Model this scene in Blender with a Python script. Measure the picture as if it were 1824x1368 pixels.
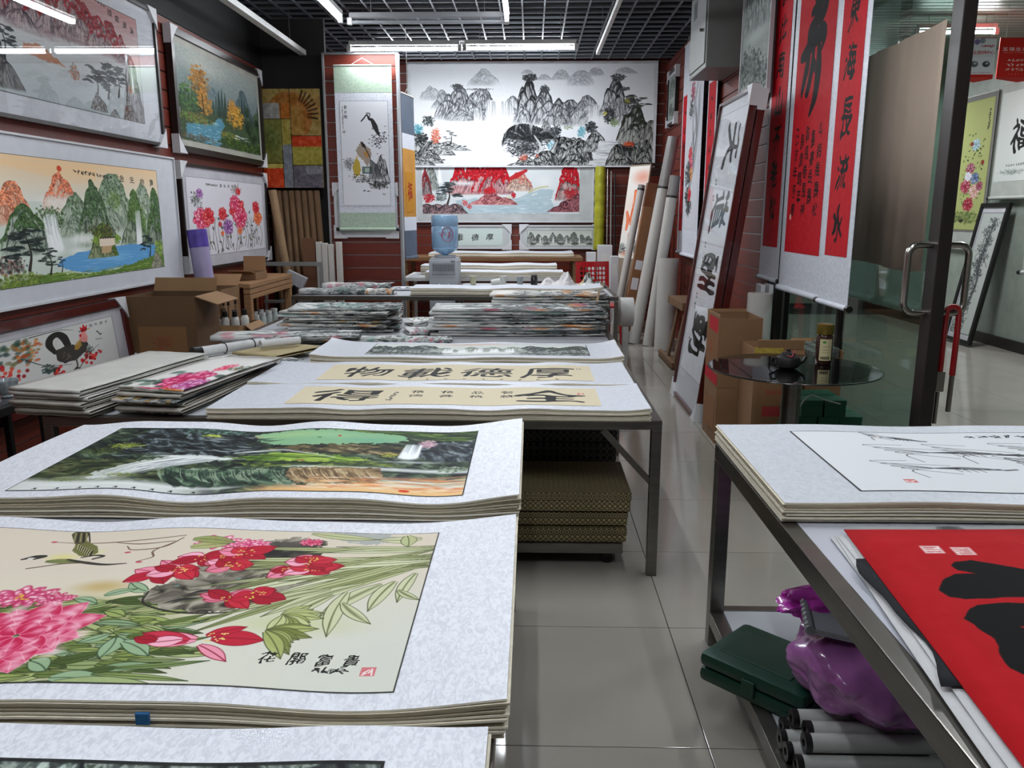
import bpy, bmesh, math, random
import numpy as np
from mathutils import Vector, Matrix, Euler

random.seed(7)
for _o in list(bpy.data.objects):
    bpy.data.objects.remove(_o)
SC = bpy.context.scene
COL = SC.collection

# ------------------------------------------------------------------ camera, world, exposure
cam_d = bpy.data.cameras.new('camera')
cam = bpy.data.objects.new('camera', cam_d)
COL.objects.link(cam)
cam.location = (0.0, 0.0, 1.5)
cam.rotation_euler = (math.radians(90 - 11.95), 0.0, math.radians(1.37))
cam_d.sensor_fit = 'HORIZONTAL'
cam_d.sensor_width = 36.0
cam_d.lens = 1430.0 / 1824.0 * 36.0
cam_d.clip_start = 0.02
cam_d.clip_end = 100
SC.camera = cam

world = bpy.data.worlds.new('world')
SC.world = world
world.use_nodes = True
world.node_tree.nodes['Background'].inputs[0].default_value = (0.80, 0.88, 1.0, 1)
world.node_tree.nodes['Background'].inputs[1].default_value = 0.10

vs = SC.view_settings
vs.view_transform = 'Standard'
vs.look = 'None'
vs.gamma = 1.0
vs.use_curve_mapping = False
vs.exposure = 0.42
try:
    SC.cycles.use_denoising = True
    SC.cycles.max_bounces = 8
    SC.cycles.sample_clamp_indirect = 6.0
except Exception:
    pass
TUBE_W = 9.0          # watts given by one lit ceiling tube
TUBE_COL = (0.90, 0.95, 1.0)
# ------------------------------------------------------------------ helpers: materials, meshes, tagging
def lin(h):
    out = []
    for i in (0, 2, 4):
        c = int(h[i:i + 2], 16) / 255
        out.append(c / 12.92 if c <= .04045 else ((c + .055) / 1.055) ** 2.4)
    return (*out, 1)
_M = {}
def mat(name, col, rough=.5, metal=0.0, var=.12, scale=6.0, bump=0.0, coat=0.0, stretch=(1, 1, 1), alpha=None):
    """procedural principled material: base colour broken up by noise in object space"""
    if name in _M: return _M[name]
    m = bpy.data.materials.new(name); m.use_nodes = True; nt = m.node_tree; p = nt.nodes['Principled BSDF']
    p.inputs['Roughness'].default_value = rough; p.inputs['Metallic'].default_value = metal
    if coat: p.inputs['Coat Weight'].default_value = coat
    c = lin(col)
    tc = nt.nodes.new('ShaderNodeTexCoord'); mp = nt.nodes.new('ShaderNodeMapping'); mp.inputs['Scale'].default_value = stretch
    nt.links.new(tc.outputs['Object'], mp.inputs['Vector'])
    n = nt.nodes.new('ShaderNodeTexNoise'); n.inputs['Scale'].default_value = scale; n.inputs['Detail'].default_value = 4
    nt.links.new(mp.outputs['Vector'], n.inputs['Vector'])
    r = nt.nodes.new('ShaderNodeValToRGB'); r.color_ramp.elements[0].position = .3; r.color_ramp.elements[1].position = .7
    r.color_ramp.elements[0].color = (*[x * (1 - var) for x in c[:3]], 1); r.color_ramp.elements[1].color = (*[min(1, x * (1 + var)) for x in c[:3]], 1)
    nt.links.new(n.outputs['Fac'], r.inputs['Fac']); nt.links.new(r.outputs['Color'], p.inputs['Base Color'])
    if bump:
        b = nt.nodes.new('ShaderNodeBump'); b.inputs['Strength'].default_value = bump; b.inputs['Distance'].default_value = .01
        nt.links.new(n.outputs['Fac'], b.inputs['Height']); nt.links.new(b.outputs['Normal'], p.inputs['Normal'])
    if alpha is not None:
        p.inputs['Alpha'].default_value = alpha
    _M[name] = m
    return m
def glass_mat(name, tint='ffffff', refl=1.0, rough=.02, through=1.0):
    """thin pane: what lies behind seen through a tint, plus a fresnel reflection"""
    if name in _M: return _M[name]
    m = bpy.data.materials.new(name); m.use_nodes = True; nt = m.node_tree; nt.nodes.clear()
    o = nt.nodes.new('ShaderNodeOutputMaterial'); t = nt.nodes.new('ShaderNodeBsdfTransparent'); g = nt.nodes.new('ShaderNodeBsdfGlossy'); x = nt.nodes.new('ShaderNodeMixShader'); f = nt.nodes.new('ShaderNodeLayerWeight'); f.inputs['Blend'].default_value = .5
    t.inputs['Color'].default_value = lin(tint); g.inputs['Roughness'].default_value = rough
    ml = nt.nodes.new('ShaderNodeMath'); ml.operation = 'MULTIPLY'; ml.inputs[1].default_value = refl
    pw = nt.nodes.new('ShaderNodeMath'); pw.operation = 'POWER'; pw.inputs[1].default_value = 4.0; ma = nt.nodes.new('ShaderNodeMath'); ma.operation = 'MULTIPLY_ADD'; ma.inputs[1].default_value = .92; ma.inputs[2].default_value = .045
    nt.links.new(f.outputs['Facing'], pw.inputs[0]); nt.links.new(pw.outputs[0], ma.inputs[0]); nt.links.new(ma.outputs[0], ml.inputs[0]); nt.links.new(ml.outputs[0], x.inputs[0]); nt.links.new(t.outputs[0], x.inputs[1]); nt.links.new(g.outputs[0], x.inputs[2]); nt.links.new(x.outputs[0], o.inputs[0])
    _M[name] = m; return m
def emit_mat(name, col, strength):
    m = bpy.data.materials.new(name); m.use_nodes = True; nt = m.node_tree; nt.nodes.clear()
    o = nt.nodes.new('ShaderNodeOutputMaterial'); e = nt.nodes.new('ShaderNodeEmission'); e.inputs[0].default_value = (*col, 1); e.inputs[1].default_value = strength
    nt.links.new(e.outputs[0], o.inputs[0]); return m
def pic_mat(name, cv, rough=.65):
    m = bpy.data.materials.new(name); m.use_nodes = True; nt = m.node_tree; p = nt.nodes['Principled BSDF']
    p.inputs['Roughness'].default_value = rough; p.inputs['Specular IOR Level'].default_value = .12
    t = nt.nodes.new('ShaderNodeTexImage'); t.image = picture(name, cv); t.extension = 'EXTEND'
    nt.links.new(t.outputs['Color'], p.inputs['Base Color']); return m
def damask_mat(name, a, b, scale=60, stretch=(1, 1.0, 1), rough=.45):
    """mounting silk: woven scroll pattern, slightly shiny figure on a matt ground"""
    m = bpy.data.materials.new(name); m.use_nodes = True; nt = m.node_tree; p = nt.nodes['Principled BSDF']
    tc = nt.nodes.new('ShaderNodeTexCoord'); mp = nt.nodes.new('ShaderNodeMapping'); mp.inputs['Scale'].default_value = stretch
    n = nt.nodes.new('ShaderNodeTexNoise'); n.inputs['Scale'].default_value = scale; n.inputs['Detail'].default_value = 2.0; n.inputs['Distortion'].default_value = 1.2
    r = nt.nodes.new('ShaderNodeValToRGB'); r.color_ramp.elements[0].position = .36; r.color_ramp.elements[1].position = .60
    r.color_ramp.elements[0].color = lin(a); r.color_ramp.elements[1].color = lin(b)
    nt.links.new(tc.outputs['Object'], mp.inputs['Vector']); nt.links.new(mp.outputs['Vector'], n.inputs['Vector']); nt.links.new(n.outputs['Fac'], r.inputs['Fac']); nt.links.new(r.outputs['Color'], p.inputs['Base Color'])
    p.inputs['Roughness'].default_value = rough; p.inputs['Specular IOR Level'].default_value = .3
    _M[name] = m; return m
def brocade_mat(name, ground, fig, scale=28):
    """gift-box brocade: ring medallions on a dark ground"""
    m = bpy.data.materials.new(name); m.use_nodes = True; nt = m.node_tree; p = nt.nodes['Principled BSDF']
    tc = nt.nodes.new('ShaderNodeTexCoord'); v = nt.nodes.new('ShaderNodeTexVoronoi'); v.inputs['Scale'].default_value = scale; v.inputs['Randomness'].default_value = .05
    w = nt.nodes.new('ShaderNodeMath'); w.operation = 'SINE'; ml = nt.nodes.new('ShaderNodeMath'); ml.operation = 'MULTIPLY'; ml.inputs[1].default_value = 22
    r = nt.nodes.new('ShaderNodeValToRGB'); r.color_ramp.elements[0].position = .35; r.color_ramp.elements[1].position = .65
    r.color_ramp.elements[0].color = lin(ground); r.color_ramp.elements[1].color = lin(fig)
    nt.links.new(tc.outputs['Object'], v.inputs['Vector']); nt.links.new(v.outputs['Distance'], ml.inputs[0]); nt.links.new(ml.outputs[0], w.inputs[0]); nt.links.new(w.outputs[0], r.inputs['Fac']); nt.links.new(r.outputs['Color'], p.inputs['Base Color'])
    p.inputs['Roughness'].default_value = .6; _M[name] = m; return m

class MB:
    """collects shapes into one mesh"""
    def __init__(s): s.v = []; s.f = []; s.uv = {}; s.sm = False; s.mi = []; s.cur = 0
    def add(s, vs, fs, M=None):
        o = len(s.v)
        for v in vs:
            v = Vector(v); s.v.append(tuple(M @ v if M is not None else v))
        for f in fs: s.f.append(tuple(i + o for i in f)); s.mi.append(s.cur)
        return s
    def box(s, x0, x1, y0, y1, z0, z1, M=None):
        return s.add([(x0, y0, z0), (x1, y0, z0), (x1, y1, z0), (x0, y1, z0), (x0, y0, z1), (x1, y0, z1), (x1, y1, z1), (x0, y1, z1)],
                     [(0, 3, 2, 1), (4, 5, 6, 7), (0, 1, 5, 4), (1, 2, 6, 5), (2, 3, 7, 6), (3, 0, 4, 7)], M)
    def bbox(s, x0, x1, y0, y1, z0, z1, b=.004, M=None):
        """box with bevelled edges (12 chamfers)"""
        bm = bmesh.new(); bmesh.ops.create_cube(bm, size=1)
        for v in bm.verts: v.co = ((x0 + x1) / 2 + v.co.x * (x1 - x0), (y0 + y1) / 2 + v.co.y * (y1 - y0), (z0 + z1) / 2 + v.co.z * (z1 - z0))
        bmesh.ops.bevel(bm, geom=bm.edges[:], offset=b, segments=2, profile=.6, affect='EDGES')
        bm.verts.index_update(); s.add([v.co[:] for v in bm.verts], [[v.index for v in f.verts] for f in bm.faces], M); bm.free(); return s
    def tube(s, p0, p1, r, n=14, r1=None, caps=True, M=None):
        p0, p1 = Vector(p0), Vector(p1); d = (p1 - p0).normalized(); a = d.orthogonal().normalized(); b = d.cross(a); r1 = r if r1 is None else r1
        vs = []; fs = []
        for q, rr in ((p0, r), (p1, r1)):
            for i in range(n): t = 2 * math.pi * i / n; vs.append(q + a * math.cos(t) * rr + b * math.sin(t) * rr)
        for i in range(n): j = (i + 1) % n; fs.append((i, j, n + j, n + i))
        if caps: fs.append(tuple(range(n))[::-1]); fs.append(tuple(range(n, 2 * n)))
        return s.add(vs, fs, M)
    def pipe(s, p0, p1, r, ri, n=18):
        """hollow roll: outer and inner wall with ring ends"""
        p0, p1 = Vector(p0), Vector(p1); d = (p1 - p0).normalized(); a = d.orthogonal().normalized(); b = d.cross(a); vs = []; fs = []
        for q in (p0, p1):
            for rr in (r, ri):
                for i in range(n): t = 2 * math.pi * i / n; vs.append(q + a * math.cos(t) * rr + b * math.sin(t) * rr)
        for i in range(n):
            j = (i + 1) % n
            fs += [(i, j, 2 * n + j, 2 * n + i), (n + j, n + i, 3 * n + i, 3 * n + j), (j, i, n + i, n + j), (2 * n + i, 2 * n + j, 3 * n + j, 3 * n + i)]
        return s.add(vs, fs)
    def path(s, pts, r, n=8, closed=False):
        pts = [Vector(p) for p in pts]; N = len(pts); vs = []; fs = []; up = None
        for i, p in enumerate(pts):
            d = (pts[(i + 1) % N] - pts[i - 1]) if closed or 0 < i < N - 1 else (pts[min(i + 1, N - 1)] - pts[max(i - 1, 0)])
            d.normalize()
            if up is None: up = d.orthogonal().normalized()
            up = (up - d * up.dot(d)).normalized(); b = d.cross(up); rr = r[i] if hasattr(r, '__len__') else r
            for k in range(n): t = 2 * math.pi * k / n; vs.append(p + up * math.cos(t) * rr + b * math.sin(t) * rr)
        for i in range(N if closed else N - 1):
            for k in range(n): k2 = (k + 1) % n; j = (i + 1) % N; fs.append((i * n + k, i * n + k2, j * n + k2, j * n + k))
        if not closed: fs.append(tuple(range(n))[::-1]); fs.append(tuple((N - 1) * n + k for k in range(n)))
        return s.add(vs, fs)
    def lathe(s, prof, c=(0, 0, 0), n=24, M=None):
        """prof = [(r, z)] bottom to top; rotated about the vertical through c"""
        vs = []; fs = []
        for r, z in prof:
            for i in range(n): t = 2 * math.pi * i / n; vs.append((c[0] + r * math.cos(t), c[1] + r * math.sin(t), c[2] + z))
        for k in range(len(prof) - 1):
            for i in range(n): j = (i + 1) % n; fs.append((k * n + i, k * n + j, (k + 1) * n + j, (k + 1) * n + i))
        fs.append(tuple(range(n))[::-1]); fs.append(tuple((len(prof) - 1) * n + i for i in range(n)))
        return s.add(vs, fs, M)
    def prism(s, poly, t, M=None):
        """polygon in the local xy plane, thickness t along z"""
        n = len(poly); vs = [(x, y, 0) for x, y in poly] + [(x, y, t) for x, y in poly]
        return s.add(vs, [tuple(range(n))[::-1], tuple(range(n, 2 * n))] + [(i, (i + 1) % n, n + (i + 1) % n, n + i) for i in range(n)], M)
    def quad(s, a, b, c, d, uv=True):
        o = len(s.v); s.add([a, b, c, d], [(0, 1, 2, 3)])
        if uv: s.uv[len(s.f) - 1] = [(0, 0), (1, 0), (1, 1), (0, 1)]
        return s
    def build(s, name, m, parent=None, smooth=False, loc=None):
        me = bpy.data.meshes.new(name); me.from_pydata(s.v, [], s.f)
        for mm in (m if isinstance(m, (list, tuple)) else [m]): me.materials.append(mm)
        if len(set(s.mi)) > 1: me.polygons.foreach_set('material_index', s.mi)
        if s.uv:
            L = me.uv_layers.new(name='UVMap'); 
            for fi, u in s.uv.items():
                p = me.polygons[fi]
                for k, li in enumerate(p.loop_indices): L.data[li].uv = u[k]
        if smooth:
            me.polygons.foreach_set('use_smooth', [True] * len(me.polygons))
            try: me.set_sharp_from_angle(angle=math.radians(40))
            except Exception: pass
        me.validate(); me.update()
        o = bpy.data.objects.new(name, me); COL.objects.link(o)
        if parent is not None: o.parent = parent
        if loc is not None: o.location = loc
        return o
ORD = ['first', 'second', 'third', 'fourth', 'fifth', 'sixth', 'seventh', 'eighth', 'ninth', 'tenth', 'eleventh', 'twelfth', 'thirteenth', 'fourteenth']
def tag(o, label, cat, group=None, kind=None):
    if label: o['label'] = label
    if cat: o['category'] = cat
    if group: o['group'] = group
    if kind: o['kind'] = kind
    return o
def struct(o):
    o['kind'] = 'structure'; return o
def thing(name, label, cat, loc=(0, 0, 0), rz=0, group=None):
    o = bpy.data.objects.new(name, None); o.empty_display_size = .05; COL.objects.link(o); o.location = loc; o.rotation_euler = (0, 0, rz)
    return tag(o, label, cat, group)
def copy_tree(o, parent=None):
    c = o.copy(); COL.objects.link(c)
    if parent is not None: c.parent = parent
    for ch in [k for k in o.children]: copy_tree(ch, c)
    return c
def frame_matrix(origin, right, up):
    """local x = right, y = up, z = out of the picture"""
    r = Vector(right).normalized(); u = Vector(up); u = (u - r * u.dot(r)).normalized(); n = r.cross(u)
    M = Matrix((r, u, n)).transposed().to_4x4(); M.translation = Vector(origin); return M
def place(o, M):
    o.matrix_world = M; return o
# ------------------------------------------------------------------ brush-and-ink painter (numpy canvas -> generated picture)
_RT = np.random.RandomState(3).rand(256, 256).astype(np.float32)
def vnoise(x, y, s=0):
    x = np.asarray(x, np.float32) + s * 17.31; y = np.asarray(y, np.float32) + s * 9.77
    xi = np.floor(x).astype(np.int32); yi = np.floor(y).astype(np.int32)
    fx = x - xi; fy = y - yi
    fx = fx * fx * (3 - 2 * fx); fy = fy * fy * (3 - 2 * fy)
    x0 = xi & 255; x1 = (xi + 1) & 255; y0 = yi & 255; y1 = (yi + 1) & 255
    return (_RT[y0, x0] * (1 - fx) + _RT[y0, x1] * fx) * (1 - fy) + (_RT[y1, x0] * (1 - fx) + _RT[y1, x1] * fx) * fy
def fbm(x, y, s=0, o=4):
    t = 0; a = .5; n = 0
    for k in range(o):
        t = t + a * vnoise(x * 2 ** k, y * 2 ** k, s + k * 3); n += a; a *= .5
    return t / n
def sstep(a, b, x):
    t = np.clip((x - a) / (b - a), 0, 1); return t * t * (3 - 2 * t)
def C(h):
    return np.array([int(h[i:i + 2], 16) / 255 for i in (0, 2, 4)], np.float32)
def catmull(p, n=6):
    p = np.asarray(p, np.float32)
    if len(p) < 3: return np.stack([np.interp(np.linspace(0, len(p) - 1, n + 1), range(len(p)), p[:, k]) for k in range(p.shape[1])], 1)
    q = np.vstack([2 * p[0] - p[1], p, 2 * p[-1] - p[-2]]); out = []
    for i in range(1, len(q) - 2):
        for t in np.linspace(0, 1, n, endpoint=False):
            a, b, c, d = q[i - 1], q[i], q[i + 1], q[i + 2]
            out.append(.5 * (2 * b + (c - a) * t + (2 * a - 5 * b + 4 * c - d) * t * t + (3 * b - 3 * c + d - a) * t ** 3))
    out.append(q[-2]); return np.array(out, np.float32)
_GL = {}
def glyph(ch, n=144):
    if ch in _GL: return _GL[ch]
    cu = bpy.data.curves.new('g', 'FONT'); cu.body = ch; cu.resolution_u = 3; cu.fill_mode = 'FRONT'
    ob = bpy.data.objects.new('g', cu); COL.objects.link(ob); bpy.context.view_layer.update()
    me = bpy.data.meshes.new_from_object(ob.evaluated_get(bpy.context.evaluated_depsgraph_get()))
    V = np.array([v.co[:2] for v in me.vertices], np.float32).reshape(-1, 2)
    me.calc_loop_triangles(); T = [tuple(t.vertices) for t in me.loop_triangles]
    bpy.data.objects.remove(ob); bpy.data.curves.remove(cu); bpy.data.meshes.remove(me)
    m = np.zeros((n, n), np.float32)
    if len(V):
        lo = V.min(0); hi = V.max(0)
        s = (n * .80) / max(hi[1] - lo[1], hi[0] - lo[0], .5)
        P = (V - (lo + hi) / 2) * s; P[:, 1] *= -1; P += n / 2
        for t in T:
            a, b, c = P[t[0]], P[t[1]], P[t[2]]
            x0 = max(int(min(a[0], b[0], c[0])) - 1, 0); x1 = min(int(max(a[0], b[0], c[0])) + 2, n)
            y0 = max(int(min(a[1], b[1], c[1])) - 1, 0); y1 = min(int(max(a[1], b[1], c[1])) + 2, n)
            if x1 <= x0 or y1 <= y0: continue
            X, Y = np.meshgrid(np.arange(x0, x1) + .5, np.arange(y0, y1) + .5)
            def e(p, q): return (q[0] - p[0]) * (Y - p[1]) - (q[1] - p[1]) * (X - p[0])
            d1, d2, d3 = e(a, b), e(b, c), e(c, a)
            ins = ((d1 >= 0) & (d2 >= 0) & (d3 >= 0)) | ((d1 <= 0) & (d2 <= 0) & (d3 <= 0))
            m[y0:y1, x0:x1] = np.maximum(m[y0:y1, x0:x1], ins)
    _GL[ch] = m
    return m
def blur(m, r):
    r = int(r)
    if r < 1: return m
    for ax in (0, 1):
        for _ in range(2):
            p = np.pad(m, [(r + 1, r) if k == ax else (0, 0) for k in (0, 1)], mode='edge')
            c = np.cumsum(p, axis=ax)
            n = m.shape[ax]
            m = (np.take(c, range(2 * r + 1, 2 * r + 1 + n), ax) - np.take(c, range(0, n), ax)) / (2 * r + 1)
    return m

class Cv:
    def __init__(s, w, h, col):
        s.w, s.h = w, h
        s.a = np.empty((h, w, 3), np.float32); s.a[:] = C(col) if isinstance(col, str) else col
        s.X, s.Y = np.meshgrid((np.arange(w, dtype=np.float32) + .5) / w, (np.arange(h, dtype=np.float32) + .5) / h)
        s.asp = w / h; s.r = random.Random(w * 7 + h)
    def mix(s, m, col, b=None):
        col = C(col) if isinstance(col, str) else np.asarray(col, np.float32)
        if b is None: b = (0, s.h, 0, s.w)
        v = s.a[b[0]:b[1], b[2]:b[3]]
        v += (col - v) * np.clip(m, 0, 1)[..., None]
    def box(s, u0, u1, v0, v1, pad=2):
        y0 = int(max(v0 * s.h - pad, 0)); y1 = int(min(v1 * s.h + pad + 1, s.h)); x0 = int(max(u0 * s.w - pad, 0)); x1 = int(min(u1 * s.w + pad + 1, s.w))
        return (y0, y1, x0, x1) if y1 > y0 and x1 > x0 else None
    def grad(s, top, bot, v0=0, v1=1, a=1, u0=0, u1=1):
        b = s.box(u0, u1, v0, v1, 0); t = np.clip((s.Y[b[0]:b[1], b[2]:b[3]] - v0) / (v1 - v0), 0, 1)[..., None]
        c = C(top) * (1 - t) + C(bot) * t
        v = s.a[b[0]:b[1], b[2]:b[3]]; v += (c - v) * a
    def dab(s, u, v, ru, rv, col, a=1, ang=0, soft=.35):
        """ellipse, radii as a fraction of the height"""
        R = max(ru, rv)
        b = s.box(u - R / s.asp, u + R / s.asp, v - R, v + R)
        if b is None: return
        x = (s.X[b[0]:b[1], b[2]:b[3]] - u) * s.asp; y = s.Y[b[0]:b[1], b[2]:b[3]] - v
        c, n = math.cos(ang), math.sin(ang)
        d = np.sqrt(((x * c + y * n) / ru) ** 2 + ((-x * n + y * c) / rv) ** 2)
        s.mix(a * (1 - sstep(1 - soft, 1.0001, d)), col, b)
    def cloud(s, u, v, ru, rv, col, a=.6):
        s.dab(u, v, ru, rv, col, a, 0, 1.0)
    def bush(s, u, v, ru, rv, cols, n=60, r=.012, a=.8, flat=1.0, soft=.4):
        if n > 24: s.dab(u, v, ru * .85, rv * .85, np.mean([C(k) for k in cols], 0) * .8, a * .55, 0, .9)
        for _ in range(int(n * 2.3)):
            t = s.r.random() * 6.283; q = math.sqrt(s.r.random()) * s.r.uniform(.7, 1.12)
            rr = r * s.r.uniform(.25, .95)
            s.dab(u + math.cos(t) * q * ru / s.asp, v + math.sin(t) * q * rv, rr, rr * flat * s.r.uniform(.6, 1), s.r.choice(cols), a * s.r.uniform(.5, 1), s.r.uniform(-.6, .6), soft)
    def stroke(s, pts, w, col, a=1, dry=0, n=5, soft=None):
        p = catmull(pts, n); w = np.interp(np.linspace(0, 1, len(p)), np.linspace(0, 1, len(w)), w) if hasattr(w, '__len__') else np.full(len(p), w)
        W = float(w.max())
        b = s.box(p[:, 0].min() - W / s.asp, p[:, 0].max() + W / s.asp, p[:, 1].min() - W, p[:, 1].max() + W)
        if b is None: return
        m = np.zeros((b[1] - b[0], b[3] - b[2]), np.float32)
        px = 1.0 / s.h; sf = soft if soft else px
        for i in range(len(p) - 1):
            q = s.box(min(p[i, 0], p[i + 1, 0]) - W / s.asp, max(p[i, 0], p[i + 1, 0]) + W / s.asp, min(p[i, 1], p[i + 1, 1]) - W, max(p[i, 1], p[i + 1, 1]) + W)
            if q is None: continue
            x = (s.X[q[0]:q[1], q[2]:q[3]] - p[i, 0]) * s.asp; y = s.Y[q[0]:q[1], q[2]:q[3]] - p[i, 1]
            dx = (p[i + 1, 0] - p[i, 0]) * s.asp; dy = p[i + 1, 1] - p[i, 1]; L = dx * dx + dy * dy + 1e-12
            t = np.clip((x * dx + y * dy) / L, 0, 1)
            d = np.sqrt((x - t * dx) ** 2 + (y - t * dy) ** 2) - (w[i] * (1 - t) + w[i + 1] * t)
            sub = m[q[0] - b[0]:q[1] - b[0], q[2] - b[2]:q[3] - b[2]]
            np.maximum(sub, np.clip(.5 - d / sf, 0, 1), out=sub)
        if dry:
            z = vnoise(s.X[b[0]:b[1], b[2]:b[3]] * s.w / 2.5, s.Y[b[0]:b[1], b[2]:b[3]] * s.h / 2.5, 5)
            m = m * sstep(dry - .2, dry + .2, z + .25)
        s.mix(m * a, col, b)
    def poly(s, pts, col, a=1, jit=0):
        P = np.asarray(pts, np.float32)
        b = s.box(P[:, 0].min(), P[:, 0].max(), P[:, 1].min(), P[:, 1].max(), 2)
        if b is None: return
        acc = 0
        X0 = s.X[b[0]:b[1], b[2]:b[3]]; Y0 = s.Y[b[0]:b[1], b[2]:b[3]]
        if jit:
            X0 = X0 + (vnoise(X0 * s.w / 9, Y0 * s.h / 9, 2) - .5) * jit / s.asp; Y0 = Y0 + (vnoise(X0 * s.w / 9, Y0 * s.h / 9, 6) - .5) * jit
        for ox, oy in ((-.25, -.25), (.25, .25), (-.25, .25), (.25, -.25)):
            X = X0 + ox / s.w; Y = Y0 + oy / s.h; ins = np.zeros(X.shape, bool)
            for i in range(len(P)):
                x1, y1 = P[i - 1]; x2, y2 = P[i]
                if y1 == y2: continue
                ins ^= ((Y < y1) != (Y < y2)) & (X < (x2 - x1) * (Y - y1) / (y2 - y1) + x1)
            acc = acc + ins * .25
        s.mix(acc.astype(np.float32) * a, col, b)
        return b, acc
    def lobe(s, u, top, hw, base, lite, dark, R, cap=None, capt=.1, a=1, mist=.3, ink=.9, freq=7, p=1.8):
        b = s.box(u - hw, u + hw, top, base, 1)
        if b is None: return
        X = s.X[b[0]:b[1], b[2]:b[3]]; Y = s.Y[b[0]:b[1], b[2]:b[3]]; H = base - top; sd = R.randint(0, 90)
        wob = (fbm(X * s.asp * 10, Y * 10, sd, 3) - .5)
        k = np.abs(X - u) / hw + wob * .25
        d = (Y - top) / H - np.maximum(k, 0) ** p * .95 - wob * .10
        m = sstep(0, 1.6 / s.h / H, d) * (1 - sstep(1 - mist, 1, (Y - top) / H))
        q = (X - u) / hw / (.35 + .8 * np.clip((Y - top) / H, 0, 1)) * freq + wob * 1.3
        n1 = vnoise(q, (Y - top) / H * 2.2, sd + 3); n2 = vnoise(q * 2.4 + 7, (Y - top) / H * 4, sd + 5)
        fade = 1 - .55 * np.clip((Y - top) / H, 0, 1)
        line = np.maximum(sstep(.62, .97, 1 - np.abs(n1 * 2 - 1)), .8 * sstep(.70, .98, 1 - np.abs(n2 * 2 - 1))) * fade
        edge = (1 - sstep(0, 3.5 / s.h / H, d)) * .9 + (1 - sstep(0, .16, d)) * .35
        side = np.clip((X - u) / hw, 0, 1) * .30
        t = np.clip(line * ink + edge * ink + side * ink + .18 * fbm(X * s.asp * 30, Y * 30, sd, 2) - .06, 0, 1)[..., None]
        col = C(lite) * (1 - t) + C(dark) * t
        if cap is not None:
            n = fbm(X * s.asp * 26, Y * 26, sd + 11, 3)
            c = sstep(-.02, .05, capt / H * (.2 + 1.6 * n) - d * 1.0)[..., None]
            col = col * (1 - c) + np.clip(C(cap) * (.45 + 1.1 * fbm(X * s.asp * 70, Y * 70, sd + 13, 2)[..., None]), 0, 1) * c
        v = s.a[b[0]:b[1], b[2]:b[3]]; v += (col - v) * (m * a)[..., None]
    def mountain(s, u, top, hw, base, lite, dark, seed=1, cap=None, capt=.12, p=1.0, a=1, freq=9, rough=.10, lean=0, mist=.45, ink=.9, n=None):
        """a rock mass of overlapping folds: peak at (u, top), half width hw (of the width), dissolving into mist at base"""
        R = random.Random(seed * 31 + 5); H = base - top
        n = n or (9 if hw * s.w > 50 else 5)
        L = [(0.0, 0.0, .42)]
        for i in range(n):
            t = .06 + .62 * (i + R.random() * .7) / n
            L.append((R.uniform(-1, 1) * (.25 + .75 * t ** max(p, .4)), t, R.uniform(.22, .38)))
        L.sort(key=lambda q: q[1])
        for x, t, w in L:
            s.lobe(u + x * hw * .8, top + t * H, w * hw * 1.75, min(base, top + t * H + H * R.uniform(.55, .8)) if t > .3 else base, lite, dark, R, cap if t < .45 else None, capt * H * 1.3 * (1 - t), a, mist, ink, freq * .8, R.uniform(1.3, 2.4))
    def tex(s, pts, cols, fx=20, fy=20, ang=0, a=1, seed=1, jit=.03, warp=1.5, soft=0):
        """painterly patch: polygon filled with a streaky palette"""
        P = np.asarray(pts, np.float32)
        b = s.box(P[:, 0].min() - .03, P[:, 0].max() + .03, P[:, 1].min() - .03, P[:, 1].max() + .03, 2)
        if b is None: return
        tmp = s.a; s.a = np.zeros((s.h, s.w, 3), np.float32); s.poly(pts, (1, 1, 1), 1, jit); m = s.a[b[0]:b[1], b[2]:b[3], 0]; s.a = tmp
        if soft: m = blur(m, soft * s.h)
        X = s.X[b[0]:b[1], b[2]:b[3]] * s.asp; Y = s.Y[b[0]:b[1], b[2]:b[3]]
        c, n = math.cos(ang), math.sin(ang); x = (X * c + Y * n) * fx; y = (-X * n + Y * c) * fy
        w = fbm(X * 8, Y * 8, seed + 9, 3) - .5
        f = fbm(x + w * warp * 2, y + w * warp * 2, seed, 4)
        f = np.clip((f - .24) / .52, 0, .999) * (len(cols) - 1)
        pal = np.stack([C(q) for q in cols]); i = f.astype(int); t = (f - i)[..., None]
        v = s.a[b[0]:b[1], b[2]:b[3]]; v += (pal[i] * (1 - t) + pal[np.minimum(i + 1, len(cols) - 1)] * t - v) * (m * a)[..., None]
    def fall(s, u, v0, v1, w, col='f4f6f6', line='8a9494', n=7, drift=.0):
        for i in range(n * 2):
            x = u + s.r.uniform(-w, w)
            s.stroke([(x, v0 + s.r.uniform(-.01, .02)), (x + drift * .3 + s.r.uniform(-.002, .002), (v0 + v1) / 2), (x + drift, v1 - s.r.uniform(0, .15) * (v1 - v0))], [w * s.asp * .10, w * s.asp * .22, w * s.asp * .30], col, .5, soft=w * s.asp * .3)
        for i in range(n):
            x = u + s.r.uniform(-w, w)
            s.stroke([(x, v0), (x + drift * .4 + s.r.uniform(-.004, .004), (v0 + v1) / 2), (x + drift, v1 - s.r.uniform(.1, .6) * (v1 - v0))], [.003, .0015, 0], line, .5)
        s.cloud(u + drift, v1, w * s.asp * 2.2, .06, 'f0f3f3', .8)
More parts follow.
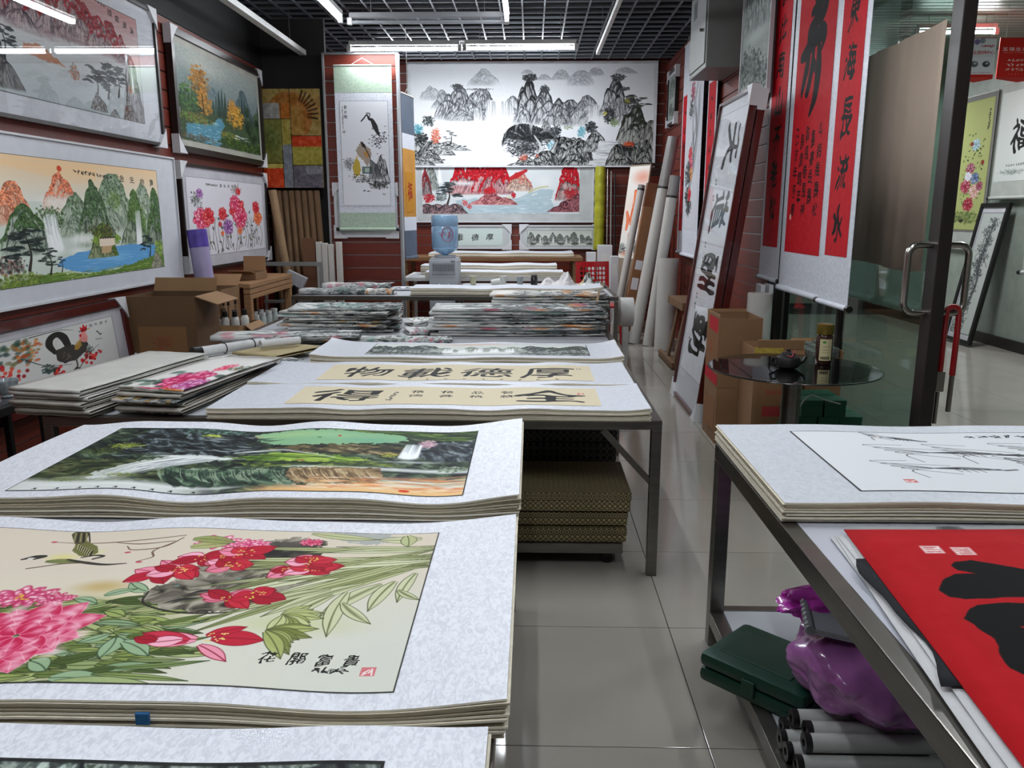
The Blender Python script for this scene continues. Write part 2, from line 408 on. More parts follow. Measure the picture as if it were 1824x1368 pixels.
    def pine(s, u, v, h, cols, tr='2c2620', spread=1.0, n=9):
        s.stroke([(u, v), (u + .1 * h / s.asp, v - h * .45), (u - .05 * h / s.asp, v - h)], [h * .05, h * .03, h * .012], tr, .9)
        for i in range(n):
            t = (i + .5) / n; y = v - h * (.35 + .7 * t); x = u + s.r.uniform(-.4, .4) * h * spread / s.asp * (1.1 - t * .6)
            for _ in range(7):
                s.dab(x + s.r.uniform(-.16, .16) * h * spread / s.asp, y + s.r.uniform(-.04, .04) * h, h * .12 * spread, h * .035, s.r.choice(cols), .8, s.r.uniform(-.2, .2), .5)
    def rock(s, u, v, ru, rv, lite='c9c9c5', dark='26282a', seed=1):
        s.mountain(u, v - rv, ru / s.asp, v + rv, lite, dark, seed, None, p=1.0, freq=5, mist=.10, n=5)
    def ripple(s, u0, u1, v0, v1, cols, n=60, a=.5, w=.003):
        for _ in range(n):
            x = s.r.uniform(u0, u1); y = s.r.uniform(v0, v1); L = s.r.uniform(.02, .1)
            s.stroke([(x, y), (x + L / 2, y + s.r.uniform(-.006, .006)), (x + L, y)], [0, w * .8, 0], s.r.choice(cols), a)
    def peony(s, u, v, r, dark, mid, lite, seed=0, sq=1.0, core=None):
        R = random.Random(seed)
        for ring, (rad, n) in enumerate(((1, 9), (.78, 8), (.55, 7), (.34, 5))):
            for i in range(n):
                t = 6.283 * (i + R.random() * .5) / n
                x = u + math.cos(t) * r * rad * .62 / s.asp; y = v + math.sin(t) * r * rad * .62 * sq
                pr = r * (.36 - .03 * ring) * R.uniform(.85, 1.2)
                s.dab(x, y, pr, pr * .8 * sq, dark, .9, t, .25)
                s.dab(x + math.cos(t) * pr * .25 / s.asp, y + math.sin(t) * pr * .25 * sq, pr * .8, pr * .6 * sq, R.choice([mid, mid, lite]), .85, t, .7)
                s.dab(x + math.cos(t) * pr * .55 / s.asp, y + math.sin(t) * pr * .55 * sq, pr * .22, pr * .5 * sq, lite, .8, t, .8)
        if core:
            for _ in range(10): s.dab(u + R.uniform(-.2, .2) * r / s.asp, v + R.uniform(-.15, .15) * r, r * .06, r * .05, core, .9)
    def leaf(s, u, v, L, ang, w, col, line=None, a=.95, bend=.2):
        c, n = math.cos(ang), math.sin(ang); up = []; dn = []; mid = []
        for i in range(9):
            t = i / 8; wd = w * math.sin(math.pi * min(1, t * .92 + .08)) ** .8; o = bend * L * t * t
            x = t * L; mid.append((x, o)); up.append((x, o + wd)); dn.append((x, o - wd))
        f = lambda q: (u + (q[0] * c - q[1] * n) / s.asp, v + q[0] * n + q[1] * c)
        s.poly([f(q) for q in up + dn[::-1]], col, a)
        if line:
            s.stroke([f(q) for q in mid[::2]], .0022, line, .7)
            s.stroke([f(q) for q in up[::2]], .0018, line, .8); s.stroke([f(q) for q in dn[::2]], .0018, line, .6)
    def text(s, chars, u, v, size, col='141414', du=0, dv=0, sx=1, sy=1, rot=0, bold=0, brush=.0, a=1, shear=0, seed=1):
        """characters one after another; size = glyph box as a fraction of the height"""
        for i, ch in enumerate(chars):
            if ch == ' ': continue
            g = glyph(ch); n = g.shape[0]
            cu, cv = u + du * i, v + dv * i
            R = size * max(sx, sy) * .8
            b = s.box(cu - R / s.asp, cu + R / s.asp, cv - R, cv + R)
            if b is None: continue
            x = (s.X[b[0]:b[1], b[2]:b[3]] - cu) * s.asp / size; y = (s.Y[b[0]:b[1], b[2]:b[3]] - cv) / size
            if brush:
                wx = fbm(x * 2.2, y * 2.2, seed + i, 2) - .5; wy = fbm(x * 2.2, y * 2.2, seed + i + 20, 2) - .5
                x = x + wx * brush; y = y + wy * brush
            c, q = math.cos(rot), math.sin(rot)
            gx = (x * c + y * q) / sx; gy = (-x * q + y * c) / sy
            gx = gx + shear * gy
            gm = g if not bold else _bold(ch, bold)
            fx = np.clip((gx + .5) * n - .5, 0, n - 1.01); fy = np.clip((gy + .5) * n - .5, 0, n - 1.01)
            xi = fx.astype(int); yi = fy.astype(int); fx = fx - xi; fy = fy - yi
            m = (gm[yi, xi] * (1 - fx) + gm[yi, xi + 1] * fx) * (1 - fy) + (gm[yi + 1, xi] * (1 - fx) + gm[yi + 1, xi + 1] * fx) * fy
            m = m * (np.abs(gx) < .5) * (np.abs(gy) < .5)
            if brush:
                th = .30 + .45 * vnoise(x * 3.1, y * 3.1, seed + i * 3)
                m = sstep(th - .12, th + .12, m)
            s.mix(m * a, col, b)
    def scribble(s, u0, v0, u1, v1, n, size, col='1a1a1a', a=.9, seed=0):
        """a line of small running-hand signs"""
        R = random.Random(seed)
        for i in range(n):
            t = (i + .5) / n; u = u0 + (u1 - u0) * t; v = v0 + (v1 - v0) * t
            for _ in range(3):
                p = [(u + R.uniform(-.5, .5) * size / s.asp, v + R.uniform(-.5, .5) * size) for _ in range(3)]
                s.stroke(p, [size * .10, size * .05], col, a, n=3)
    def seal(s, u, v, size, col='b5202a'):
        s.poly([(u - size / s.asp, v - size), (u + size / s.asp, v - size), (u + size / s.asp, v + size), (u - size / s.asp, v + size)], col, .9)
        for k in range(4):
            s.stroke([(u + s.r.uniform(-.8, .8) * size / s.asp, v + s.r.uniform(-.8, .8) * size) for _ in range(2)], size * .13, 'efe6e0', .9, n=2)
    def border(s, t=.004, col='202020', inset=0):
        w = t / s.asp; i = inset / s.asp
        m = ((s.X < i + w) & (s.X >= i)) | ((s.X > 1 - i - w) & (s.X <= 1 - i)) | ((s.Y < inset + t) & (s.Y >= inset)) | ((s.Y > 1 - inset - t) & (s.Y <= 1 - inset))
        s.mix(m.astype(np.float32) * .9, col)
    def grain(s, k=.03, f=120, seed=4):
        s.a += ((fbm(s.X * f * s.asp, s.Y * f, seed, 2) - .5) * k * 2)[..., None]; np.clip(s.a, 0, 1, out=s.a)
_BG = {}
def _bold(ch, k):
    if (ch, k) not in _BG:
        _BG[(ch, k)] = sstep(.08, .45, blur(glyph(ch), k))
    return _BG[(ch, k)]
def picture(name, cv):
    im = bpy.data.images.new(name, cv.w, cv.h, alpha=False)
    px = np.ones((cv.h, cv.w, 4), np.float32); px[..., :3] = np.clip(cv.a[::-1], 0, 1)
    im.pixels.foreach_set(px.ravel()); im.update(); im.pack()
    return im
# ------------------------------------------------------------------ the pictures themselves
def pic_red_peaks():
    c = Cv(760, 380, 'c9c6c6'); c.grad('b98a88', 'cfcaca', 0, .4); c.grad('cfcfcf', 'aeb8ba', .45, 1)
    for k, (u, t) in enumerate(((.17, .10), (.42, .08), (.61, .06), (.78, .14))): c.mountain(u, t, .13, .48, 'b8a4a2', '5a4c50', 60 + k, '8a2a30', .15, .9, freq=7)
    c.mountain(.05, .02, .16, .50, 'b9a0a0', '4a3c42', 3, '7e1c24', .16, .8, freq=8)
    c.mountain(.30, .0, .17, .52, 'b8a2a2', '43383e', 5, '8a1f27', .17, .7, freq=8)
    c.mountain(.52, -.08, .13, .46, 'c2aaa8', '54484c', 9, '8e2a30', .16, .7, freq=7)
    c.mountain(.70, .12, .12, .48, 'c4aeac', '5a4c50', 12, '94353a', .13, .9, freq=7)
    c.mountain(.86, .2, .08, .5, 'c4aeac', '5a4c50', 15, '94353a', .1, .9, freq=7)
    for k in range(6): c.cloud(.1 + .17 * k, .47, .22, .05, 'd6d4d4', .6)
    c.mountain(.92, .38, .10, 1.02, 'a9a6a4', '403c3c', 17, '4a4644', .10, 1.6, freq=7, mist=.1)
    c.fall(.925, .42, .70, .008)
    c.mountain(.05, .52, .17, .98, '8f8f8d', '2b2c2d', 21, '3a3d3c', .3, 1.5, mist=.2)
    c.poly([(.22, .60), (.30, .56), (.40, .63), (.46, .68), (.30, .68), (.22, .66)], 'b0643c', .7, .02)
    c.bush(.50, .70, .07, .07, ['b5552f', '6c6a60', 'c0744a', '55605a'], 60, .014)
    c.ripple(.18, .9, .68, .96, ['c8ced0', '9aa4a6', 'dfe4e4'], 120, .5)
    for (x, y, h) in ((.64, .86, .25), (.72, .84, .3), (.80, .80, .26), (.12, .74, .22)):
        c.pine(x, y, h, ['2f3334', '3c4242', '262829'], spread=1.3, n=10)
    c.rock(.64, .90, .15, .08, 'a8a4a0', '2c2828', 4); c.rock(.88, .93, .16, .08, '9c918a', '2f2624', 6); c.rock(.76, .97, .1, .05, 'b8b6b2', '3a3836', 8)
    c.bush(.90, .70, .04, .04, ['c0622e', 'b5552f', '6a5a4a'], 25, .012); c.bush(.86, .90, .05, .04, ['8c5a44', '9e6a50'], 20, .012)
    c.text('鴻運當頭', .955, .13, .075, '2a1c1e', du=-.055, dv=-.025, brush=.25, bold=1)
    c.scribble(.76, .02, .62, -.03, 8, .03, '2a1c1e')
    c.border(.006, '4a4444'); return c

def pic_green_lake():
    c = Cv(900, 470, 'dfe3dc'); c.grad('e9c69a', 'dfe0d6', 0, .35); c.grad('cfd6cc', 'c6d2c8', .35, 1)
    for k in range(14): c.stroke([(k * .04 - .1, .03 + .012 * k), (.2 + k * .02, .05 + .01 * k), (.55, .04 + .008 * k)], .008, 'f2c48c', .25)
    c.mountain(.10, .20, .13, .55, 'e2b79c', 'a25c44', 31, 'd98461', .1, 1.1, freq=6, mist=.7)
    c.mountain(.34, .10, .14, .45, 'e6c4ac', 'b06c50', 33, 'd4795a', .12, 1.1, freq=6, mist=.7)
    c.dab(.345, .075, .026, .026, 'c8472c', 1, 0, .15)
    for k in range(5): c.cloud(.28 + .03 * k, .34 + .05 * (k % 2), .16, .07, 'f1efe8', .75)
    c.mountain(.86, .12, .20, .66, 'c2ccba', '647466', 34, '8a9a80', .10, .9, freq=10, mist=.5); c.mountain(.42, .26, .16, .66, 'b9c4b0', '4f6152', 36, '6f8468', .12, .9, freq=10, mist=.5)
    c.mountain(.66, .08, .22, .62, 'b9c4b0', '4f6152', 35, '6f8468', .10, .9, freq=10, mist=.5)
    c.mountain(.52, .14, .14, .75, 'aab59e', '2f4034', 37, '4c6444', .20, .8, freq=9, mist=.35)
    c.mountain(.80, .20, .13, .80, 'b4bfa6', '38493a', 39, '55703f', .2, .9, freq=9, mist=.3)
    c.mountain(.96, .18, .10, .95, 'a5b09a', '2c3b30', 41, '4d6840', .18, .8, freq=8, mist=.2)
    c.mountain(.14, .36, .17, .78, 'b3bcae', '35443a', 43, '46603a', .14, .9, freq=8, mist=.4)
    c.bush(.27, .48, .16, .10, ['3c5132', '55703f', '2c3c2a', '6b8850'], 130, .016); c.bush(.66, .32, .10, .10, ['6a8a4a', '4e6c3a', '89a862'], 90, .016)
    c.bush(.84, .50, .09, .12, ['5d7c46', '456034', '86a45e'], 80, .016)
    for k in range(6): c.cloud(.40 + .02 * k, .66, .10, .08, 'eef1ec', .6)
    c.fall(.27, .46, .74, .032, n=12, drift=.015); c.fall(.82, .42, .74, .018, n=9, drift=-.006)
    for k in range(5): c.cloud(.26 + .14 * k, .76, .16, .05, 'eef2ee', .7)
    c.poly([(.30, .82), (.40, .775), (.50, .76), (.62, .745), (.75, .735), (.93, .76), (.96, .82), (.90, .89), (.72, .935), (.50, .965), (.36, .93), (.28, .87)], '5d9dd2', .95, .01)
    c.cloud(.6, .84, .4, .07, '8cc4e8', .6)
    c.ripple(.34, .86, .78, .93, ['84bde4', 'a8d2ee', '4a8cc6'], 90, .5)
    c.mountain(.565, .52, .12, .84, '9aa27c', '3c4a2c', 45, '54682c', .25, 1.4, freq=7, mist=.06)
    c.bush(.565, .60, .20, .07, ['4a3f2c', '35442a', '5c4c34', '6d8840'], 90, .018); c.bush(.52, .68, .06, .05, ['7c9a3e', '93b04c', '5e7c30'], 40, .016); c.bush(.65, .68, .06, .05, ['7c9a3e', '93b04c', '5e7c30'], 40, .016)
    c.poly([(.535, .66), (.635, .665), (.635, .73), (.59, .745), (.535, .735)], 'e9d8c4', 1)
    for k in range(6): c.stroke([(.54 + .017 * k, .665), (.553 + .017 * k, .655)], .006, '3e342c', 1, n=2)
    c.poly([(.55, .735), (.615, .735), (.60, .80), (.54, .80)], 'c8a57c', .9)
    c.poly([(.0, .97), (.25, .92), (.42, .965), (.6, .965), (.78, .91), (.95, .86), (1, .87), (1, 1), (0, 1)], '5f7c38', 1, .03)
    c.ripple(.2, .95, .93, 1.0, ['86a24a', '4b682c', 'a3ba62'], 110, .6, .005)
    c.pine(.14, .88, .30, ['22282a', '1c2224', '323a34'], spread=1.3, n=12); c.pine(.24, .93, .20, ['2a3230', '3c4a3c'], spread=1.2, n=8); c.pine(.30, .92, .12, ['2a3230', '3a4a58'], n=6)
    c.bush(.05, .84, .16, .08, ['3a3834', '53504a', 'b08070', '2a2c2a'], 80, .02); c.bush(.08, .95, .24, .06, ['6d7f3c', '94a64e', '4c5c2c', '7c9040'], 110, .022)
    c.pine(.885, .87, .20, ['20282a', '2c3636'], spread=1.2, n=9); c.rock(.94, .90, .10, .10, 'b3b09c', '4a4a38', 9); c.bush(.965, .80, .07, .09, ['7f9c46', '5f7f34', '9cb85c'], 60, .02)
    c.text('寶地生金', .95, .13, .075, '1c1c18', du=-.075, dv=-.006, brush=.25, bold=1); c.scribble(.66, .11, .42, .085, 11, .035, '1c1c18')
    c.border(.005, '3a3a36'); return c

def pic_autumn_oil():
    c = Cv(480, 420, '6e7672'); c.grad('9aa09a', '59686c', 0, .6)
    c.cloud(.3, .12, .5, .18, 'b8b8ae', .6)
    c.mountain(.35, .32, .25, .75, '6d7c80', '3d4a50', 51, None, 0, 1.2, freq=5, mist=.5, ink=.4); c.mountain(.78, .22, .22, .8, '5c6c70', '34424a', 53, None, 0, 1.1, freq=5, mist=.4, ink=.4)
    c.poly([(0, .6), (.2, .62), (.5, .58), (1, .6), (1, 1), (0, 1)], '3b4a34', 1, .05)
    for x in np.linspace(.02, .98, 26): c.stroke([(x, .62), (x + .01, .40 + .1 * math.sin(x * 23))], [.03, .004], ['2e4038', '28382f', '3c5044'][int(x * 50) % 3], .85)
    c.bush(.10, .55, .14, .20, ['3f5c34', '55743c', '2e4428'], 70, .03)
    c.bush(.235, .33, .12, .20, ['a8702c', 'c08a3a', '8c5a26', '6c4824'], 120, .026); c.bush(.28, .55, .10, .14, ['a87430', '93642a', 'b98a44'], 70, .024); c.stroke([(.25, .45), (.26, .72)], .008, '3a2a1c', .8)
    c.bush(.66, .58, .14, .16, ['b98a34', 'cf9d3c', '93642a', 'a87a2a'], 120, .026); c.bush(.62, .46, .06, .08, ['c08a3a', 'a8702c'], 30, .02)
    for k in range(40): c.dab(.80 + .2 * c.r.random(), .45 + .5 * c.r.random(), .04, .06, c.r.choice(['24331f', '2f4228', '1d2a1c', '44583a']), .7)
    c.poly([(.42, .66), (.47, .66), (.50, .74), (.44, .84), (.46, .95), (.40, 1), (.05, .97), (.06, .82), (.22, .78), (.36, .75)], '4f7f92', .95, .02)
    c.ripple(.08, .42, .72, .97, ['86b4c4', '3a6a80', 'b8d6dc'], 70, .6, .006)
    c.bush(.16, .74, .25, .06, ['49602c', '6a8038', '7c5c38'], 80, .022); c.bush(.56, .86, .14, .07, ['42562c', '5c7434', '8a7434'], 70, .024); c.bush(.75, .93, .4, .07, ['34481f', '4c642c', '263618'], 120, .03)
    c.ripple(.6, .76, .8, .86, ['dfe6e4', 'c2ced0'], 16, .7, .006); c.bush(.14, .95, .3, .04, ['6a5a44', '4c4034'], 40, .02)
    c.grain(.05, 90); return c

def pic_peony_frame():
    c = Cv(520, 320, 'cfccd2'); 
    pink = ('b02448', 'dc4a6c', 'f0b4c0'); red = ('a01222', 'd02a36', 'ee8a84'); pur = ('6a3470', '9a6aa8', 'ddc4e0'); org = ('c24a28', 'e87848', 'f4b890')
    for k in range(26):
        x = .08 + .84 * k / 25; c.stroke([(x, .95 + .03 * math.sin(k)), (x + c.r.uniform(-.05, .05), .75), (x + c.r.uniform(-.06, .06), .5)], [.006, .003], '34322c', .75)
    for k in range(60): c.leaf(c.r.uniform(.05, .95), c.r.uniform(.45, .95), .06, c.r.uniform(0, 6), .014, c.r.choice(['3c443c', '55604e', '2c302c', '5d5440']), None, .75)
    c.bush(.1, .28, .12, .12, ['3c443c', '20221f', '5e6a54'], 30, .018); c.bush(.6, .12, .12, .10, ['3c443c', '5e6a54', '7a3030'], 26, .016)
    for (x, y, r, p, i) in ((.14, .52, .16, pink, 1), (.22, .50, .13, red, 2), (.60, .40, .19, red, 3), (.64, .52, .17, pink, 4), (.57, .30, .12, pink, 5), (.40, .46, .10, red, 6), (.46, .64, .12, pur, 7), (.90, .52, .12, org, 8), (.88, .36, .10, red, 9), (.62, .70, .06, org, 10), (.14, .20, .07, pur, 11), (.36, .60, .04, red, 12), (.38, .72, .04, org, 13), (.63, .14, .06, red, 14)):
        c.peony(x, y, r, *p, seed=i)
    c.text('花開富貴', .55, .08, .05, '26262a', du=-.05, brush=.3); c.scribble(.36, .08, .22, .08, 8, .03)
    c.border(.006, '77777c'); return c

def pic_rooster():
    c = Cv(640, 330, 'c9c8c4')
    for k in range(90): c.dab(c.r.uniform(0, .34), c.r.uniform(.05, .45), .055, .04, c.r.choice(['27443e', '3b5b4a', '1d3330', '6b6a44', '51604a']), .6, c.r.uniform(-1, 1), .6)
    for k in range(50): c.dab(c.r.uniform(.22, .42), c.r.uniform(.08, .5), .035, .03, c.r.choice(['c0602c', 'd8843c', '8c6a34', 'b04a28']), .65, 0, .5)
    for (x, y) in [(c.r.gauss(.1, .1), c.r.gauss(.62, .1)) for _ in range(60)] + [(c.r.gauss(.50, .045), c.r.gauss(.80, .06)) for _ in range(26)] + [(c.r.gauss(.75, .05), c.r.gauss(.70, .05)) for _ in range(22)]:
        c.dab(x, y, .028, .036, c.r.choice(['b51c22', 'cf2e2a', '8e1418', 'd84a34']), .85, 0, .25)
    c.dab(.83, .62, .022, .026, 'b52a26', .9); c.dab(.12, .93, .04, .05, 'b51c22', .9)
    c.bush(.44, .68, .12, .12, ['1f3330', '2c4440', '3a4a44'], 30, .03); c.bush(.74, .55, .10, .12, ['34443c', '22302c', '5a6a58'], 40, .018)
    for p in ([(.3, .4), (.42, .6), (.6, .72)], [(.35, .04), (.55, .03), (.66, .09)], [(.62, .9), (.75, .62), (.84, .50)], [(.2, .95), (.3, .85)]): c.stroke(p, [.008, .003], '2c2a26', .85)
    c.stroke([(.50, .42), (.47, .26), (.49, .14), (.54, .10), (.58, .18), (.60, .34)], [.03, .05, .05, .05, .06, .05], '23211f', .95)
    c.stroke([(.52, .36), (.51, .26), (.545, .20)], [.02, .026, .01], 'c6c2bc', .9)
    c.poly([(.50, .38), (.60, .34), (.68, .40), (.71, .28), (.75, .26), (.755, .44), (.72, .56), (.64, .66), (.55, .66), (.50, .56)], '37322e', .95, .02)
    c.poly([(.66, .36), (.70, .30), (.705, .42), (.67, .48), (.64, .46)], 'a8823a', .9, .02); c.bush(.57, .54, .08, .08, ['5a4a42', '807068', '2c2826'], 30, .024)
    c.poly([(.695, .30), (.71, .19), (.75, .17), (.765, .28), (.755, .38), (.71, .36)], 'd98b84', .95, .015)
    c.poly([(.72, .18), (.715, .06), (.735, .10), (.745, .02), (.757, .09), (.775, .05), (.765, .17)], 'c01f24', 1)
    c.dab(.708, .23, .02, .035, 'b3191f', .95); c.stroke([(.775, .13), (.79, .145)], .008, 'b8862c', 1); c.dab(.757, .125, .006, .006, '111111', 1)
    c.stroke([(.64, .64), (.64, .78), (.62, .86)], .012, '4a463e', .95)
    for d in (-.06, -.03, .03, .06): c.stroke([(.63, .80), (.63 + d, .90)], .008, '3a3832', .9, n=2)
    for k in range(12): c.stroke([(.45 + k * .03, .97), (.452 + k * .03, .90)], .004, '3a4038', .8, n=2)
    c.text('大喜大吉', .94, .09, .07, '28282a', du=-.045, brush=.3); c.scribble(.77, .13, .70, .15, 4, .04); c.scribble(.84, .22, .88, .32, 3, .045); c.scribble(.82, .38, .88, .40, 4, .025)
    c.border(.006, '3a3a3a'); return c

def pic_abstract():
    c = Cv(280, 420, '8a7440')
    R = lambda u0, v0, u1, v1, col: c.poly([(u0, v0), (u1, v0), (u1, v1), (u0, v1)], col, 1, .01)
    c.dab(.48, .28, .26, .26, '8a5a28', 1, 0, .03); R(0, .14, .32, .30, '8c8a86'); R(.32, .14, .50, .30, '9c5c24'); R(0, .30, .34, .75, '6b6a34'); R(.34, .30, .50, .56, '8d7f3c'); R(.50, .18, .72, .47, '8f6a34')
    c.dab(.16, .5, .16, .2, '4d5a30', .6, 0, .8); R(.50, .47, 1, .58, 'a83a1c'); R(.50, .58, 1, .77, '8c8238'); R(.0, .75, .36, 1, 'b03a1a'); R(.0, .75, .36, .80, 'a39448'); R(.34, .56, .50, 1, '6f737a'); R(.50, .77, 1, 1, '5a565e'); R(.72, .77, 1, .86, '77767c')
    c.dab(.85, .2, .25, .2, '8a4c26', .35, 0, 1)
    for k, t in enumerate(np.linspace(-1.25, .15, 8)): c.stroke([(.60 + .20 * math.cos(t), .26 + .20 * math.sin(t) * .75), (.60 + .36 * math.cos(t), .26 + .34 * math.sin(t) * .75)], .008, '2a2016', .9, n=2)
    for p in ([(.5, 0), (.5, 1)], [(.34, .14), (.34, 1)], [(0, .30), (.5, .30)], [(.5, .47), (1, .47)], [(0, .75), (.36, .75)], [(.5, .77), (1, .77)]): c.stroke(p, .004, '2c2418', .8, n=2)
    c.grain(.09, 30); c.grain(.04, 120, 9); return c

def pic_hermit():
    c = Cv(300, 640, 'd9dadf')
    c.stroke([(.50, .16), (.56, .13), (.60, .17), (.66, .18), (.72, .24), (.78, .31)], [.006, .006, .010, .016, .026, .012], '1c1c1c', .9, .25)
    c.stroke([(.50, .16), (.44, .19)], .006, '1c1c1c'); c.stroke([(.6, .17), (.62, .12), (.55, .115)], .004, '1c1c1c')
    for k in range(80): c.dab(.70 + .25 * c.r.gauss(.4, .4), .36 + .045 * c.r.gauss(0, 1), .014, .005, c.r.choice(['1a1a1a', '3a3a3a', '5a5c5c']), .7, c.r.uniform(-.8, .8), .4)
    c.poly([(.30, .47), (.36, .42), (.42, .38), (.50, .41), (.58, .45), (.64, .50), (.60, .56), (.52, .62), (.46, .56), (.36, .53)], '8d7a68', .8, .02)
    c.poly([(.42, .38), (.5, .41), (.52, .44), (.44, .43)], '2a2624', .9, .01); c.poly([(.46, .48), (.56, .47), (.58, .52), (.5, .54)], 'b07c3e', .8, .01)
    c.stroke([(.42, .40), (.52, .46), (.60, .54)], .004, '2a2624')
    c.bush(.14, .60, .07, .07, ['1c1c1c', '4a4c4c', '6c6e6e'], 50, .012, flat=.4); c.bush(.20, .57, .06, .03, ['1c1c1c', '4a4c4c'], 20, .010, flat=.4)
    c.poly([(.22, .64), (.27, .56), (.32, .535), (.38, .58), (.40, .66), (.34, .72), (.26, .70)], 'b09638', .95, .01); c.dab(.32, .53, .014, .016, 'c9a88a', 1)
    c.poly([(.42, .62), (.64, .62), (.64, .69), (.42, .69)], '55665f', .9); c.poly([(.48, .635), (.58, .635), (.58, .675), (.48, .675)], 'a8b4ac', .9)
    c.mountain(.82, .50, .22, .80, 'd0d0d2', '26262a', 61, None, 0, 1.1, freq=5, mist=.15); c.bush(.76, .80, .11, .045, ['1c1c1c', '3c3c3c', '6c6e6e'], 50, .016)
    for k in range(16): c.stroke([(.60 + .02 * k * .5, .55 + .004 * k), (.56 + .02 * k, .74)], .003, '3a3a3c', .7, n=2)
    c.bush(.46, .75, .12, .03, ['2a2a2a', '55554a'], 30, .010); c.bush(.34, .71, .10, .02, ['2a2a2a', '6a5a34'], 24, .010)
    for (x, y) in ((.30, .765), (.42, .77), (.46, .855), (.55, .86), (.86, .89)): c.bush(x, y, .02, .008, ['1c1c1c'], 6, .007)
    c.text('劉玄閒', .12, .06, .038, '1c1c1c', dv=.045, brush=.3, bold=1); c.scribble(.055, .05, .06, .26, 12, .014); c.seal(.07, .29, .012, '6a5a5a')
    c.border(.003, '6c6c70'); return c

def pic_big_ink():
    c = Cv(1180, 500, 'e6e8ec'); c.grad('dfe2e6', 'ecEEf0'.lower(), 0, .6)
    for (u, t, h, b, s_) in ((.08, .20, .06, .36, 1), (.30, .04, .09, .22, 2), (.62, .05, .06, .16, 3), (.70, .06, .08, .22, 4), (.88, .03, .06, .10, 5), (.76, .03, .05, .12, 6), (.48, .05, .04, .1, 7), (.55, .09, .05, .16, 8)):
        c.mountain(u, t, h, b, 'd3d6da', '85888c', 70 + s_, '9a9da0', .03, 1, freq=6, mist=.8, ink=.6, rough=.05)
    c.mountain(.13, .24, .05, .45, 'cfd2d4', '70747a', 79, None, 0, 1.1, freq=6, mist=.6)
    c.mountain(.20, .20, .11, .56, 'd3d5d8', '3c3e42', 81, '55585c', .06, .55, freq=8, mist=.35, rough=.07); c.mountain(.29, .24, .11, .56, 'd6d8da', '44464a', 83, None, 0, .7, freq=9, mist=.4); c.mountain(.24, .33, .09, .56, 'd6d8da', '44464a', 84, None, 0, .8, freq=9, mist=.3)
    c.bush(.19, .215, .06, .03, ['3c3e40', '5c5e60'], 60, .012); c.bush(.28, .24, .14, .012, ['4c4e50', '6c6e70'], 50, .008)
    c.mountain(.66, .34, .09, .62, 'd0d2d4', '34363a', 88, '44464a', .05, .8, freq=8, mist=.3); c.mountain(.90, .30, .08, .60, 'd2d4d6', '44464a', 90, '505254', .06, .7, freq=8, mist=.35); c.mountain(.42, .30, .07, .58, 'd8dadc', '5a5c60', 92, '6a6c6e', .05, .7, freq=9, mist=.5)
    c.fall(.345, .36, .62, .035, 'f2f4f6', '8d9196', 14); c.fall(.40, .36, .62, .025, 'eef0f2', '6a6e72', 10); c.fall(.275, .42, .60, .014, 'eef0f2', '5a5e62', 8)
    c.mountain(.485, .12, .07, .62, 'd6d8da', '26282c', 87, '2c2e30', .09, .5, freq=8, mist=.25, rough=.07); c.mountain(.55, .22, .07, .60, 'd0d2d4', '2a2c30', 89, '44464a', .07, .7, freq=8, mist=.25); c.mountain(.61, .32, .07, .60, 'c8cacc', '2a2c30', 91, '3a3c40', .05, .8, freq=8, mist=.25)
    c.bush(.49, .13, .07, .04, ['2a2c2e', '3c3e40', '55585a'], 90, .014); c.bush(.55, .24, .05, .04, ['3a3c3e', '55585a'], 60, .013)
    c.mountain(.73, .30, .09, .60, 'd4d6d8', '505256', 93, '6a6c70', .05, .8, freq=9, mist=.4); c.fall(.765, .40, .58, .03, 'eef0f2', '7a7e82', 10)
    c.mountain(.835, .12, .05, .52, 'd2d4d6', '34363a', 95, '3c3e40', .10, .5, freq=7, mist=.35); c.bush(.85, .13, .07, .035, ['34363a', '4c4e50', '6c6e70'], 90, .014); c.bush(.88, .24, .05, .02, ['4c4e50', '6c6e70'], 40, .012)
    for k in range(14): c.cloud(.06 + .07 * k, .60 + .02 * math.sin(k), .16, .05, 'eceef0', .65)
    c.cloud(.35, .62, .4, .08, 'f0f2f4', .7)
    c.ripple(.1, .6, .76, .97, ['cfd3d8', 'd9dde2', 'c2c6cc'], 110, .5)
    # left bank
    for i, (u, v, ru, rv) in enumerate(((.03, .86, .24, .10), (.09, .82, .24, .08), (.15, .80, .20, .05), (.07, .92, .20, .06), (.02, .94, .16, .06))): c.rock(u, v, ru, rv, 'd0d2d2', '1e2022', 10 + i)
    c.bush(.035, .72, .08, .06, ['2c2e2e', '3c4240', '1e2020'], 70, .018); c.bush(.025, .63, .055, .05, ['5fa3b4', '86c0cc', '3f8496'], 70, .014); c.bush(.10, .70, .05, .08, ['c8563c', 'd87458', 'a8442e', 'e0927c'], 80, .013); c.bush(.07, .55, .06, .06, ['3a4242', '55605e', '2a3030'], 70, .014); c.pine(.16, .78, .13, ['5a5e5c', '74787a'], n=6)
    for (u, v) in ((.11, .935), (.13, .94), (.15, .865), (.20, .80), (.22, .805)): c.dab(u, v, .022, .008, '3a3c3e', .9)
    # right bank
    c.mountain(.93, .40, .09, .80, 'b9bbb6', '2a2a28', 97, '33352e', .12, .7, freq=7, mist=.1); c.mountain(.99, .55, .07, 1.0, 'c0c1bc', '3a3a38', 99, None, 0, .9, freq=6, mist=.05)
    c.pine(.93, .48, .17, ['30322e', '444640', '585a50'], spread=1.6, n=10); c.bush(.89, .36, .03, .02, ['8a8a3c', 'a09c50'], 14, .012)
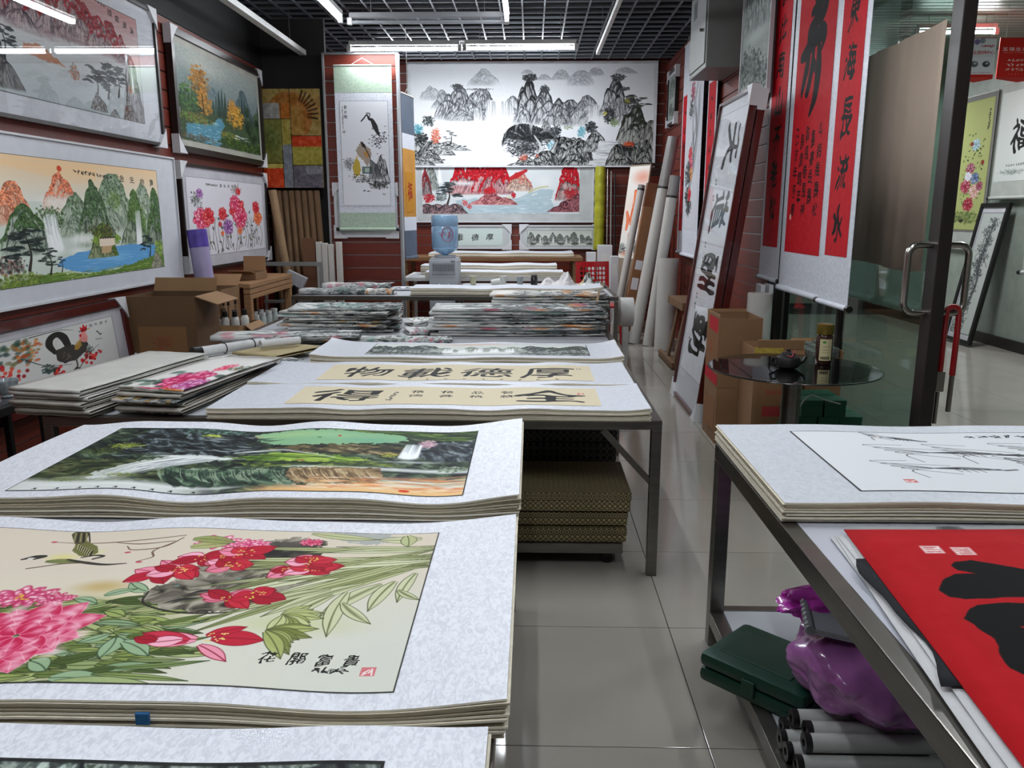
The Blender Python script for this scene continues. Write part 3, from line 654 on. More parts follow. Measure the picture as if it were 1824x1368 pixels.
    c.bush(.82, .50, .06, .09, ['2e3032', '45484a', '1e2022'], 110, .014); c.bush(.80, .48, .02, .02, ['b0a840', 'c8c060'], 16, .010); c.bush(.84, .57, .05, .04, ['8aa078', '6c845c', 'aebc98'], 50, .012)
    c.mountain(.56, .56, .05, .76, 'c4c6c8', '4c4e50', 101, '6c6e70', .05, 1, freq=6, mist=.3)
    for k in range(26):
        t = k / 25 * 3.1 + .05; c.stroke([(.50, .76), (.50 - .10 * math.cos(t * .9 - .2), .74 - .15 * math.sin(t)), (.505 - .13 * math.cos(t * .9 - .2), .82 - .16 * math.sin(t))], [.004, .012, .004], '8a8c8c' if k % 5 == 0 else '16181a', .8)
    c.bush(.485, .74, .24, .12, ['141618', '1e2022', '303234', '4a4c4e'], 260, .024, flat=.45); c.bush(.47, .85, .20, .07, ['141618', '26282a', '3a3c3e'], 120, .022, flat=.45); c.stroke([(.53, .93), (.535, .80), (.51, .70)], [.018, .012, .006], 'c9cbcb', .9)
    c.bush(.60, .66, .05, .07, ['34383a', '4c5254', '22262a'], 90, .014); c.bush(.745, .62, .06, .06, ['2c3032', '44484a', '1c2022'], 90, .014); c.bush(.705, .66, .04, .055, ['6aa6b8', '9accd6', '448a9c'], 60, .013); c.bush(.585, .80, .045, .06, ['74b0c0', 'a8d4dc', '4a90a2', 'dfe8ea'], 70, .013); c.bush(.65, .62, .05, .02, ['6c8060', '8a9a74'], 24, .010)
    for i, (u, v, ru, rv) in enumerate(((.63, .86, .26, .15), (.70, .87, .24, .15), (.56, .94, .22, .09), (.76, .76, .18, .11), (.48, .97, .22, .06), (.68, .97, .30, .10))): c.rock(u, v, ru, rv, 'c4c6c4', '141618', 30 + i)
    c.bush(.66, .74, .10, .025, ['16181a', '2a2c2c', 'b8bab8'], 60, .012)
    c.poly([(.78, .74), (.86, .76), (.84, .86), (.80, .93), (.82, 1), (.73, 1), (.76, .90)], 'dcdfe2', .95, .03); c.ripple(.73, .84, .76, .99, ['55585c', '8a8e92', 'f4f6f8'], 60, .6)
    for i, (u, v, ru, rv) in enumerate(((.86, .92, .20, .14), (.92, .90, .20, .14), (.975, .90, .18, .16))): c.rock(u, v, ru, rv, 'b4b6b2', '1c1c1c', 40 + i)
    c.bush(.90, .79, .055, .03, ['c44a2c', 'd86a44', 'a83c24'], 60, .013); c.bush(.90, .83, .06, .03, ['1c1c1c', '2c2c2c'], 40, .014)
    c.bush(.465, .92, .05, .035, ['c05440', 'd88474', 'a84836'], 50, .010); c.bush(.52, .90, .02, .015, ['c05440'], 14, .008)
    c.grain(.015); return c

def pic_red_valley():
    c = Cv(900, 290, 'd3d8da')
    c.mountain(.06, .0, .06, .55, 'b5b8b4', '4a524e', 103, None, 0, .8, freq=6); c.fall(.11, .02, .35, .015)
    for (u, t, hw, s_) in ((.24, -.1, .09, 1), (.33, -.12, .12, 2), (.42, -.2, .13, 3), (.50, -.05, .10, 4)): c.mountain(u, t, hw, .62, 'd6a8a8', '5a3a40', 110 + s_, 'a81c26', .20, .8, freq=8, mist=.25)
    c.mountain(.62, .12, .11, .55, 'd8c4b4', '7c5c54', 117, 'c06a5a', .10, .9, freq=8, mist=.3); c.stroke([(.55, .30), (.60, .22), (.66, .12)], [.03, .05, .03], 'b01f26', .9)
    c.mountain(.94, -.05, .10, .75, 'c9a8a4', '4a3a3c', 119, 'a81c26', .24, .7, freq=7, mist=.2); c.mountain(.02, .05, .05, .65, 'a89898', '3c3438', 121, '7c2a30', .2, .8, freq=6, mist=.2)
    for k in range(6): c.cloud(.16 + .03 * k, .38, .14, .07, 'dfe4e6', .7)
    c.cloud(.78, .35, .25, .2, 'e4e8e6', .6)
    c.poly([(.2, .72), (.45, .66), (.6, .68), (.75, .5), (.84, .5), (.82, .75), (.85, .9), (.8, 1), (.3, 1)], '9fb6be', .8, .04)
    c.ripple(.22, .85, .66, .99, ['dfe8ea', 'f2f6f6', '7f9aa4', 'b4c8ce'], 180, .6, .005)
    c.bush(.43, .54, .14, .09, ['b51e28', '8c141c', 'd0343c', 'c42a30'], 150, .02); c.rock(.44, .70, .45, .12, 'd89a98', '6c2c34', 5); c.rock(.52, .74, .34, .08, 'd8a09a', '6c2c34', 6); c.bush(.58, .62, .05, .06, ['b51e28', 'd0343c', '8c141c'], 50, .018); c.bush(.55, .66, .05, .03, ['d8b84a', 'e0a03c'], 14, .012)
    c.pine(.16, .80, .42, ['2c3436', '3c464a', '20282a'], spread=1.3, n=10); c.bush(.12, .66, .12, .10, ['3a4446', '55605e', '7a8484'], 60, .022); c.bush(.04, .68, .12, .10, ['b51e28', '8c141c', 'c8323a'], 90, .022)
    for i, u in enumerate((.03, .09, .15, .21)): c.rock(u, .92, .34, .13, 'a8888a', '26242a', 50 + i)
    c.bush(.27, .78, .06, .07, ['d04a4c', 'e08a88', 'b52a30'], 50, .016); c.bush(.30, .86, .05, .05, ['d04a4c', 'b52a30'], 30, .014)
    c.bush(.95, .60, .14, .14, ['b51e28', '8c141c', 'c8323a'], 130, .022); c.rock(.93, .84, .4, .13, 'a86a70', '3a1c22', 61); c.rock(.99, .74, .3, .14, 'a86a70', '3a1c22', 62)
    c.stroke([(.70, .62), (.73, .58)], .01, 'e8e4d8', 1, n=2); c.stroke([(.68, .56), (.74, .47), (.8, .44)], [.02, .014], 'b8b47c', .7)
    return c

def pic_caps(chars, w, h, bg, size, du, u0, sub=True, sx=1.0, sy=1.0, bold=3, smalls=()):
    c = Cv(w, h, bg); c.grain(.015)
    c.text(chars, u0, .52, size, '1e1c1c', du=du, sx=sx, sy=sy, bold=bold, brush=.22, shear=.1)
    for k, (u, t) in enumerate(smalls):
        c.text(t, u, .30, .17, '1e1c1c', dv=.22, brush=.3, bold=1, sx=1.3)
    return c

def pic_ink_strip(w=620, h=150, seed=0, tint='5c665c'):
    c = Cv(w, h, 'c9cdc6'); c.grad('b8beb6', 'd2d6d0', 0, .5)
    for k in range(9): c.mountain(.06 + .11 * k, .12 + .1 * ((k * 7 + seed) % 3), .10, .85, 'b8bcb4', '22262a', 130 + k + seed, tint, .10, .9, freq=7, mist=.4)
    for k in range(4): c.fall(.2 + .2 * k, .4, .8, .01)
    for k in range(7): c.cloud(.1 + .14 * k, .74, .2, .08, 'd8dcd8', .7)
    for k in range(5): c.bush(.08 + .22 * k, .86, .25, .10, ['1e2222', '343a38', '545c56'], 60, .035)
    c.border(.014, '2a2a2a'); return c

def pic_panorama():
    c = Cv(900, 270, 'cdd1cc'); c.cloud(.45, .06, .9, .10, 'd8a084', .7)
    for (u, s_) in ((.05, 1), (.14, 2), (.24, 3), (.74, 4), (.84, 5), (.95, 6)): c.mountain(u, .12 + .05 * (s_ % 3), .13, .9, 'a8aea8', '1c2022', 170 + s_, '363e3a', .14, .8, freq=7, mist=.15)
    for (u, s_) in ((.34, 1), (.46, 2), (.56, 3), (.66, 4)): c.mountain(u, .28 + .05 * (s_ % 2), .09, .75, 'c4cac4', '6a726c', 180 + s_, '7c8a74', .08, .9, freq=8, mist=.6)
    for k in range(5): c.fall(.36 + .07 * k, .45, .8, .02, n=9)
    for k in range(9): c.cloud(.2 + .08 * k, .82, .25, .10, 'dde0dc', .7)
    for u in (.06, .17, .28, .74, .86, .96): c.bush(u, .88, .3, .12, ['16191a', '2a302e', '4a524c', '8a948c'], 110, .04, flat=.5)
    c.border(.010, '2a2a2a'); return c

def pic_carp():
    c = Cv(240, 560, 'e2ddd6'); c.cloud(.7, .12, .3, .12, 'd8846a', .7); c.cloud(.2, .5, .2, .3, 'e8ccb8', .5); c.cloud(.8, .6, .2, .3, 'c8d2d6', .5)
    for p, w in (([(.45, .28), (.55, .36), (.50, .46), (.42, .56), (.40, .62)], [.03, .06, .055, .035, .02]), ([(.15, .50), (.25, .58), (.22, .68)], [.02, .035, .02]), ([(.40, .74), (.45, .80), (.40, .86)], [.02, .04, .02])):
        c.stroke(p, w, 'd4451f', .9); c.stroke(p, [x * .45 for x in w], 'f0a070', .7)
    for k in range(12): c.stroke([(.4 + .05 * k, .3 + .03 * k), (.36 + .06 * k, .42 + .03 * k)], .008, 'e8a078', .6, n=2)
    c.bush(.15, .90, .10, .06, ['2a2c2c', '55605a', '8a9a94'], 50, .016); c.bush(.85, .88, .10, .08, ['2a2c2c', '55605a'], 50, .016); c.cloud(.4, .95, .2, .05, 'd06a44', .7); return c

def pic_peony_rock():
    c = Cv(240, 720, 'c6c7cc')
    for p in ([(.75, .15), (.55, .28), (.7, .40), (.45, .52), (.6, .62), (.40, .78)], [(.85, .2), (.8, .45), (.62, .66)]): c.stroke(p, [.008, .03, .02, .03, .015], '86888a', .6, .3)
    for p in ([(.62, .30), (.75, .45), (.52, .60)], [(.5, .24), (.45, .4), (.6, .55), (.5, .7)], [(.4, .5), (.35, .7), (.42, .85)]): c.stroke(p, [.003, .008, .003], '3a3c3e', .9)
    c.bush(.38, .20, .05, .06, ['b01c3a', 'd0486a', '2a2c2c'], 40, .014); c.bush(.30, .30, .05, .06, ['2a2c2c', '4c5050'], 36, .014)
    for (x, y, r, p, i) in ((.36, .56, .05, ('a01222', 'c82a36', 'e88a84'), 1), (.40, .63, .06, ('b03a5c', 'e06a8a', 'f0b4a4'), 2), (.45, .68, .045, ('c8763a', 'e8a45c', 'f4d0a0'), 3), (.40, .80, .05, ('a01222', 'd02a36', 'ee8a84'), 4)): c.peony(x, y, r, *p, seed=i)
    c.bush(.26, .68, .08, .08, ['1e2020', '3a4040', '5a6060'], 70, .016); c.bush(.38, .87, .07, .05, ['1e2020', '3a4040'], 50, .016); c.bush(.20, .80, .05, .05, ['1e2020', '4a5050'], 40, .014)
    c.grain(.015); return c

def pic_red_couplet(chars, w=150, h=820, size=.075, dv=.135, v0=.09):
    c = Cv(w, h, 'b81622'); c.grain(.03, 60)
    for k in range(60): c.dab(c.r.random(), c.r.random(), .0018, .0018, 'd8a04a', .7)
    c.text(chars, .5, v0, size * 1.6, '17120f', dv=dv, bold=4, brush=.30, sx=.85, shear=.12)
    if not chars: c.scribble(.5, .06, .5, .95, 7, .05, '17120f', seed=5)
    return c

def pic_red_longevity():
    c = Cv(330, 860, 'b81622'); c.grain(.03, 60)
    for k in range(90): c.dab(c.r.random(), c.r.random(), .0018, .0018, 'd8a04a', .7)
    K = '0c0908'; S = lambda p, w: c.stroke(p, [q * 1.4 for q in w], K, 1, n=7)
    S([(.55, .02), (.56, .06), (.52, .12), (.46, .16)], [.012, .022, .020, .010])
    S([(.36, .125), (.50, .11), (.62, .095), (.68, .09)], [.012, .018, .018, .006])
    S([(.44, .165), (.56, .15), (.66, .14)], [.010, .016, .006])
    S([(.58, .10), (.54, .17), (.50, .22), (.40, .26)], [.016, .024, .022, .010])
    S([(.36, .205), (.52, .19), (.72, .175)], [.010, .018, .008]); S([(.66, .15), (.70, .20), (.62, .235), (.52, .25)], [.010, .020, .016, .006])
    S([(.30, .30), (.34, .265), (.46, .245), (.60, .225)], [.010, .020, .020, .010]); S([(.14, .335), (.26, .325), (.44, .30), (.66, .285), (.72, .30), (.68, .335)], [.012, .020, .020, .022, .016, .006])
    S([(.34, .33), (.30, .38), (.22, .44), (.20, .465)], [.012, .018, .012, .004]); S([(.46, .33), (.44, .39), (.36, .455), (.31, .46)], [.010, .016, .014, .004]); S([(.60, .32), (.62, .40), (.58, .48), (.46, .535)], [.012, .022, .018, .006]); S([(.44, .39), (.50, .375), (.52, .40)], [.008, .012, .004])
    for i, (u, t) in enumerate(((.80, '今朝展壽松'), (.62, '靈臺長壽'), (.46, '龍馬春風神'), (.32, '歸雲鶴年'), (.17, '己亥年冬書'))):
        c.text(t, u, .60 + .02 * (i % 2), .060, K, dv=.062, brush=.32, bold=2, sx=.85)
    c.seal(.12, .875, .010, 'd8a488'); return c

def pic_sideways(w=200, h=1000):
    c = Cv(w, h, 'd4d5da'); c.grain(.02, 40)
    c.text('天道酬勤', .56, .13, .175, '0c0b0c', dv=.235, rot=math.pi / 2, bold=4, brush=.3, sx=1.05, sy=.85)
    for v in (.24, .30, .48, .54, .68, .72, .86): c.scribble(.20, v, .24, v + .025, 2, .012)
    c.border(.0025, '77777c'); return c

def pic_grey_scape(seed=0, w=240, h=420):
    c = Cv(w, h, '8f9690')
    for k in range(5): c.mountain(.2 + .15 * k, .02 + .05 * ((k + seed) % 3), .2, .55, 'a9afaa', '3c4442', 150 + k + seed, '4c5654', .12, .7, freq=6, mist=.4)
    c.cloud(.5, .55, .4, .08, 'b4bab6', .7); c.bush(.3, .75, .25, .14, ['4a524e', '6a726c', '2f3634'], 120, .03); c.bush(.7, .85, .25, .12, ['4a524e', '7a827c', '2f3634'], 120, .03); c.ripple(.2, .9, .6, .7, ['c0c6c4', '7a8280'], 40, .5); return c

def pic_yellow_flowers():
    c = Cv(200, 620, 'a4aa6e')
    for k in range(90): c.dab(.2 + .65 * c.r.random(), .25 + .55 * c.r.random(), .012, .008, c.r.choice(['4a5c34', '5d6c3c', '2f3c28', '7a8850']), .85, c.r.uniform(-2, 2), .3)
    for (x, y, r, p, i) in ((.45, .52, .05, ('6a2a3c', '9a4a5c', 'd8a8b0'), 1), (.62, .60, .05, ('3c4a6c', '5c6c94', 'b4c0d4'), 2), (.35, .66, .06, ('7a2434', 'a84456', 'd89aa4'), 3), (.66, .70, .06, ('b08478', 'd0a89c', 'ecd4cc'), 4), (.50, .80, .06, ('7a1c2a', 'a83444', 'd88a90'), 5), (.55, .34, .05, ('6c8a94', 'a4c0c8', 'dce8ec'), 6), (.80, .66, .04, ('6a2a3c', '9a4a5c', 'd8a8b0'), 7), (.4, .58, .04, ('b8b4c0', 'd8d4e0', 'f0f0f4'), 8), (.82, .48, .02, ('6a2a1c', '8a3a2a', 'a85a44'), 9), (.42, .33, .02, ('6a2a1c', '8a3a2a', 'a85a44'), 10)): c.peony(x, y, r, *p, seed=i)
    c.bush(.4, .90, .20, .05, ['5d6c3c', '4a5c34', '7c7a50', '8a9a5c'], 90, .02); c.dab(.32, .93, .03, .015, '2a2a24', .9); c.scribble(.88, .08, .88, .24, 8, .022); c.border(.004, '8a8a50'); return c

def pic_fortune():
    c = Cv(200, 360, 'c9ceca'); c.text('福', .60, .52, .40, '1c1c1c', bold=3, brush=.35, sx=.9); c.bush(.5, .90, .25, .035, ['55605c', '8a928e', 'a8b0ac'], 60, .014); c.scribble(.3, .82, .9, .82, 9, .03, '55605c'); return c

def pic_ink_branch():
    c = Cv(170, 640, 'a9aeaa')
    for k in range(34):
        v = .06 + .9 * k / 33; u = .62 - .35 * (k / 33) + .12 * math.sin(k * 1.3)
        c.bush(u, v, .07, .025, ['26282a', '44484a', '6a6e6e', '8a8e8c'], 16, .014); c.stroke([(u, v), (u + c.r.uniform(-.25, .25), v + .05), (u + c.r.uniform(-.3, .3), v + .08)], .003, '3a3c3c', .7)
    c.stroke([(.7, .05), (.5, .4), (.62, .6), (.25, .97)], [.008, .02, .014, .02], '3a3c3e', .7, .3); c.border(.004, '55585a'); return c

def pic_banner(red):
    c = Cv(240, 320, 'd03028' if red else 'e6e8ec')
    if red:
        c.text('五强生产企业', .14, .28, .12, 'f0e4e0', du=.15, bold=1); c.scribble(.1, .37, .95, .37, 14, .025, 'f0d0c8'); c.scribble(.2, .56, .9, .56, 7, .07, 'f0dcd4'); c.scribble(.2, .68, .9, .68, 7, .07, 'f0dcd4', seed=2); c.scribble(.2, .80, .7, .80, 5, .07, 'f0dcd4', seed=3); c.scribble(.25, .92, .9, .92, 9, .022, 'f0d0c8')
    else:
        for (u, v, k) in ((.15, .14, '3a62b4'), (.30, .12, '8aa4d0'), (.62, .06, '8c94a8'), (.48, .09, '7a6a9c')): c.dab(u, v, .07, .09, k, .9, 0, .4)
        c.scribble(.6, .20, .95, .20, 6, .06, 'b03a4c', seed=4); c.text('生产企业直销中心', .08, .36, .12, 'c0282c', du=.12, bold=1); c.scribble(.1, .45, .95, .45, 16, .02, '55607a')
        for u, k in ((.14, '2a4a94'), (.46, '55585c'), (.78, '3c3e42')): c.dab(u, .66, .09, .09, k, .9, 0, .3); c.dab(u + .02, .64, .04, .04, 'c8ccd4', .8)
        c.scribble(.3, .88, .95, .88, 10, .03, 'a83a44'); c.grad('d03028', 'd03028', .93, 1)
    return c

def pic_gold_waterfall():
    """the dark green landscape scroll, seen upside down from this side of the table"""
    c = Cv(1150, 480, '2c352e')
    c.tex([(0, 0), (1, 0), (1, 1), (0, 1)], ['0e1112', '1c2422', '2c3a2c', '40503a', '6a7a66'], 16, 30, .3, 1, 3, 0)
    c.tex([(.0, .55), (.34, .58), (.36, .85), (.1, .9), (0, .9)], ['121814', '26301f', '3c4a2c', '5c5a38', '6c7c5c'], 20, 40, -.2, .9, 9)
    c.poly([(.36, .10), (.43, .03), (.60, .02), (.80, .06), (.82, .20), (.76, .25), (.62, .28), (.54, .33), (.46, .26), (.40, .17)], '86b48a', .96, .04)
    c.cloud(.50, .10, .35, .10, 'a8c888', .6); c.cloud(.72, .20, .3, .07, '6ca890', .6); c.cloud(.6, .12, .3, .08, '9ac694', .5)
    c.tex([(.55, 0), (1, 0), (1, .24), (.9, .18), (.80, .09), (.66, .035)], ['1a261a', '2f4424', '4c6a2c', '7a9440'], 8, 50, .12, 1, 5)
    c.tex([(.10, .02), (.36, .0), (.42, .16), (.40, .26), (.46, .34), (.40, .46), (.30, .52), (.18, .46), (.06, .42)], ['080a0b', '14181a', '23292c', '3a4448', '7a868a'], 18, 34, .5, .95, 7)
    for k in range(70):
        x = c.r.uniform(.08, .44); y = c.r.uniform(.12, .48); c.stroke([(x, y), (x + .03, y + .03), (x + .07, y + .02)], [0, .012, 0], c.r.choice(['06080a', '101416', '8a9698', '2a3234']), .6)
    c.bush(.28, .05, .25, .06, ['3c5c50', '55806c', '24382e', '9ac0ac', '16241e'], 130, .022, flat=.5); c.bush(.285, .13, .07, .028, ['9aac2c', 'c0cc48', '6c7c24', 'dce070'], 80, .014, flat=.5)
    c.bush(.10, .33, .12, .05, ['9aac2c', 'c4d050', '6c7c24', '44501c'], 150, .014, flat=.45); c.bush(.06, .42, .14, .07, ['4c5c2c', '6a7a3c', '2c3820'], 90, .016, flat=.5)
    c.bush(.41, .115, .05, .012, ['b0785a', 'c8a48a'], 20, .010); c.dab(.63, .13, .012, .02, 'b8442c', .95); c.dab(.58, .165, .02, .008, '3a4438', .9)
    # left cascade
    c.poly([(.26, .48), (.36, .47), (.41, .52), (.34, .58), (.27, .66), (.22, .80), (.14, .86), (.13, .76), (.18, .64)], 'd8dedc', .8, .05)
    for k in range(170):
        t = c.r.random(); x = .30 + .09 * t; y = .48 + .05 * c.r.random(); e = c.r.uniform(.5, 1)
        c.stroke([(x, y), (x - .06 * e, y + .10 * e), (x - .13 * e, y + .20 * e), (x - .16 * e, y + .33 * e)], [0, .004, .003, 0], c.r.choice(['f6f8f8', 'd2d8d8', '6a7676', 'fafafa', '3a4444', 'eef2f2']), .7)
    for k in range(9): c.cloud(.24 + .03 * k, .50 + .01 * (k % 3), .12, .03, 'e6ebea', .7)
    c.cloud(.16, .84, .3, .05, 'dde2e0', .7)
    # middle ground
    c.tex([(.46, .36), (.54, .30), (.66, .28), (.78, .28), (.84, .36), (.82, .46), (.70, .44), (.56, .42)], ['141a18', '2c3024', '4a4430', '6a5c3c', 'a09474'], 16, 40, .25, 1, 13)
    c.tex([(.40, .50), (.50, .43), (.60, .44), (.72, .50), (.76, .55), (.62, .58), (.48, .56)], ['3c5420', '5a7c2c', '84a43c', 'b4c85c'], 8, 60, .1, 1, 15)
    c.tex([(.42, .57), (.62, .58), (.76, .56), (.86, .62), (.70, .66), (.50, .66)], ['1c2618', '34462a', '5c6c34', '8a9a44'], 16, 44, 0, .95, 17)
    c.stroke([(.40, .42), (.50, .38), (.56, .42), (.66, .50)], [.012, .012, .008, .006], 'e2e8e6', .8, soft=.02); c.bush(.79, .46, .06, .04, ['b0ac34', 'd0c84c', '4c5c24'], 60, .013, flat=.5); c.bush(.585, .555, .03, .014, ['8a4a34', 'b06a44'], 16, .008)
    c.tex([(.84, .22), (1, .18), (1, .55), (.90, .54), (.84, .44)], ['0e1114', '1c2228', '30383e', '5a646a', '8a9296'], 18, 30, .8, .95, 19)
    c.bush(.875, .24, .06, .07, ['d0a8b4', 'b88c9c', 'e4ccd4', '8a6a74'], 130, .014); c.fall(.842, .27, .50, .020, 'f2f6f8', '9aa4a8', 16)
    for k in range(10): c.cloud(.60 + .045 * k, .66 + .004 * k, .16, .045, 'eceff0', .75)
    c.cloud(.86, .56, .3, .03, 'e4e9ea', .7)
    # near half: ranges standing on their heads, sky and sun at the near edge
    c.grad('e8e2d6', 'e6bc84', .80, 1.0, .0)
    X, Y = c.X, c.Y
    m = sstep(.50, .72, X) * sstep(.72, .92, Y); c.mix(m * .95, 'e9dcc6')
    m = sstep(.48, .60, X) * sstep(.88, .99, Y); c.mix(m * .9, 'e8b878')
    m = (1 - sstep(.34, .52, X)) * sstep(.84, .93, Y + .10 * (.3 - X)); c.mix(m * .95, 'd9dcda')
    for (u0, u1, pal, lt) in ((.30, .62, ['131c17', '22332a', '3a5040', '5c745c', '93a58c'], 0), (.60, .76, ['5a4830', '80684a', 'a58c66', 'c8b490'], 1)):
        for k in range(9):
            u = u0 + (u1 - u0) * (k + .5) / 9; w = .035
            c.tex([(u - w, .68), (u + w, .66), (u + w + .025, .80), (u + .045, .93 - .05 * lt), (u + .015, .90), (u - w + .01, .80)], pal, 26, 7, -.9, .95, 30 + k + lt * 20, .02)
            for q in range(7):
                x = u + c.r.uniform(-w, w); c.stroke([(x - .02, .69), (x, .78), (x + .035, .87 + c.r.uniform(0, .03))], [.001, .004, 0], c.r.choice(pal[:2] + pal[-1:]), .8)
    c.ripple(.62, .98, .80, .95, ['e8a868', 'f0d0a0', 'd8804c', 'f0e8dc', 'e09060'], 120, .6, .010)
    c.stroke([(.74, .83), (.86, .80), (1, .76)], [.006, .012, .008], 'd07c58', .6, soft=.02); c.dab(.868, .955, .032, .016, 'd2431f', 1, 0, .2); c.bush(.96, .66, .10, .05, ['8a9a84', 'b0bca4', '6c7c68', '4c5c50'], 80, .016)
    c.bush(.20, .80, .10, .03, ['7a8a34', '9aa444', '3c4a2c'], 50, .012, flat=.5); c.bush(.10, .86, .16, .03, ['5a6c34', '7c8c44'], 60, .012, flat=.5)
    for k in range(5): c.cloud(.1 + .09 * k, .93, .2, .03, 'dfe2e0', .7)
    for u in (.05, .10, .15, .19, .23, .27, .31, .35, .40): c.scribble(u, .975, u + .015, .975, 1, .03, '20241f')
    c.border(.007, '1c1c1c'); return c

def pic_table_peonies():
    """hanging scroll of peonies and daylily leaves lying on its side"""
    c = Cv(1500, 760, 'd6d2c2')
    m = sstep(.2, .9, c.Y); c.mix((1 - m) * .7, 'd4c6b4'); c.mix(m * sstep(.5, 1, c.X) * .8, 'cdd1c6'); c.mix(m * (1 - sstep(.3, .8, c.X)) * .5, 'ddd9b8')
    c.cloud(.48, .47, .14, .07, 'b89c5c', .75); c.cloud(.55, .60, .4, .14, 'c2b878', .5); c.cloud(.82, .68, .3, .10, 'bcc488', .6); c.cloud(.92, .25, .2, .14, 'c4c894', .5)
    # birds and branches
    for p in ([(.29, .105), (.38, .115), (.47, .10), (.53, .07)], [(.40, .11), (.46, .14), (.52, .12)], [(.44, .155), (.46, .19), (.51, .17), (.53, .09)], [(.49, .285), (.51, .25), (.50, .20), (.525, .12)]): c.stroke(p, [.002, .004, .003], '6a5240', .9)
    for (u, v) in ((.29, .105), (.495, .29), (.455, .21)): c.dab(u, v, .014, .009, 'b84a58', .9)
    c.dab(.345, .24, .08, .05, 'd8d080', .7, .1, .8); c.dab(.395, .20, .05, .04, 'd8d498', .5, .1, .8)
    c.leaf(.325, .27, .12, -.12, .018, '7c8450', '3a4024', .95, .2)
    c.stroke([(.315, .02), (.335, .09), (.352, .13)], [.030, .020, .022], '4a4630', .95)
    for k in range(6): c.stroke([(.305 + .005 * k, .015), (.325 + .006 * k, .10)], .0025, '15140e' if k % 2 else '9a9468', .9, n=2)
    c.poly([(.335, .12), (.355, .10), (.385, .15), (.398, .20), (.392, .235), (.372, .225), (.345, .18)], '6a6a3c', .97, .006)
    for k in range(14): c.stroke([(.342 + .0032 * k, .125 + .0045 * k), (.352 + .003 * k, .165 + .005 * k)], .0035, '1a1912' if k % 2 else 'c2bd8c', .9, n=2)
    c.stroke([(.28, .26), (.295, .235), (.31, .23), (.30, .255)], [.006, .012, .010, .005], '2c2a26', .95); c.dab(.292, .25, .014, .010, 'd8d8d4', .9)
    c.stroke([(.36, .255), (.40, .285), (.44, .305), (.475, .30)], [.006, .009, .007, .003], '34302a', .95); c.stroke([(.38, .24), (.40, .225), (.418, .235), (.405, .255)], [.004, .006, .006], '26241f', .95); c.stroke([(.31, .33), (.36, .29), (.40, .285)], .004, '5a4a3c', .9)
    # leaf mass
    for (u, v, ru, rv) in ((.46, .62, .22, .08), (.55, .72, .24, .14), (.60, .88, .20, .10), (.50, .95, .3, .06), (.42, .58, .2, .06)): c.cloud(u, v, ru * 1.3, rv * 1.3, '6f7c40', .75)
    for k in range(240):
        u = c.r.uniform(.30, .66); v = c.r.uniform(.56, 1.02)
        if (u - .50) * 1.3 + abs(v - .78) * .9 > .30: continue
        g = c.r.choice(['7c8c48', '97a660', '66783c', 'a8b478', '55682f', '8fa06a', '46582a', '86a07c'])
        c.leaf(u, v, c.r.uniform(.06, .17), c.r.uniform(-.40, .30), c.r.uniform(.010, .024), g, '303a1e', .95, c.r.uniform(-.25, .25))
    for (u, v, L, t, w) in ((.56, .50, .10, 3.5, .026), (.565, .50, .12, -.35, .02), (.46, .55, .09, .1, .02), (.50, .53, .09, -.8, .02), (.585, .78, .10, 1.2, .03), (.60, .80, .12, .3, .03), (.57, .76, .08, 2.2, .02), (.55, .98, .16, -.15, .035), (.50, .90, .08, .3, .03)): c.leaf(u, v, L, t, w, '93ae8a', '2f4430', .95, .3)
    c.leaf(.62, .93, .24, -.10, .012, '74884c', '34442a', .95, -.08); c.leaf(.60, .96, .26, .03, .012, '8a9a58', '34442a', .95, .06); c.leaf(.56, 1.0, .28, -.05, .03, '9aaa74', '34442a', .95, .1)
    c.peony(.37, .53, .11, 'b8305c', 'd86c90', 'f2d0d8', 3, .6, 'd8b040'); c.peony(.425, .55, .07, 'b03058', 'd86488', 'eec0cc', 4, .6)
    # big pink bloom with long soft petals
    for ring, (n, L0, w) in enumerate(((12, .20, .06), (10, .16, .052), (9, .12, .045), (7, .08, .035))):
        for k in range(n):
            t = 6.283 * (k + .5 * (ring % 2)) / n; x = .435 + math.cos(t) * .006; y = .765 + math.sin(t) * .01
            c.leaf(x, y, L0 * c.r.uniform(.85, 1.1), t, w, 'c22650', 'e88aa4', .97, c.r.uniform(-.15, .15))
            q = L0 * .62; c.dab(x + math.cos(t) * q * .95 / c.asp, y + math.sin(t) * q * .95, L0 * .42, w * .85, 'ec98b0', .75, t, .9); c.dab(x + math.cos(t) * L0 * .88 / c.asp, y + math.sin(t) * L0 * .88, L0 * .16, w * .8, 'f8dce2', .55, t, .9)
    # rock
    c.tex([(.565, .55), (.56, .48), (.60, .40), (.60, .33), (.66, .24), (.68, .10), (.74, .05), (.80, .10), (.80, .30), (.82, .42), (.79, .52), (.76, .58), (.69, .63), (.62, .62)], ['26241f', '4a453c', '6e675c', '8f887a', 'aaa394'], 9, 22, -.75, .98, 3, .03, 2.5)
    c.stroke([(.563, .50), (.575, .58), (.64, .63), (.72, .62), (.79, .54)], [.003, .005, .002], '26221e', .9)
    for k in range(20):
        x = c.r.uniform(.60, .80); y = .60 - (x - .58) * c.r.uniform(.4, 2); c.stroke([(x, y), (x + .02, y - .03), (x + .05, y - .04)], [0, .008, 0], c.r.choice(['2c2924', 'b0a898', '1c1a18']), .6)
    for (u, v) in ((.69, .40), (.735, .38), (.77, .58), (.60, .46), (.71, .55)): c.dab(u, v, .010, .007, '6aa090', .7)
    c.tex([(.66, .20), (.70, .10), (.76, .10), (.80, .18), (.76, .30), (.70, .28)], ['1a1918', '34312c', '55504a'], 14, 22, 0, .9, 6)
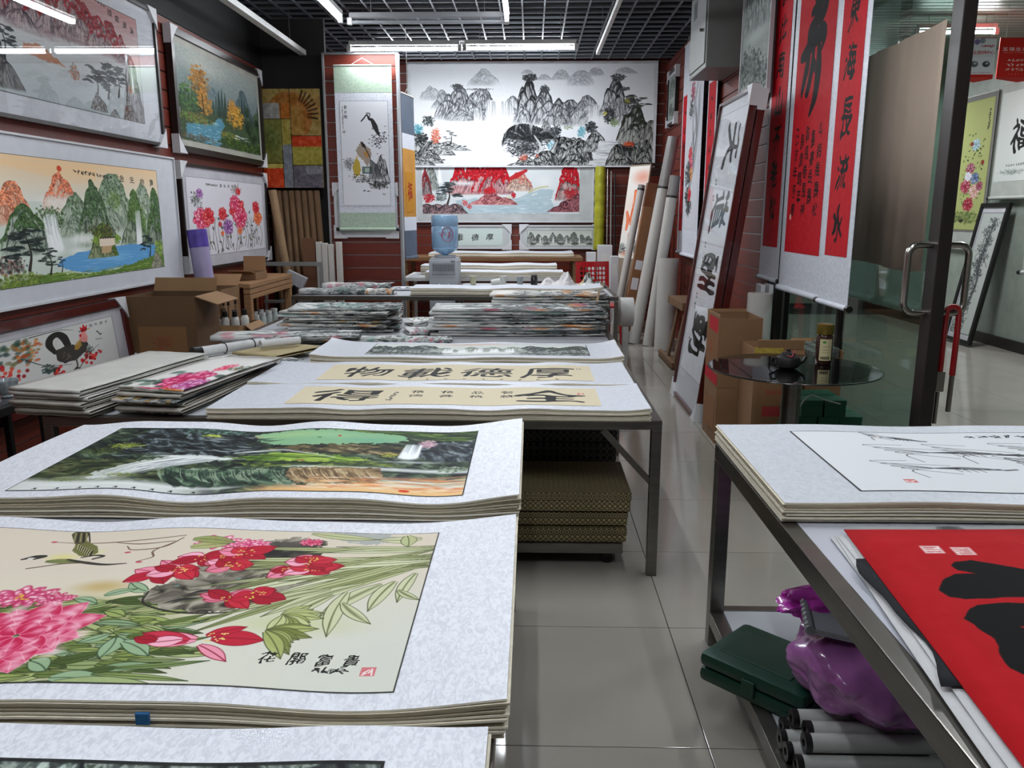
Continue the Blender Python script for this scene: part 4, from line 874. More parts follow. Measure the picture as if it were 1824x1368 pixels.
    # pink heads along the far edge
    c.peony(.60, .12, .09, 'c43c68', 'e07c9c', 'f8dce4', 12, .6); c.peony(.66, .13, .08, 'c43c68', 'e07c9c', 'f8dce4', 13, .6); c.leaf(.56, .17, .13, -.5, .03, 'a8b070', '4a5230', .9); c.leaf(.55, .10, .16, -.1, .03, '8c9a58', '4a5230', .9)
    c.peony(.77, .10, .05, 'b8204c', 'd8587c', 'f0b4c4', 15, .6)
    # long striped leaves fanning from the right edge
    for k in range(34):
        t = c.r.random(); v0 = .12 + .17 * c.r.random(); L = c.r.uniform(.35, .85) * (1 if t > .2 else .8); ang = 3.14 + (.16 - .82 * t) + c.r.uniform(-.04, .04); g = c.r.choice(['b4b888', 'c4c89c', 'a0a674', 'd0d2b0', 'aab080', 'c0c498', '8c9460'])
        c.leaf(1.0, v0, L, ang, c.r.uniform(.014, .026), g, '454a2c', .95, c.r.uniform(-.14, .06))
    for (u, v, L, t, w) in ((.93, .42, .26, 2.35, .030), (.90, .42, .34, 2.6, .028), (.95, .40, .20, 2.0, .026), (.88, .48, .26, 1.75, .028), (.86, .50, .22, 2.3, .022), (.98, .34, .20, 1.9, .022), (.96, .46, .10, .9, .016), (.85, .46, .30, 2.75, .022), (.88, .55, .16, 1.0, .022)):
        c.leaf(u, v, L, t, w, 'c8caa4', '4c5232', .97, -.18)
        for o in (-.5, -.2, .2, .5): c.leaf(u, v + o * w * .8, L * .9, t, .0015, '7c8258', None, .8, -.18)
    c.poly([(.80, .0), (.90, .0), (.93, .06), (.88, .11), (.82, .08), (.79, .04)], 'a4a8a4', .9, .02); c.dab(.83, .04, .012, .008, '77807c', .9); c.leaf(.76, .02, .26, .25, .024, 'bcc090', '4c5232', .95, -.1); c.leaf(.97, .05, .16, 2.9, .03, 'c6c8a0', '4c5232', .95); c.leaf(.94, .02, .1, 1.2, .03, 'b4b888', '4c5232', .95)
    # red blooms
    for (u, v, s_) in ((.545, .37, 1), (.575, .345, 2), (.60, .25, 3), (.64, .24, 4), (.665, .20, 5), (.66, .30, 6), (.765, .325, 7), (.80, .31, 8), (.70, .53, 9), (.735, .51, 10), (.79, .26, 11)):
        R = random.Random(s_)
        for k in range(7):
            t = (3.14 if k < 3 else 0) + R.uniform(-.8, .8); L = R.uniform(.06, .11)
            c.leaf(u, v, L, t, R.uniform(.026, .040), R.choice(['b31a30', 'c42a3c', 'b81c34', 'a01228']) if k >= 2 else R.choice(['e88aa4', 'f0aac0', 'e07a94']), '7a0c1e', .96, R.uniform(-.2, .2))
        for k in range(16): c.dab(u + R.uniform(-.014, .016), v + R.uniform(-.028, .028), .0045, .004, R.choice(['d8b848', 'e8d080']), .95)
    for (L, t, w, q, dx, dy) in ((.16, 3.05, .040, 'e897ae', 0, 0), (.15, 3.3, .034, 'c22c44', -.01, .01), (.15, -.05, .040, 'b81c34', .02, -.01), (.11, -.6, .024, 'b81c34', .01, -.02), (.13, .55, .022, 'e892a8', .01, .03), (.10, 2.8, .03, 'efb0c2', -.02, .0), (.07, 3.2, .022, 'a01228', -.055, .01)): c.leaf(.70 + dx, .78 + dy, L, t, w, q, '7a0c1e', .97, .1)
    for k in range(18): c.dab(.725 + c.r.uniform(-.014, .014), .77 + c.r.uniform(-.025, .025), .0045, .004, 'e0cc7c', .95)
    for k in range(10): c.leaf(.80, .64, c.r.uniform(.08, .13), .28 * k - 1.0, .022, c.r.choice(['9aa45c', 'b0b878', '848c4c', 'c0c690']), '4a5230', .9, .2)
    for k in range(9): c.leaf(.79, .73, c.r.uniform(.10, .16), .17 * k - .5, .024, c.r.choice(['8a9448', 'a4ae68', '737c3c']), '4a5230', .9, .15)
    for ch, u in zip('花開富貴', (.815, .855, .892, .929)): c.text(ch, u, .862, .062, '16140f', brush=.35, bold=2, sx=1.0, rot=-.10, shear=.2)
    c.scribble(.88, .905, .93, .905, 4, .028); c.seal(.957, .908, .020, 'cc6a70')
    c.border(.004, '2c2a26'); return c

def pic_strip_ink2():
    c = pic_ink_strip(900, 260, 5, '3c4a3c'); c.bush(.30, .25, .4, .2, ['b06a9c', 'c884b0', '8a4a7c'], 90, .03); c.bush(.55, .35, .2, .3, ['7aa08a', '9cbca8', '5c8470'], 60, .04); c.tex([(0, 0), (1, 0), (1, .30), (.7, .36), (.4, .28), (0, .34)], ['16181a', '2c3230', '55605a', '9aa49c', '3c4a3c'], 14, 22, .4, .95, 5); c.bush(.42, .10, .25, .10, ['b06a9c', 'c884b0', '8a4a7c'], 110, .03); c.bush(.62, .12, .2, .1, ['a8c0b0', 'c4d4c8'], 60, .03); c.border(.01, '222222'); return c

def pic_shrimps():
    c = Cv(760, 420, 'd2d4d6')
    for i, (u, v, L, t) in enumerate(((.26, .14, .16, .4), (.36, .40, .34, .05), (.50, .46, .36, .25), (.30, .66, .30, .02), (.64, .36, .30, .1), (.78, .44, .34, .2), (.62, .60, .34, .1), (.84, .60, .3, 0), (.92, .28, .3, .05), (.55, .70, .26, .5), (.72, .76, .24, .35), (.90, .78, .3, .1))):
        c_, s_ = math.cos(t), math.sin(t)
        pt = lambda a, b: (u + (a * c_ - b * s_) * L / c.asp, v + (a * s_ + b * c_) * L)
        c.stroke([pt(-.5, 0), pt(-.1, -.03), pt(.2, .0), pt(.5, .06)], [.004, .022, .018, .004], '55585a', .75); c.stroke([pt(-.45, 0), pt(-.15, -.01)], [.004, .012], '1c1e20', .9)
        for k in range(4): c.dab(*pt(-.05 + .14 * k, .01), .016, .010, '2c2e30', .7, t, .5)
        c.stroke([pt(.45, .05), pt(.6, .02)], .008, '2c2e30', .8, n=2)
        for k in range(5): c.stroke([pt(-.45, 0), pt(-.8 - .1 * k, .15 - .12 * k), pt(-.7 + .5 * k % 1, .5 - .22 * k)], .0025, '2e3032', .85)
        for k in range(4): c.stroke([pt(-.2 + .1 * k, .03), pt(-.15 + .1 * k, .16)], .0025, '2e3032', .8, n=2)
    c.scribble(.42, .09, 1, .07, 18, .05, seed=6); c.seal(.20, .10, .02, 'a8a4a4'); c.seal(.13, .86, .022, 'b84a4a'); c.border(.006, '2a2a2a'); return c

def pic_red_sheet():
    c = Cv(560, 620, 'a80d16'); c.grain(.02, 50)
    for k in range(50): c.dab(c.r.random(), c.r.random(), .002, .002, 'c87a5c', .6)
    return c

def pic_smear(seed, w=400, h=60, base='d9d8d4', cols=('1e2022', '4a4e4c', '8a9492'), n=110, acc=None):
    c = Cv(w, h, base); R = random.Random(seed)
    for k in range(int(n * 1.3)): c.dab(1.05 - .85 * R.random() ** 1.4, R.random(), R.uniform(.10, .4), R.uniform(.03, .13), R.choice(cols), R.uniform(.35, .85), 0, .7)
    for k in range(7): c.dab(R.uniform(0, .7), R.random(), R.uniform(.3, 1.0), R.uniform(.04, .10), base, .8, 0, .6)
    for k in range(n): c.dab(1.02 - .6 * R.random() ** 1.3, R.random(), R.uniform(.03, .10), R.uniform(.03, .07), cols[0], R.uniform(.3, .8), 0, .5)
    for k in range(n // 3): c.stroke([(R.random(), R.random()), (R.random() * .1 + R.random(), R.random())], .02, R.choice(cols), .5, n=2)
    if acc:
        for k in range(7): c.dab(R.random(), R.random(), .3, .3, R.choice(acc), .6, 0, .7)
    return c

def pic_folded_peony():
    c = Cv(320, 640, 'd6d4d0')
    for k in range(70): c.dab(c.r.uniform(0, 1), c.r.uniform(.30, 1), .06, .03, c.r.choice(['2c4a40', '3c6454', '55705c', '24382f', '6a8474']), .75, c.r.uniform(-.7, .7), .5)
    c.peony(.62, .40, .15, 'a8184c', 'd03a72', 'f0a8c0', 3); c.peony(.74, .62, .13, 'b81c3c', 'e0526c', 'f4b4bc', 4); c.peony(.88, .48, .10, '9a3474', 'c87aa8', 'ecc8dc', 5); c.peony(.86, .80, .10, 'd0642c', 'e89a54', 'f0cc94', 6); c.peony(.48, .72, .10, 'c82a50', 'e47a90', 'f4c4cc', 7); c.peony(.7, .2, .07, 'c82a50', 'e47a90', 'f4c4cc', 9)
    for k in range(40): c.dab(c.r.uniform(.1, .5), c.r.uniform(.55, .85), .010, .008, c.r.choice(['1c1a1e', '6a3a5c', 'b890a8']), .8)
    c.bush(.14, .80, .07, .07, ['8a6a4c', 'a88a6c', '6a4c34'], 30, .02); c.bush(.9, .2, .06, .05, ['8a6a4c', '55605a', '3c5a44'], 24, .02); return c
# ------------------------------------------------------------------ the room
TL = .687                                   # floor tile pitch
m_tile = mat('floor_tile', '98938a', .10, 0, .05, 2.5); m_grout = mat('grout', '2c2a28', .8)
m_slat = mat('slatwall_board', '662313', .5, 0, .16, 5, 0, 0, (1, 1, 8)); m_alu = mat('aluminium', 'a9abad', .35, .7, .05)
m_black = mat('black_paint', '040405', .7); m_grid = mat('grid_metal', '74787e', .4, .6, .1)
m_plaster = mat('plaster', 'a8a8a0', .8); m_corr = mat('corridor_wall', '939c92', .5); m_corrceil = mat('ceiling_slat_metal', '8c8a82', .4, .4, .05)
m_frame_dk = mat('door_frame_brown', '2e2826', .4, .3, .08)
fl = struct(MB().box(-3.0, 5.7, -2.6, 14.0, -.08, -.006).build('floor', m_grout))
tile_me = None
for i in range(-5, 8):
    for j in range(-4, 15):
        x = .515 + TL * i; y = 2.05 + TL * j
        if tile_me is None:
            o = MB().bbox(.0015, TL - .0015, .0015, TL - .0015, -.012, 0, .001).build('tile', m_tile, fl); tile_me = o.data
        else:
            o = bpy.data.objects.new('tile', tile_me); COL.objects.link(o); o.parent = fl
        o.location = (x, y, 0)

def slatwall(name, M, W, z0, z1, pitch=.135, mb=m_slat):
    """slotted display wall in the local xz plane, facing -y: aluminium-lined back panel and separate boards"""
    w = struct(place(MB().box(0, W, 0, .10, z0, z1).build(name, m_alu), M)); me = None; z = z0; 
    while z < z1 - .02:
        h = min(pitch - .010, z1 - z - .002)
        if me is None or h < pitch - .011:
            o = MB().bbox(0, W, -.014, 0, 0, h, .003).build('slat', mb, w); me = o.data
        else:
            o = bpy.data.objects.new('slat', me); COL.objects.link(o); o.parent = w
        o.location = (0, 0, z); z += pitch
    return w
Rz = lambda a: Matrix.Rotation(a, 4, 'Z')
# left wall faces +x : local -y -> +x
slatwall('wall_left', Matrix.Translation((-2.815, -2.5, 0)) @ Rz(math.pi / 2), 14.0, 0, 2.97)
slatwall('wall_back', Matrix.Translation((-2.8, 11.5, 0)), 4.7, 0, 3.55)
slatwall('wall_right', Matrix.Translation((1.80, 11.5, 0)) @ Rz(-math.pi / 2), 5.35, 0, 3.45)
for n, b in (('wall_left_upper', (-2.95, -2.80, -2.5, 11.6, 2.97, 3.95)), ('wall_right_upper', (1.83, 1.92, 6.15, 11.6, 3.45, 3.95)), ('wall_back_upper', (-2.8, 1.9, 11.52, 11.6, 3.55, 3.95))):
    struct(MB().box(*b).build(n, m_black))
struct(MB().box(-2.95, 5.7, -2.6, -2.5, 0, 3.95).build('wall_rear', m_plaster))
struct(MB().box(1.83, 1.93, 6.05, 6.15, 0, 3.95).build('trim_pillar', m_frame_dk))
# slatted end panel of the partition
def panel_slats():
    p = slatwall('wall_partition', Matrix.Translation((-2.12, 8.62, 0)), .74, .0, 3.08)
    for x in (-.012, .74): MB().bbox(x - .006, x + .018, -.03, .09, 0, 3.09, .003).build('edge_strip', m_alu, p)
    MB().bbox(-.018, .758, -.03, .09, 3.08, 3.10, .003).build('edge_strip', m_alu, p)
    return p
panel_slats()
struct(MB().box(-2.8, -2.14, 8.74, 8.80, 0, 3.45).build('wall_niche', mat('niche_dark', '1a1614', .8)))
# ceiling
cl = struct(MB().box(-2.95, 1.95, -2.6, 11.6, 3.95, 4.0).build('ceiling', m_black))
bx = by = None
for k in range(56):
    y = -.9 + .215 * k
    if y > 11.0: break
    if bx is None: o = MB().box(-2.8, 1.82, -.008, .008, 0, .02).build('grid_bar', m_grid, cl); bx = o.data
    else: o = bpy.data.objects.new('grid_bar', bx); COL.objects.link(o); o.parent = cl
    o.location = (0, y, 3.45)
for k in range(21):
    if by is None: o = MB().box(-.008, .008, -1.0, 11.0, 0, .02).build('grid_bar', m_grid, cl); by = o.data
    else: o = bpy.data.objects.new('grid_bar', by); COL.objects.link(o); o.parent = cl
    o.location = (-2.68 + .215 * k, 0, 3.4505)
struct(MB().bbox(-2.8, 1.8, 11.02, 11.14, 3.50, 3.72, .005).build('trim_beam', mat('beam_grey', '2a2c30', .6)))
# shop front: glass on brown framing, corridor beyond
wf = struct(MB().box(1.86, 1.94, 3.72, 6.06, 2.75, 3.95).build('trim_header', m_frame_dk))
w1 = thing('window_1', '', ''); w1['kind'] = 'structure'
m_glass = glass_mat('shop_glass', 'c4d2cc', 1.0, .03)
MB().box(1.896, 1.904, 4.98, 6.05, .06, 2.75).build('pane', m_glass, w1)
MB().bbox(1.88, 1.92, 4.94, 4.98, .0, 2.75, .003).build('mullion', m_frame_dk, w1); MB().bbox(1.87, 1.93, 4.94, 6.06, 0, .06, .003).build('bottom_rail', m_frame_dk, w1)
d1 = thing('door_1', '', ''); d1['kind'] = 'structure'
MB().box(1.896, 1.904, 3.90, 4.93, .08, 2.74).build('pane', m_glass, d1)
MB().bbox(1.875, 1.937, 3.80, 3.90, .01, 2.75, .004).build('stile', m_frame_dk, d1); MB().bbox(1.88, 1.92, 3.90, 4.93, .01, .08, .003).build('bottom_rail', m_frame_dk, d1)
m_chrome = mat('brushed_steel', 'a9a59e', .22, 1.0, .06)
def pull(x, sx):
    pts = []; z0, z1 = 1.04, 1.36
    for t in np.linspace(0, 1, 7): a = t * math.pi / 2; pts.append((x + sx * (.06 + .05 * math.sin(a)) - sx * .0, 3.85, z0 + .05 - .05 * math.cos(a)))
    pts = [(x, 3.85, z0)] + pts
    top = [(p[0], p[1], z0 + z1 - p[2]) for p in pts[::-1]]
    h = MB().path(pts + top, .016, 12).build('pull_handle', m_chrome, d1, True)
pull(1.875, -1); pull(1.937, 1)
# corridor
struct(MB().box(5.4, 5.5, -2.6, 14.0, 0, 3.5).build('wall_corridor', m_corr)); struct(MB().box(1.95, 5.5, 13.9, 14.0, 0, 3.5).build('wall_corridor_end', m_plaster))
struct(MB().box(1.93, 1.98, 6.2, 13.9, 0, 3.5).build('wall_corridor_near', m_corr))
struct(MB().bbox(5.36, 5.4, -2.5, 13.9, 0, .12, .004).build('baseboard_corridor', m_frame_dk))
cc = struct(MB().box(1.95, 5.5, -2.6, 14.0, 3.46, 3.5).build('ceiling_corridor', mat('void_grey', '3a3a38', .8)))
me = None
for k in range(88):
    if me is None: o = MB().bbox(1.96, 5.38, -.045, .045, 0, .03, .003).build('slat', m_corrceil, cc); me = o.data
    else: o = bpy.data.objects.new('slat', me); COL.objects.link(o); o.parent = cc
    o.location = (0, 3.2 + .115 * k, 3.36)

# ------------------------------------------------------------------ tube lamps
m_lamp = emit_mat('tube_lit', TUBE_COL, 42.0); m_white_metal = mat('white_enamel', 'c9c9c6', .4)
def lamp(p, along, L, lit, label, watts=TUBE_W, r=.016, nm='tube_light', hang=3.45):
    t = thing(nm, label, 'lamp', p, 0 if along == 'x' else math.pi / 2)
    MB().bbox(-L / 2, L / 2, -.022, .022, .035, .075, .004).build('housing', m_white_metal if lit else mat('unlit_enamel', '76767a', .5), t)  # unlit lamp: white enamel shaded grey in its colour
    for s in (-1, 1):
        MB().bbox(s * L / 2 - .02, s * L / 2 + .02, -.018, .018, -.022, .036, .004).build('end_cap', m_white_metal, t)
        MB().tube((s * L * .36, 0, .074), (s * L * .36, 0, hang - p[2] + .02), .003, 6).build('hanger', m_grid, t)
    MB().tube((-L / 2 + .02, 0, 0), (L / 2 - .02, 0, 0), r, 14).build('tube', m_lamp if lit else mat('tube_dead', '85888c', .3), t, True)
    if lit:
        ld = bpy.data.lights.new('tube_glow', 'AREA'); ld.shape = 'RECTANGLE'; ld.size = L - .06; ld.size_y = .04; ld.energy = watts; ld.color = TUBE_COL
        lo = bpy.data.objects.new('tube_glow', ld); COL.objects.link(lo); lo.parent = t; lo.location = (0, 0, -.024)
    return t
lamp((-1.27, 8.44, 3.10), 'x', 1.10, True, 'lit white tube lamp above the green silk hanging scroll')
lamp((-.12, 8.42, 3.10), 'x', 1.10, True, 'lit white tube lamp in front of the big ink landscape top edge')
lamp((-.89, 7.30, 3.10), 'x', 1.34, False, 'dark unlit tube lamp in white housing joining two lit lamps')
lamp((-1.62, 6.60, 3.10), 'y', 1.25, True, 'lit tube lamp joining the left end of the unlit lamp')
lamp((-.215, 6.60, 3.10), 'y', 1.25, True, 'lit tube lamp joining the right end of the unlit lamp')
lamp((-1.30, 10.05, 3.41), 'x', 1.10, True, 'lit tube lamp tucked under the grid above the white topped table', 26, hang=3.46)
lamp((-.10, 10.05, 3.41), 'x', 1.10, True, 'lit tube lamp tucked under the grid above the wooden counter', 26, hang=3.46)
for (x, y, w) in ((-1.7, 3.2, 'over the pile of plain folded papers'), (-.2, 3.4, 'over the cream calligraphy stacks'), (1.0, 3.2, 'over the aisle beside the glass table'), (-1.6, .7, 'over the left end of the front table'), (-.2, .5, 'over the right end of the front table'), (1.3, .6, 'over the table with the red sheet')):
    lamp((x, y, 3.10), 'y', 1.25, True, 'lit tube lamp hanging ' + w, TUBE_W * (1.6 if x > .9 and y > 2 else 1))
tag(MB().bbox(-2.40, -2.33, 6.2, 8.75, 3.10, 3.15, .004).build('lamp_channel', m_white_metal), 'white lamp channel without tubes along the ceiling above the left picture wall', 'lamp')
tag(MB().bbox(.655, .69, 6.2, 8.80, 3.10, 3.14, .004).build('lamp_channel', m_white_metal), 'slim white lamp channel under the dark ceiling grid beside the ink landscape', 'lamp')
for o_ in [o for o in COL.objects if o.name.startswith('lamp_channel')]:
    for yy in (6.6, 8.3): MB().tube((sum(v.co.x for v in o_.data.vertices) / len(o_.data.vertices), yy, 3.14), (sum(v.co.x for v in o_.data.vertices) / len(o_.data.vertices), yy, 3.46), .003, 6).build('hanger', m_grid, o_)
lamp((4.05, 8.3, 3.20), 'x', .75, True, 'lit tube lamp under the slatted corridor ceiling beside the banners', 45, hang=3.36)
lamp((3.6, 5.0, 3.20), 'y', 1.2, True, 'added tube lamp brightening the corridor outside the glass door', 40, hang=3.36)  # added lamp out of view, brightens the corridor behind the glass
lamp((4.0, 11.2, 3.20), 'x', 1.2, True, 'added tube lamp brightening the corridor beyond the yellow flower scroll', 42, hang=3.36)  # added lamp hidden from the camera, lifts the far corridor
# ------------------------------------------------------------------ framed pictures, scrolls
m_mount = mat('mount_paper', 'c6c8ce', .6, 0, .04, 12); m_card = mat('corner_card', 'c9c9cc', .6, 0, .03, 5); m_dark_fr = mat('dark_wood_frame', '1e1512', .35, 0, .2, 4)
m_red_fr = mat('mahogany_frame', '4a1412', .22, 0, .2, 3, 0, .4, (1, 1, 1)); m_white_fr = mat('white_frame', 'c4c5c8', .45, 0, .03)
m_pglass = glass_mat('picture_glass', 'ffffff', .9, .012)
m_pglass2 = glass_mat('low_reflection_glass', 'ffffff', .35, .012)
m_silk = damask_mat('mount_silk', 'c3c6cf', 'd6d9e1', 55); m_silk_g = damask_mat('green_silk', '9db09c', 'aebfac', 40)
m_cord = mat('black_knob', '0d0c0c', .35); m_pale_rod = mat('scroll_rod', 'c8c6c0', .5)
def framed(name, label, M, W, H, cv, mg=(.1, .1, .1, .1), fw=.03, fd=.04, fm=None, mm=None, glass=False, corners=(), cat='picture', picm=None, gm=None):
    """local x right, y up, z out; mg = mount margins left, right, bottom, top"""
    t = thing(name, label, cat); t.matrix_world = M; fm = fm or m_dark_fr
    for k, poly in enumerate(([(0, 0), (W, 0), (W - fw, fw), (fw, fw)], [(W, 0), (W, H), (W - fw, H - fw), (W - fw, fw)], [(W, H), (0, H), (fw, H - fw), (W - fw, H - fw)], [(0, H), (0, 0), (fw, fw), (fw, H - fw)])):
        MB().prism(poly, fd).build('frame_rail', fm, t)
    MB().box(fw * .5, W - fw * .5, fw * .5, H - fw * .5, .004, fd * .55).build('mount', mm or m_mount, t)
    if cv is not None:
        z = fd * .55 + .0015; x0, x1, y0, y1 = fw + mg[0], W - fw - mg[1], fw + mg[2], H - fw - mg[3]
        MB().quad((x0, y0, z), (x1, y0, z), (x1, y1, z), (x0, y1, z)).build('picture', picm or pic_mat(name + '_picture', cv), t)
    if glass: MB().box(fw * .6, W - fw * .6, fw * .6, H - fw * .6, fd * .55 + .006, fd * .55 + .009).build('glazing', gm or m_pglass, t)
    c = .13
    for k in corners:
        cx, cy = ((0, 0), (W, 0), (W, H), (0, H))[k]; sx = 1 if cx == 0 else -1; sy = 1 if cy == 0 else -1; o = .012
        p = [(cx - sx * o, cy - sy * o), (cx + sx * c, cy - sy * o), (cx + sx * c * .75, cy + sy * .012), (cx + sx * .012, cy + sy * c * .75), (cx - sx * o, cy + sy * c)]
        if sx * sy < 0: p = p[::-1]
        MB().prism(p, fd + .012, Matrix.Translation((0, 0, -.004))).build('corner_protector', m_card, t)
    return t
LW = lambda y, z, off=.015: frame_matrix((-2.80 + off, y, z), (0, 1, 0), (0, 0, 1))
framed('landscape_picture', 'glazed red mountain landscape at the top of the left wall, reflecting a tube lamp', LW(3.95, 1.995), 2.25, .95, pic_red_peaks(), (.22, .25, .11, .10), .022, .04, None, None, True, (1, 2))
framed('landscape_picture', 'green mountain landscape with bright blue lake in a wide white mount', LW(3.90, 1.0), 2.45, .925, pic_green_lake(), (.22, .29, .10, .10), .012, .03, m_white_fr, None, False, ())
framed('landscape_picture', 'dark framed oil painting of autumn trees beside a blue stream', LW(6.42, 1.98), 2.08, .92, pic_autumn_oil(), (.05, .05, .05, .05), .05, .05, None, mat('oil_slip', '9c9a90', .6), False, (0, 1, 2, 3))
framed('flower_picture', 'white mounted picture of red and pink peonies beside the purple roll', LW(6.42, 1.04), 2.08, .86, pic_peony_frame(), (.09, .09, .09, .08), .022, .04, None, mat('grey_mount', 'b2b0b6', .6), False, (0, 1, 2, 3))
framed('rooster_picture', 'rooster picture in a red wooden frame low on the wall, leaning forward', frame_matrix((-2.70, 3.60, .45), (0, 1, 0), (-.10, 0, 1)), 1.68, .50, pic_rooster(), (.12, .12, .055, .05), .045, .04, m_red_fr, mat('grey_mount', 'b2b0b6', .6), False, (1, 2))
# abstract canvas
t = thing('abstract_canvas', 'abstract geometric canvas of brown, orange and grey blocks with a half sun', 'picture'); t.matrix_world = frame_matrix((-2.79, 8.60, 1.77), (1, 0, 0), (0, 0, 1))
MB().bbox(0, .62, 0, .98, 0, .03, .004).build('stretcher', mat('canvas_edge', '6a5a40', .8), t); MB().quad((0, 0, .031), (.62, 0, .031), (.62, .98, .031), (0, .98, .031)).build('picture', pic_mat('abstract_picture', pic_abstract(), .45), t)

def hanging_scroll(name, label, M, W, H, cv, mg=(.05, .05, .2, .2), silk=None, bands=None, knobs=True, cat='scroll', bow=.0, sides=None, group=None, picm=None):
    """local x right, y up from the lower rod, z out; bands = [(y0, y1, material)] of other silk"""
    t = thing(name, label, cat, group=group); t.matrix_world = M; silk = silk or m_silk
    def sheet(x0, x1, y0, y1, z, nm, m, uv=False):
        b = MB(); n = 10
        for i in range(n + 1):
            y = y0 + (y1 - y0) * i / n; d = z + bow * math.sin(math.pi * y / H)
            b.v += [(x0, y, d), (x1, y, d)]
        for i in range(n):
            b.f.append((2 * i, 2 * i + 1, 2 * i + 3, 2 * i + 2)); b.mi.append(0)
            if uv: b.uv[len(b.f) - 1] = [(0, i / n), (1, i / n), (1, (i + 1) / n), (0, (i + 1) / n)]
        o = b.build(nm, m, t, True)
        return o
    b = MB(); n = 10
    for i in range(n + 1):
        y = H * i / n; d = bow * math.sin(math.pi * y / H); b.v += [(0, y, d - .003), (W, y, d - .003), (W, y, d), (0, y, d)]
    for i in range(n):
        for k in range(4): b.f.append((4 * i + k, 4 * i + (k + 1) % 4, 4 * i + 4 + (k + 1) % 4, 4 * i + 4 + k)); b.mi.append(0)
    b.build('silk_mount', silk, t)
    for (y0, y1, m) in bands or (): sheet(0, W, y0, y1, .0008, 'silk_band', m)
    if cv is not None or picm is not None: sheet(mg[0], W - mg[1], mg[2], H - mg[3], .0018, 'picture', picm or pic_mat(name + '_picture', cv), True)
    r = .016 if W < .6 else .02
    MB().tube((-.005, 0, .0), (W + .005, 0, .0), r, 14).build('roller', silk if not bands else bands[0][2], t, True)
    if knobs:
        for x, s in ((-.005, -1), (W + .005, 1)): MB().tube((x, 0, 0), (x + s * .035, 0, 0), r * 1.15, 14).build('roller_knob', m_cord, t, True)
    MB().tube((0, H, 0), (W, H, 0), .009, 10).build('top_rod', m_pale_rod, t, True)
    MB().path([(W * .3, H + .005, 0), (W * .5, H + .07, 0), (W * .7, H + .005, 0)], .0025, 6).build('cord', m_pale_rod, t)
    return t
BK = lambda x, y, z: frame_matrix((x, y, z), (1, 0, 0), (0, 0, 1))
RW = lambda y, z, x=1.75: frame_matrix((x, y, z), (0, -1, 0), (0, 0, 1))
framed('white_framed_picture', 'white framed picture half hidden behind the green silk scroll', BK(-2.07, 8.60, 1.26), .66, .55, None, fw=.03, fd=.03, fm=m_white_fr, mm=mat('pale_mount', 'b4b8b8', .6), corners=(0, 1, 2, 3))
t = bpy.data.objects['white_framed_picture']
MB().prism([(.20, .18), (.25, .155), (.34, .18), (.36, .20), (.28, .21)], .002, Matrix.Translation((0, 0, .0175))).build('painted_bird', mat('orange_ink', 'b0602c', .6, 0, .5, 40), t)
hanging_scroll('hanging_scroll', 'tall hanging scroll of a robed hermit under a rock, green silk ends', BK(-2.005, 8.53, 1.345), .585, 1.62, pic_hermit(), (.045, .045, .24, .34), m_silk, [(0, .17, m_silk_g), (1.36, 1.62, m_silk_g)])
hanging_scroll('hanging_scroll', 'narrow orange and blue hanging scroll beside the slatted end panel', frame_matrix((-1.40, 8.98, 1.02), (.18, .98, 0), (0, 0, 1)), .42, 1.75, None, silk=mat('blue_silk', '4a5668', .6), bands=[(0, .30, mat('blue_silk', '4a5668', .6)), (.30, .45, m_silk), (.45, 1.18, mat('orange_silk', 'b9812c', .6)), (1.18, 1.34, m_silk)], knobs=False)
t = [o for o in bpy.data.objects if o.name.startswith('hanging_scroll') and o.type == 'EMPTY'][-1]
MB().tube((.21, 1.75, 0), (.21, 2.43, 0), .003, 6).build('hanging_string', m_pale_rod, t)
_c = Cv(120, 200, 'b9812c'); _c.text('福', .5, .5, .5, '8c1f14', bold=3, brush=.3); MB().quad((.08, .50, .003), (.34, .50, .003), (.34, .94, .003), (.08, .94, .003)).build('lettering', pic_mat('fortune_print', _c), t)

# back wall
t = thing('unframed_painting', 'huge unframed black and white waterfall landscape across the back wall', 'picture'); t.matrix_world = BK(-1.68, 11.40, 2.13)
MB().box(0, 3.36, 0, 1.37, 0, .004).build('paper', mat('art_paper', 'd5d8dc', .7), t)
MB().quad((.04, .02, .006), (3.32, .02, .006), (3.32, 1.33, .006), (.04, 1.33, .006)).build('picture', pic_mat('ink_landscape', pic_big_ink()), t)
framed('landscape_picture', 'red mountain and river landscape below the huge ink painting', BK(-1.62, 11.45, 1.385), 2.48, .80, pic_red_valley(), (.08, .18, .10, .0), .02, .03, m_white_fr, mat('pale_mount', 'b4b8b8', .6))
framed('calligraphy_picture', 'pale framed three character calligraphy partly behind the water bottle', BK(-1.33, 11.45, 1.02), 1.04, .33, pic_caps('載德厚', 500, 150, 'c2cfca', .5, .27, .24, bold=2), (.12, .10, .03, .03), .02, .03, m_white_fr, mat('pale_mount', 'b4b8b8', .6), corners=(0, 1, 2, 3))
framed('landscape_picture', 'small framed grey ink landscape strip low on the back wall', BK(-.16, 11.45, 1.02), 1.13, .33, pic_ink_strip(), (.08, .10, .02, .05), .02, .03, m_white_fr, mat('pale_mount', 'b4b8b8', .6), corners=(0, 1, 2, 3))

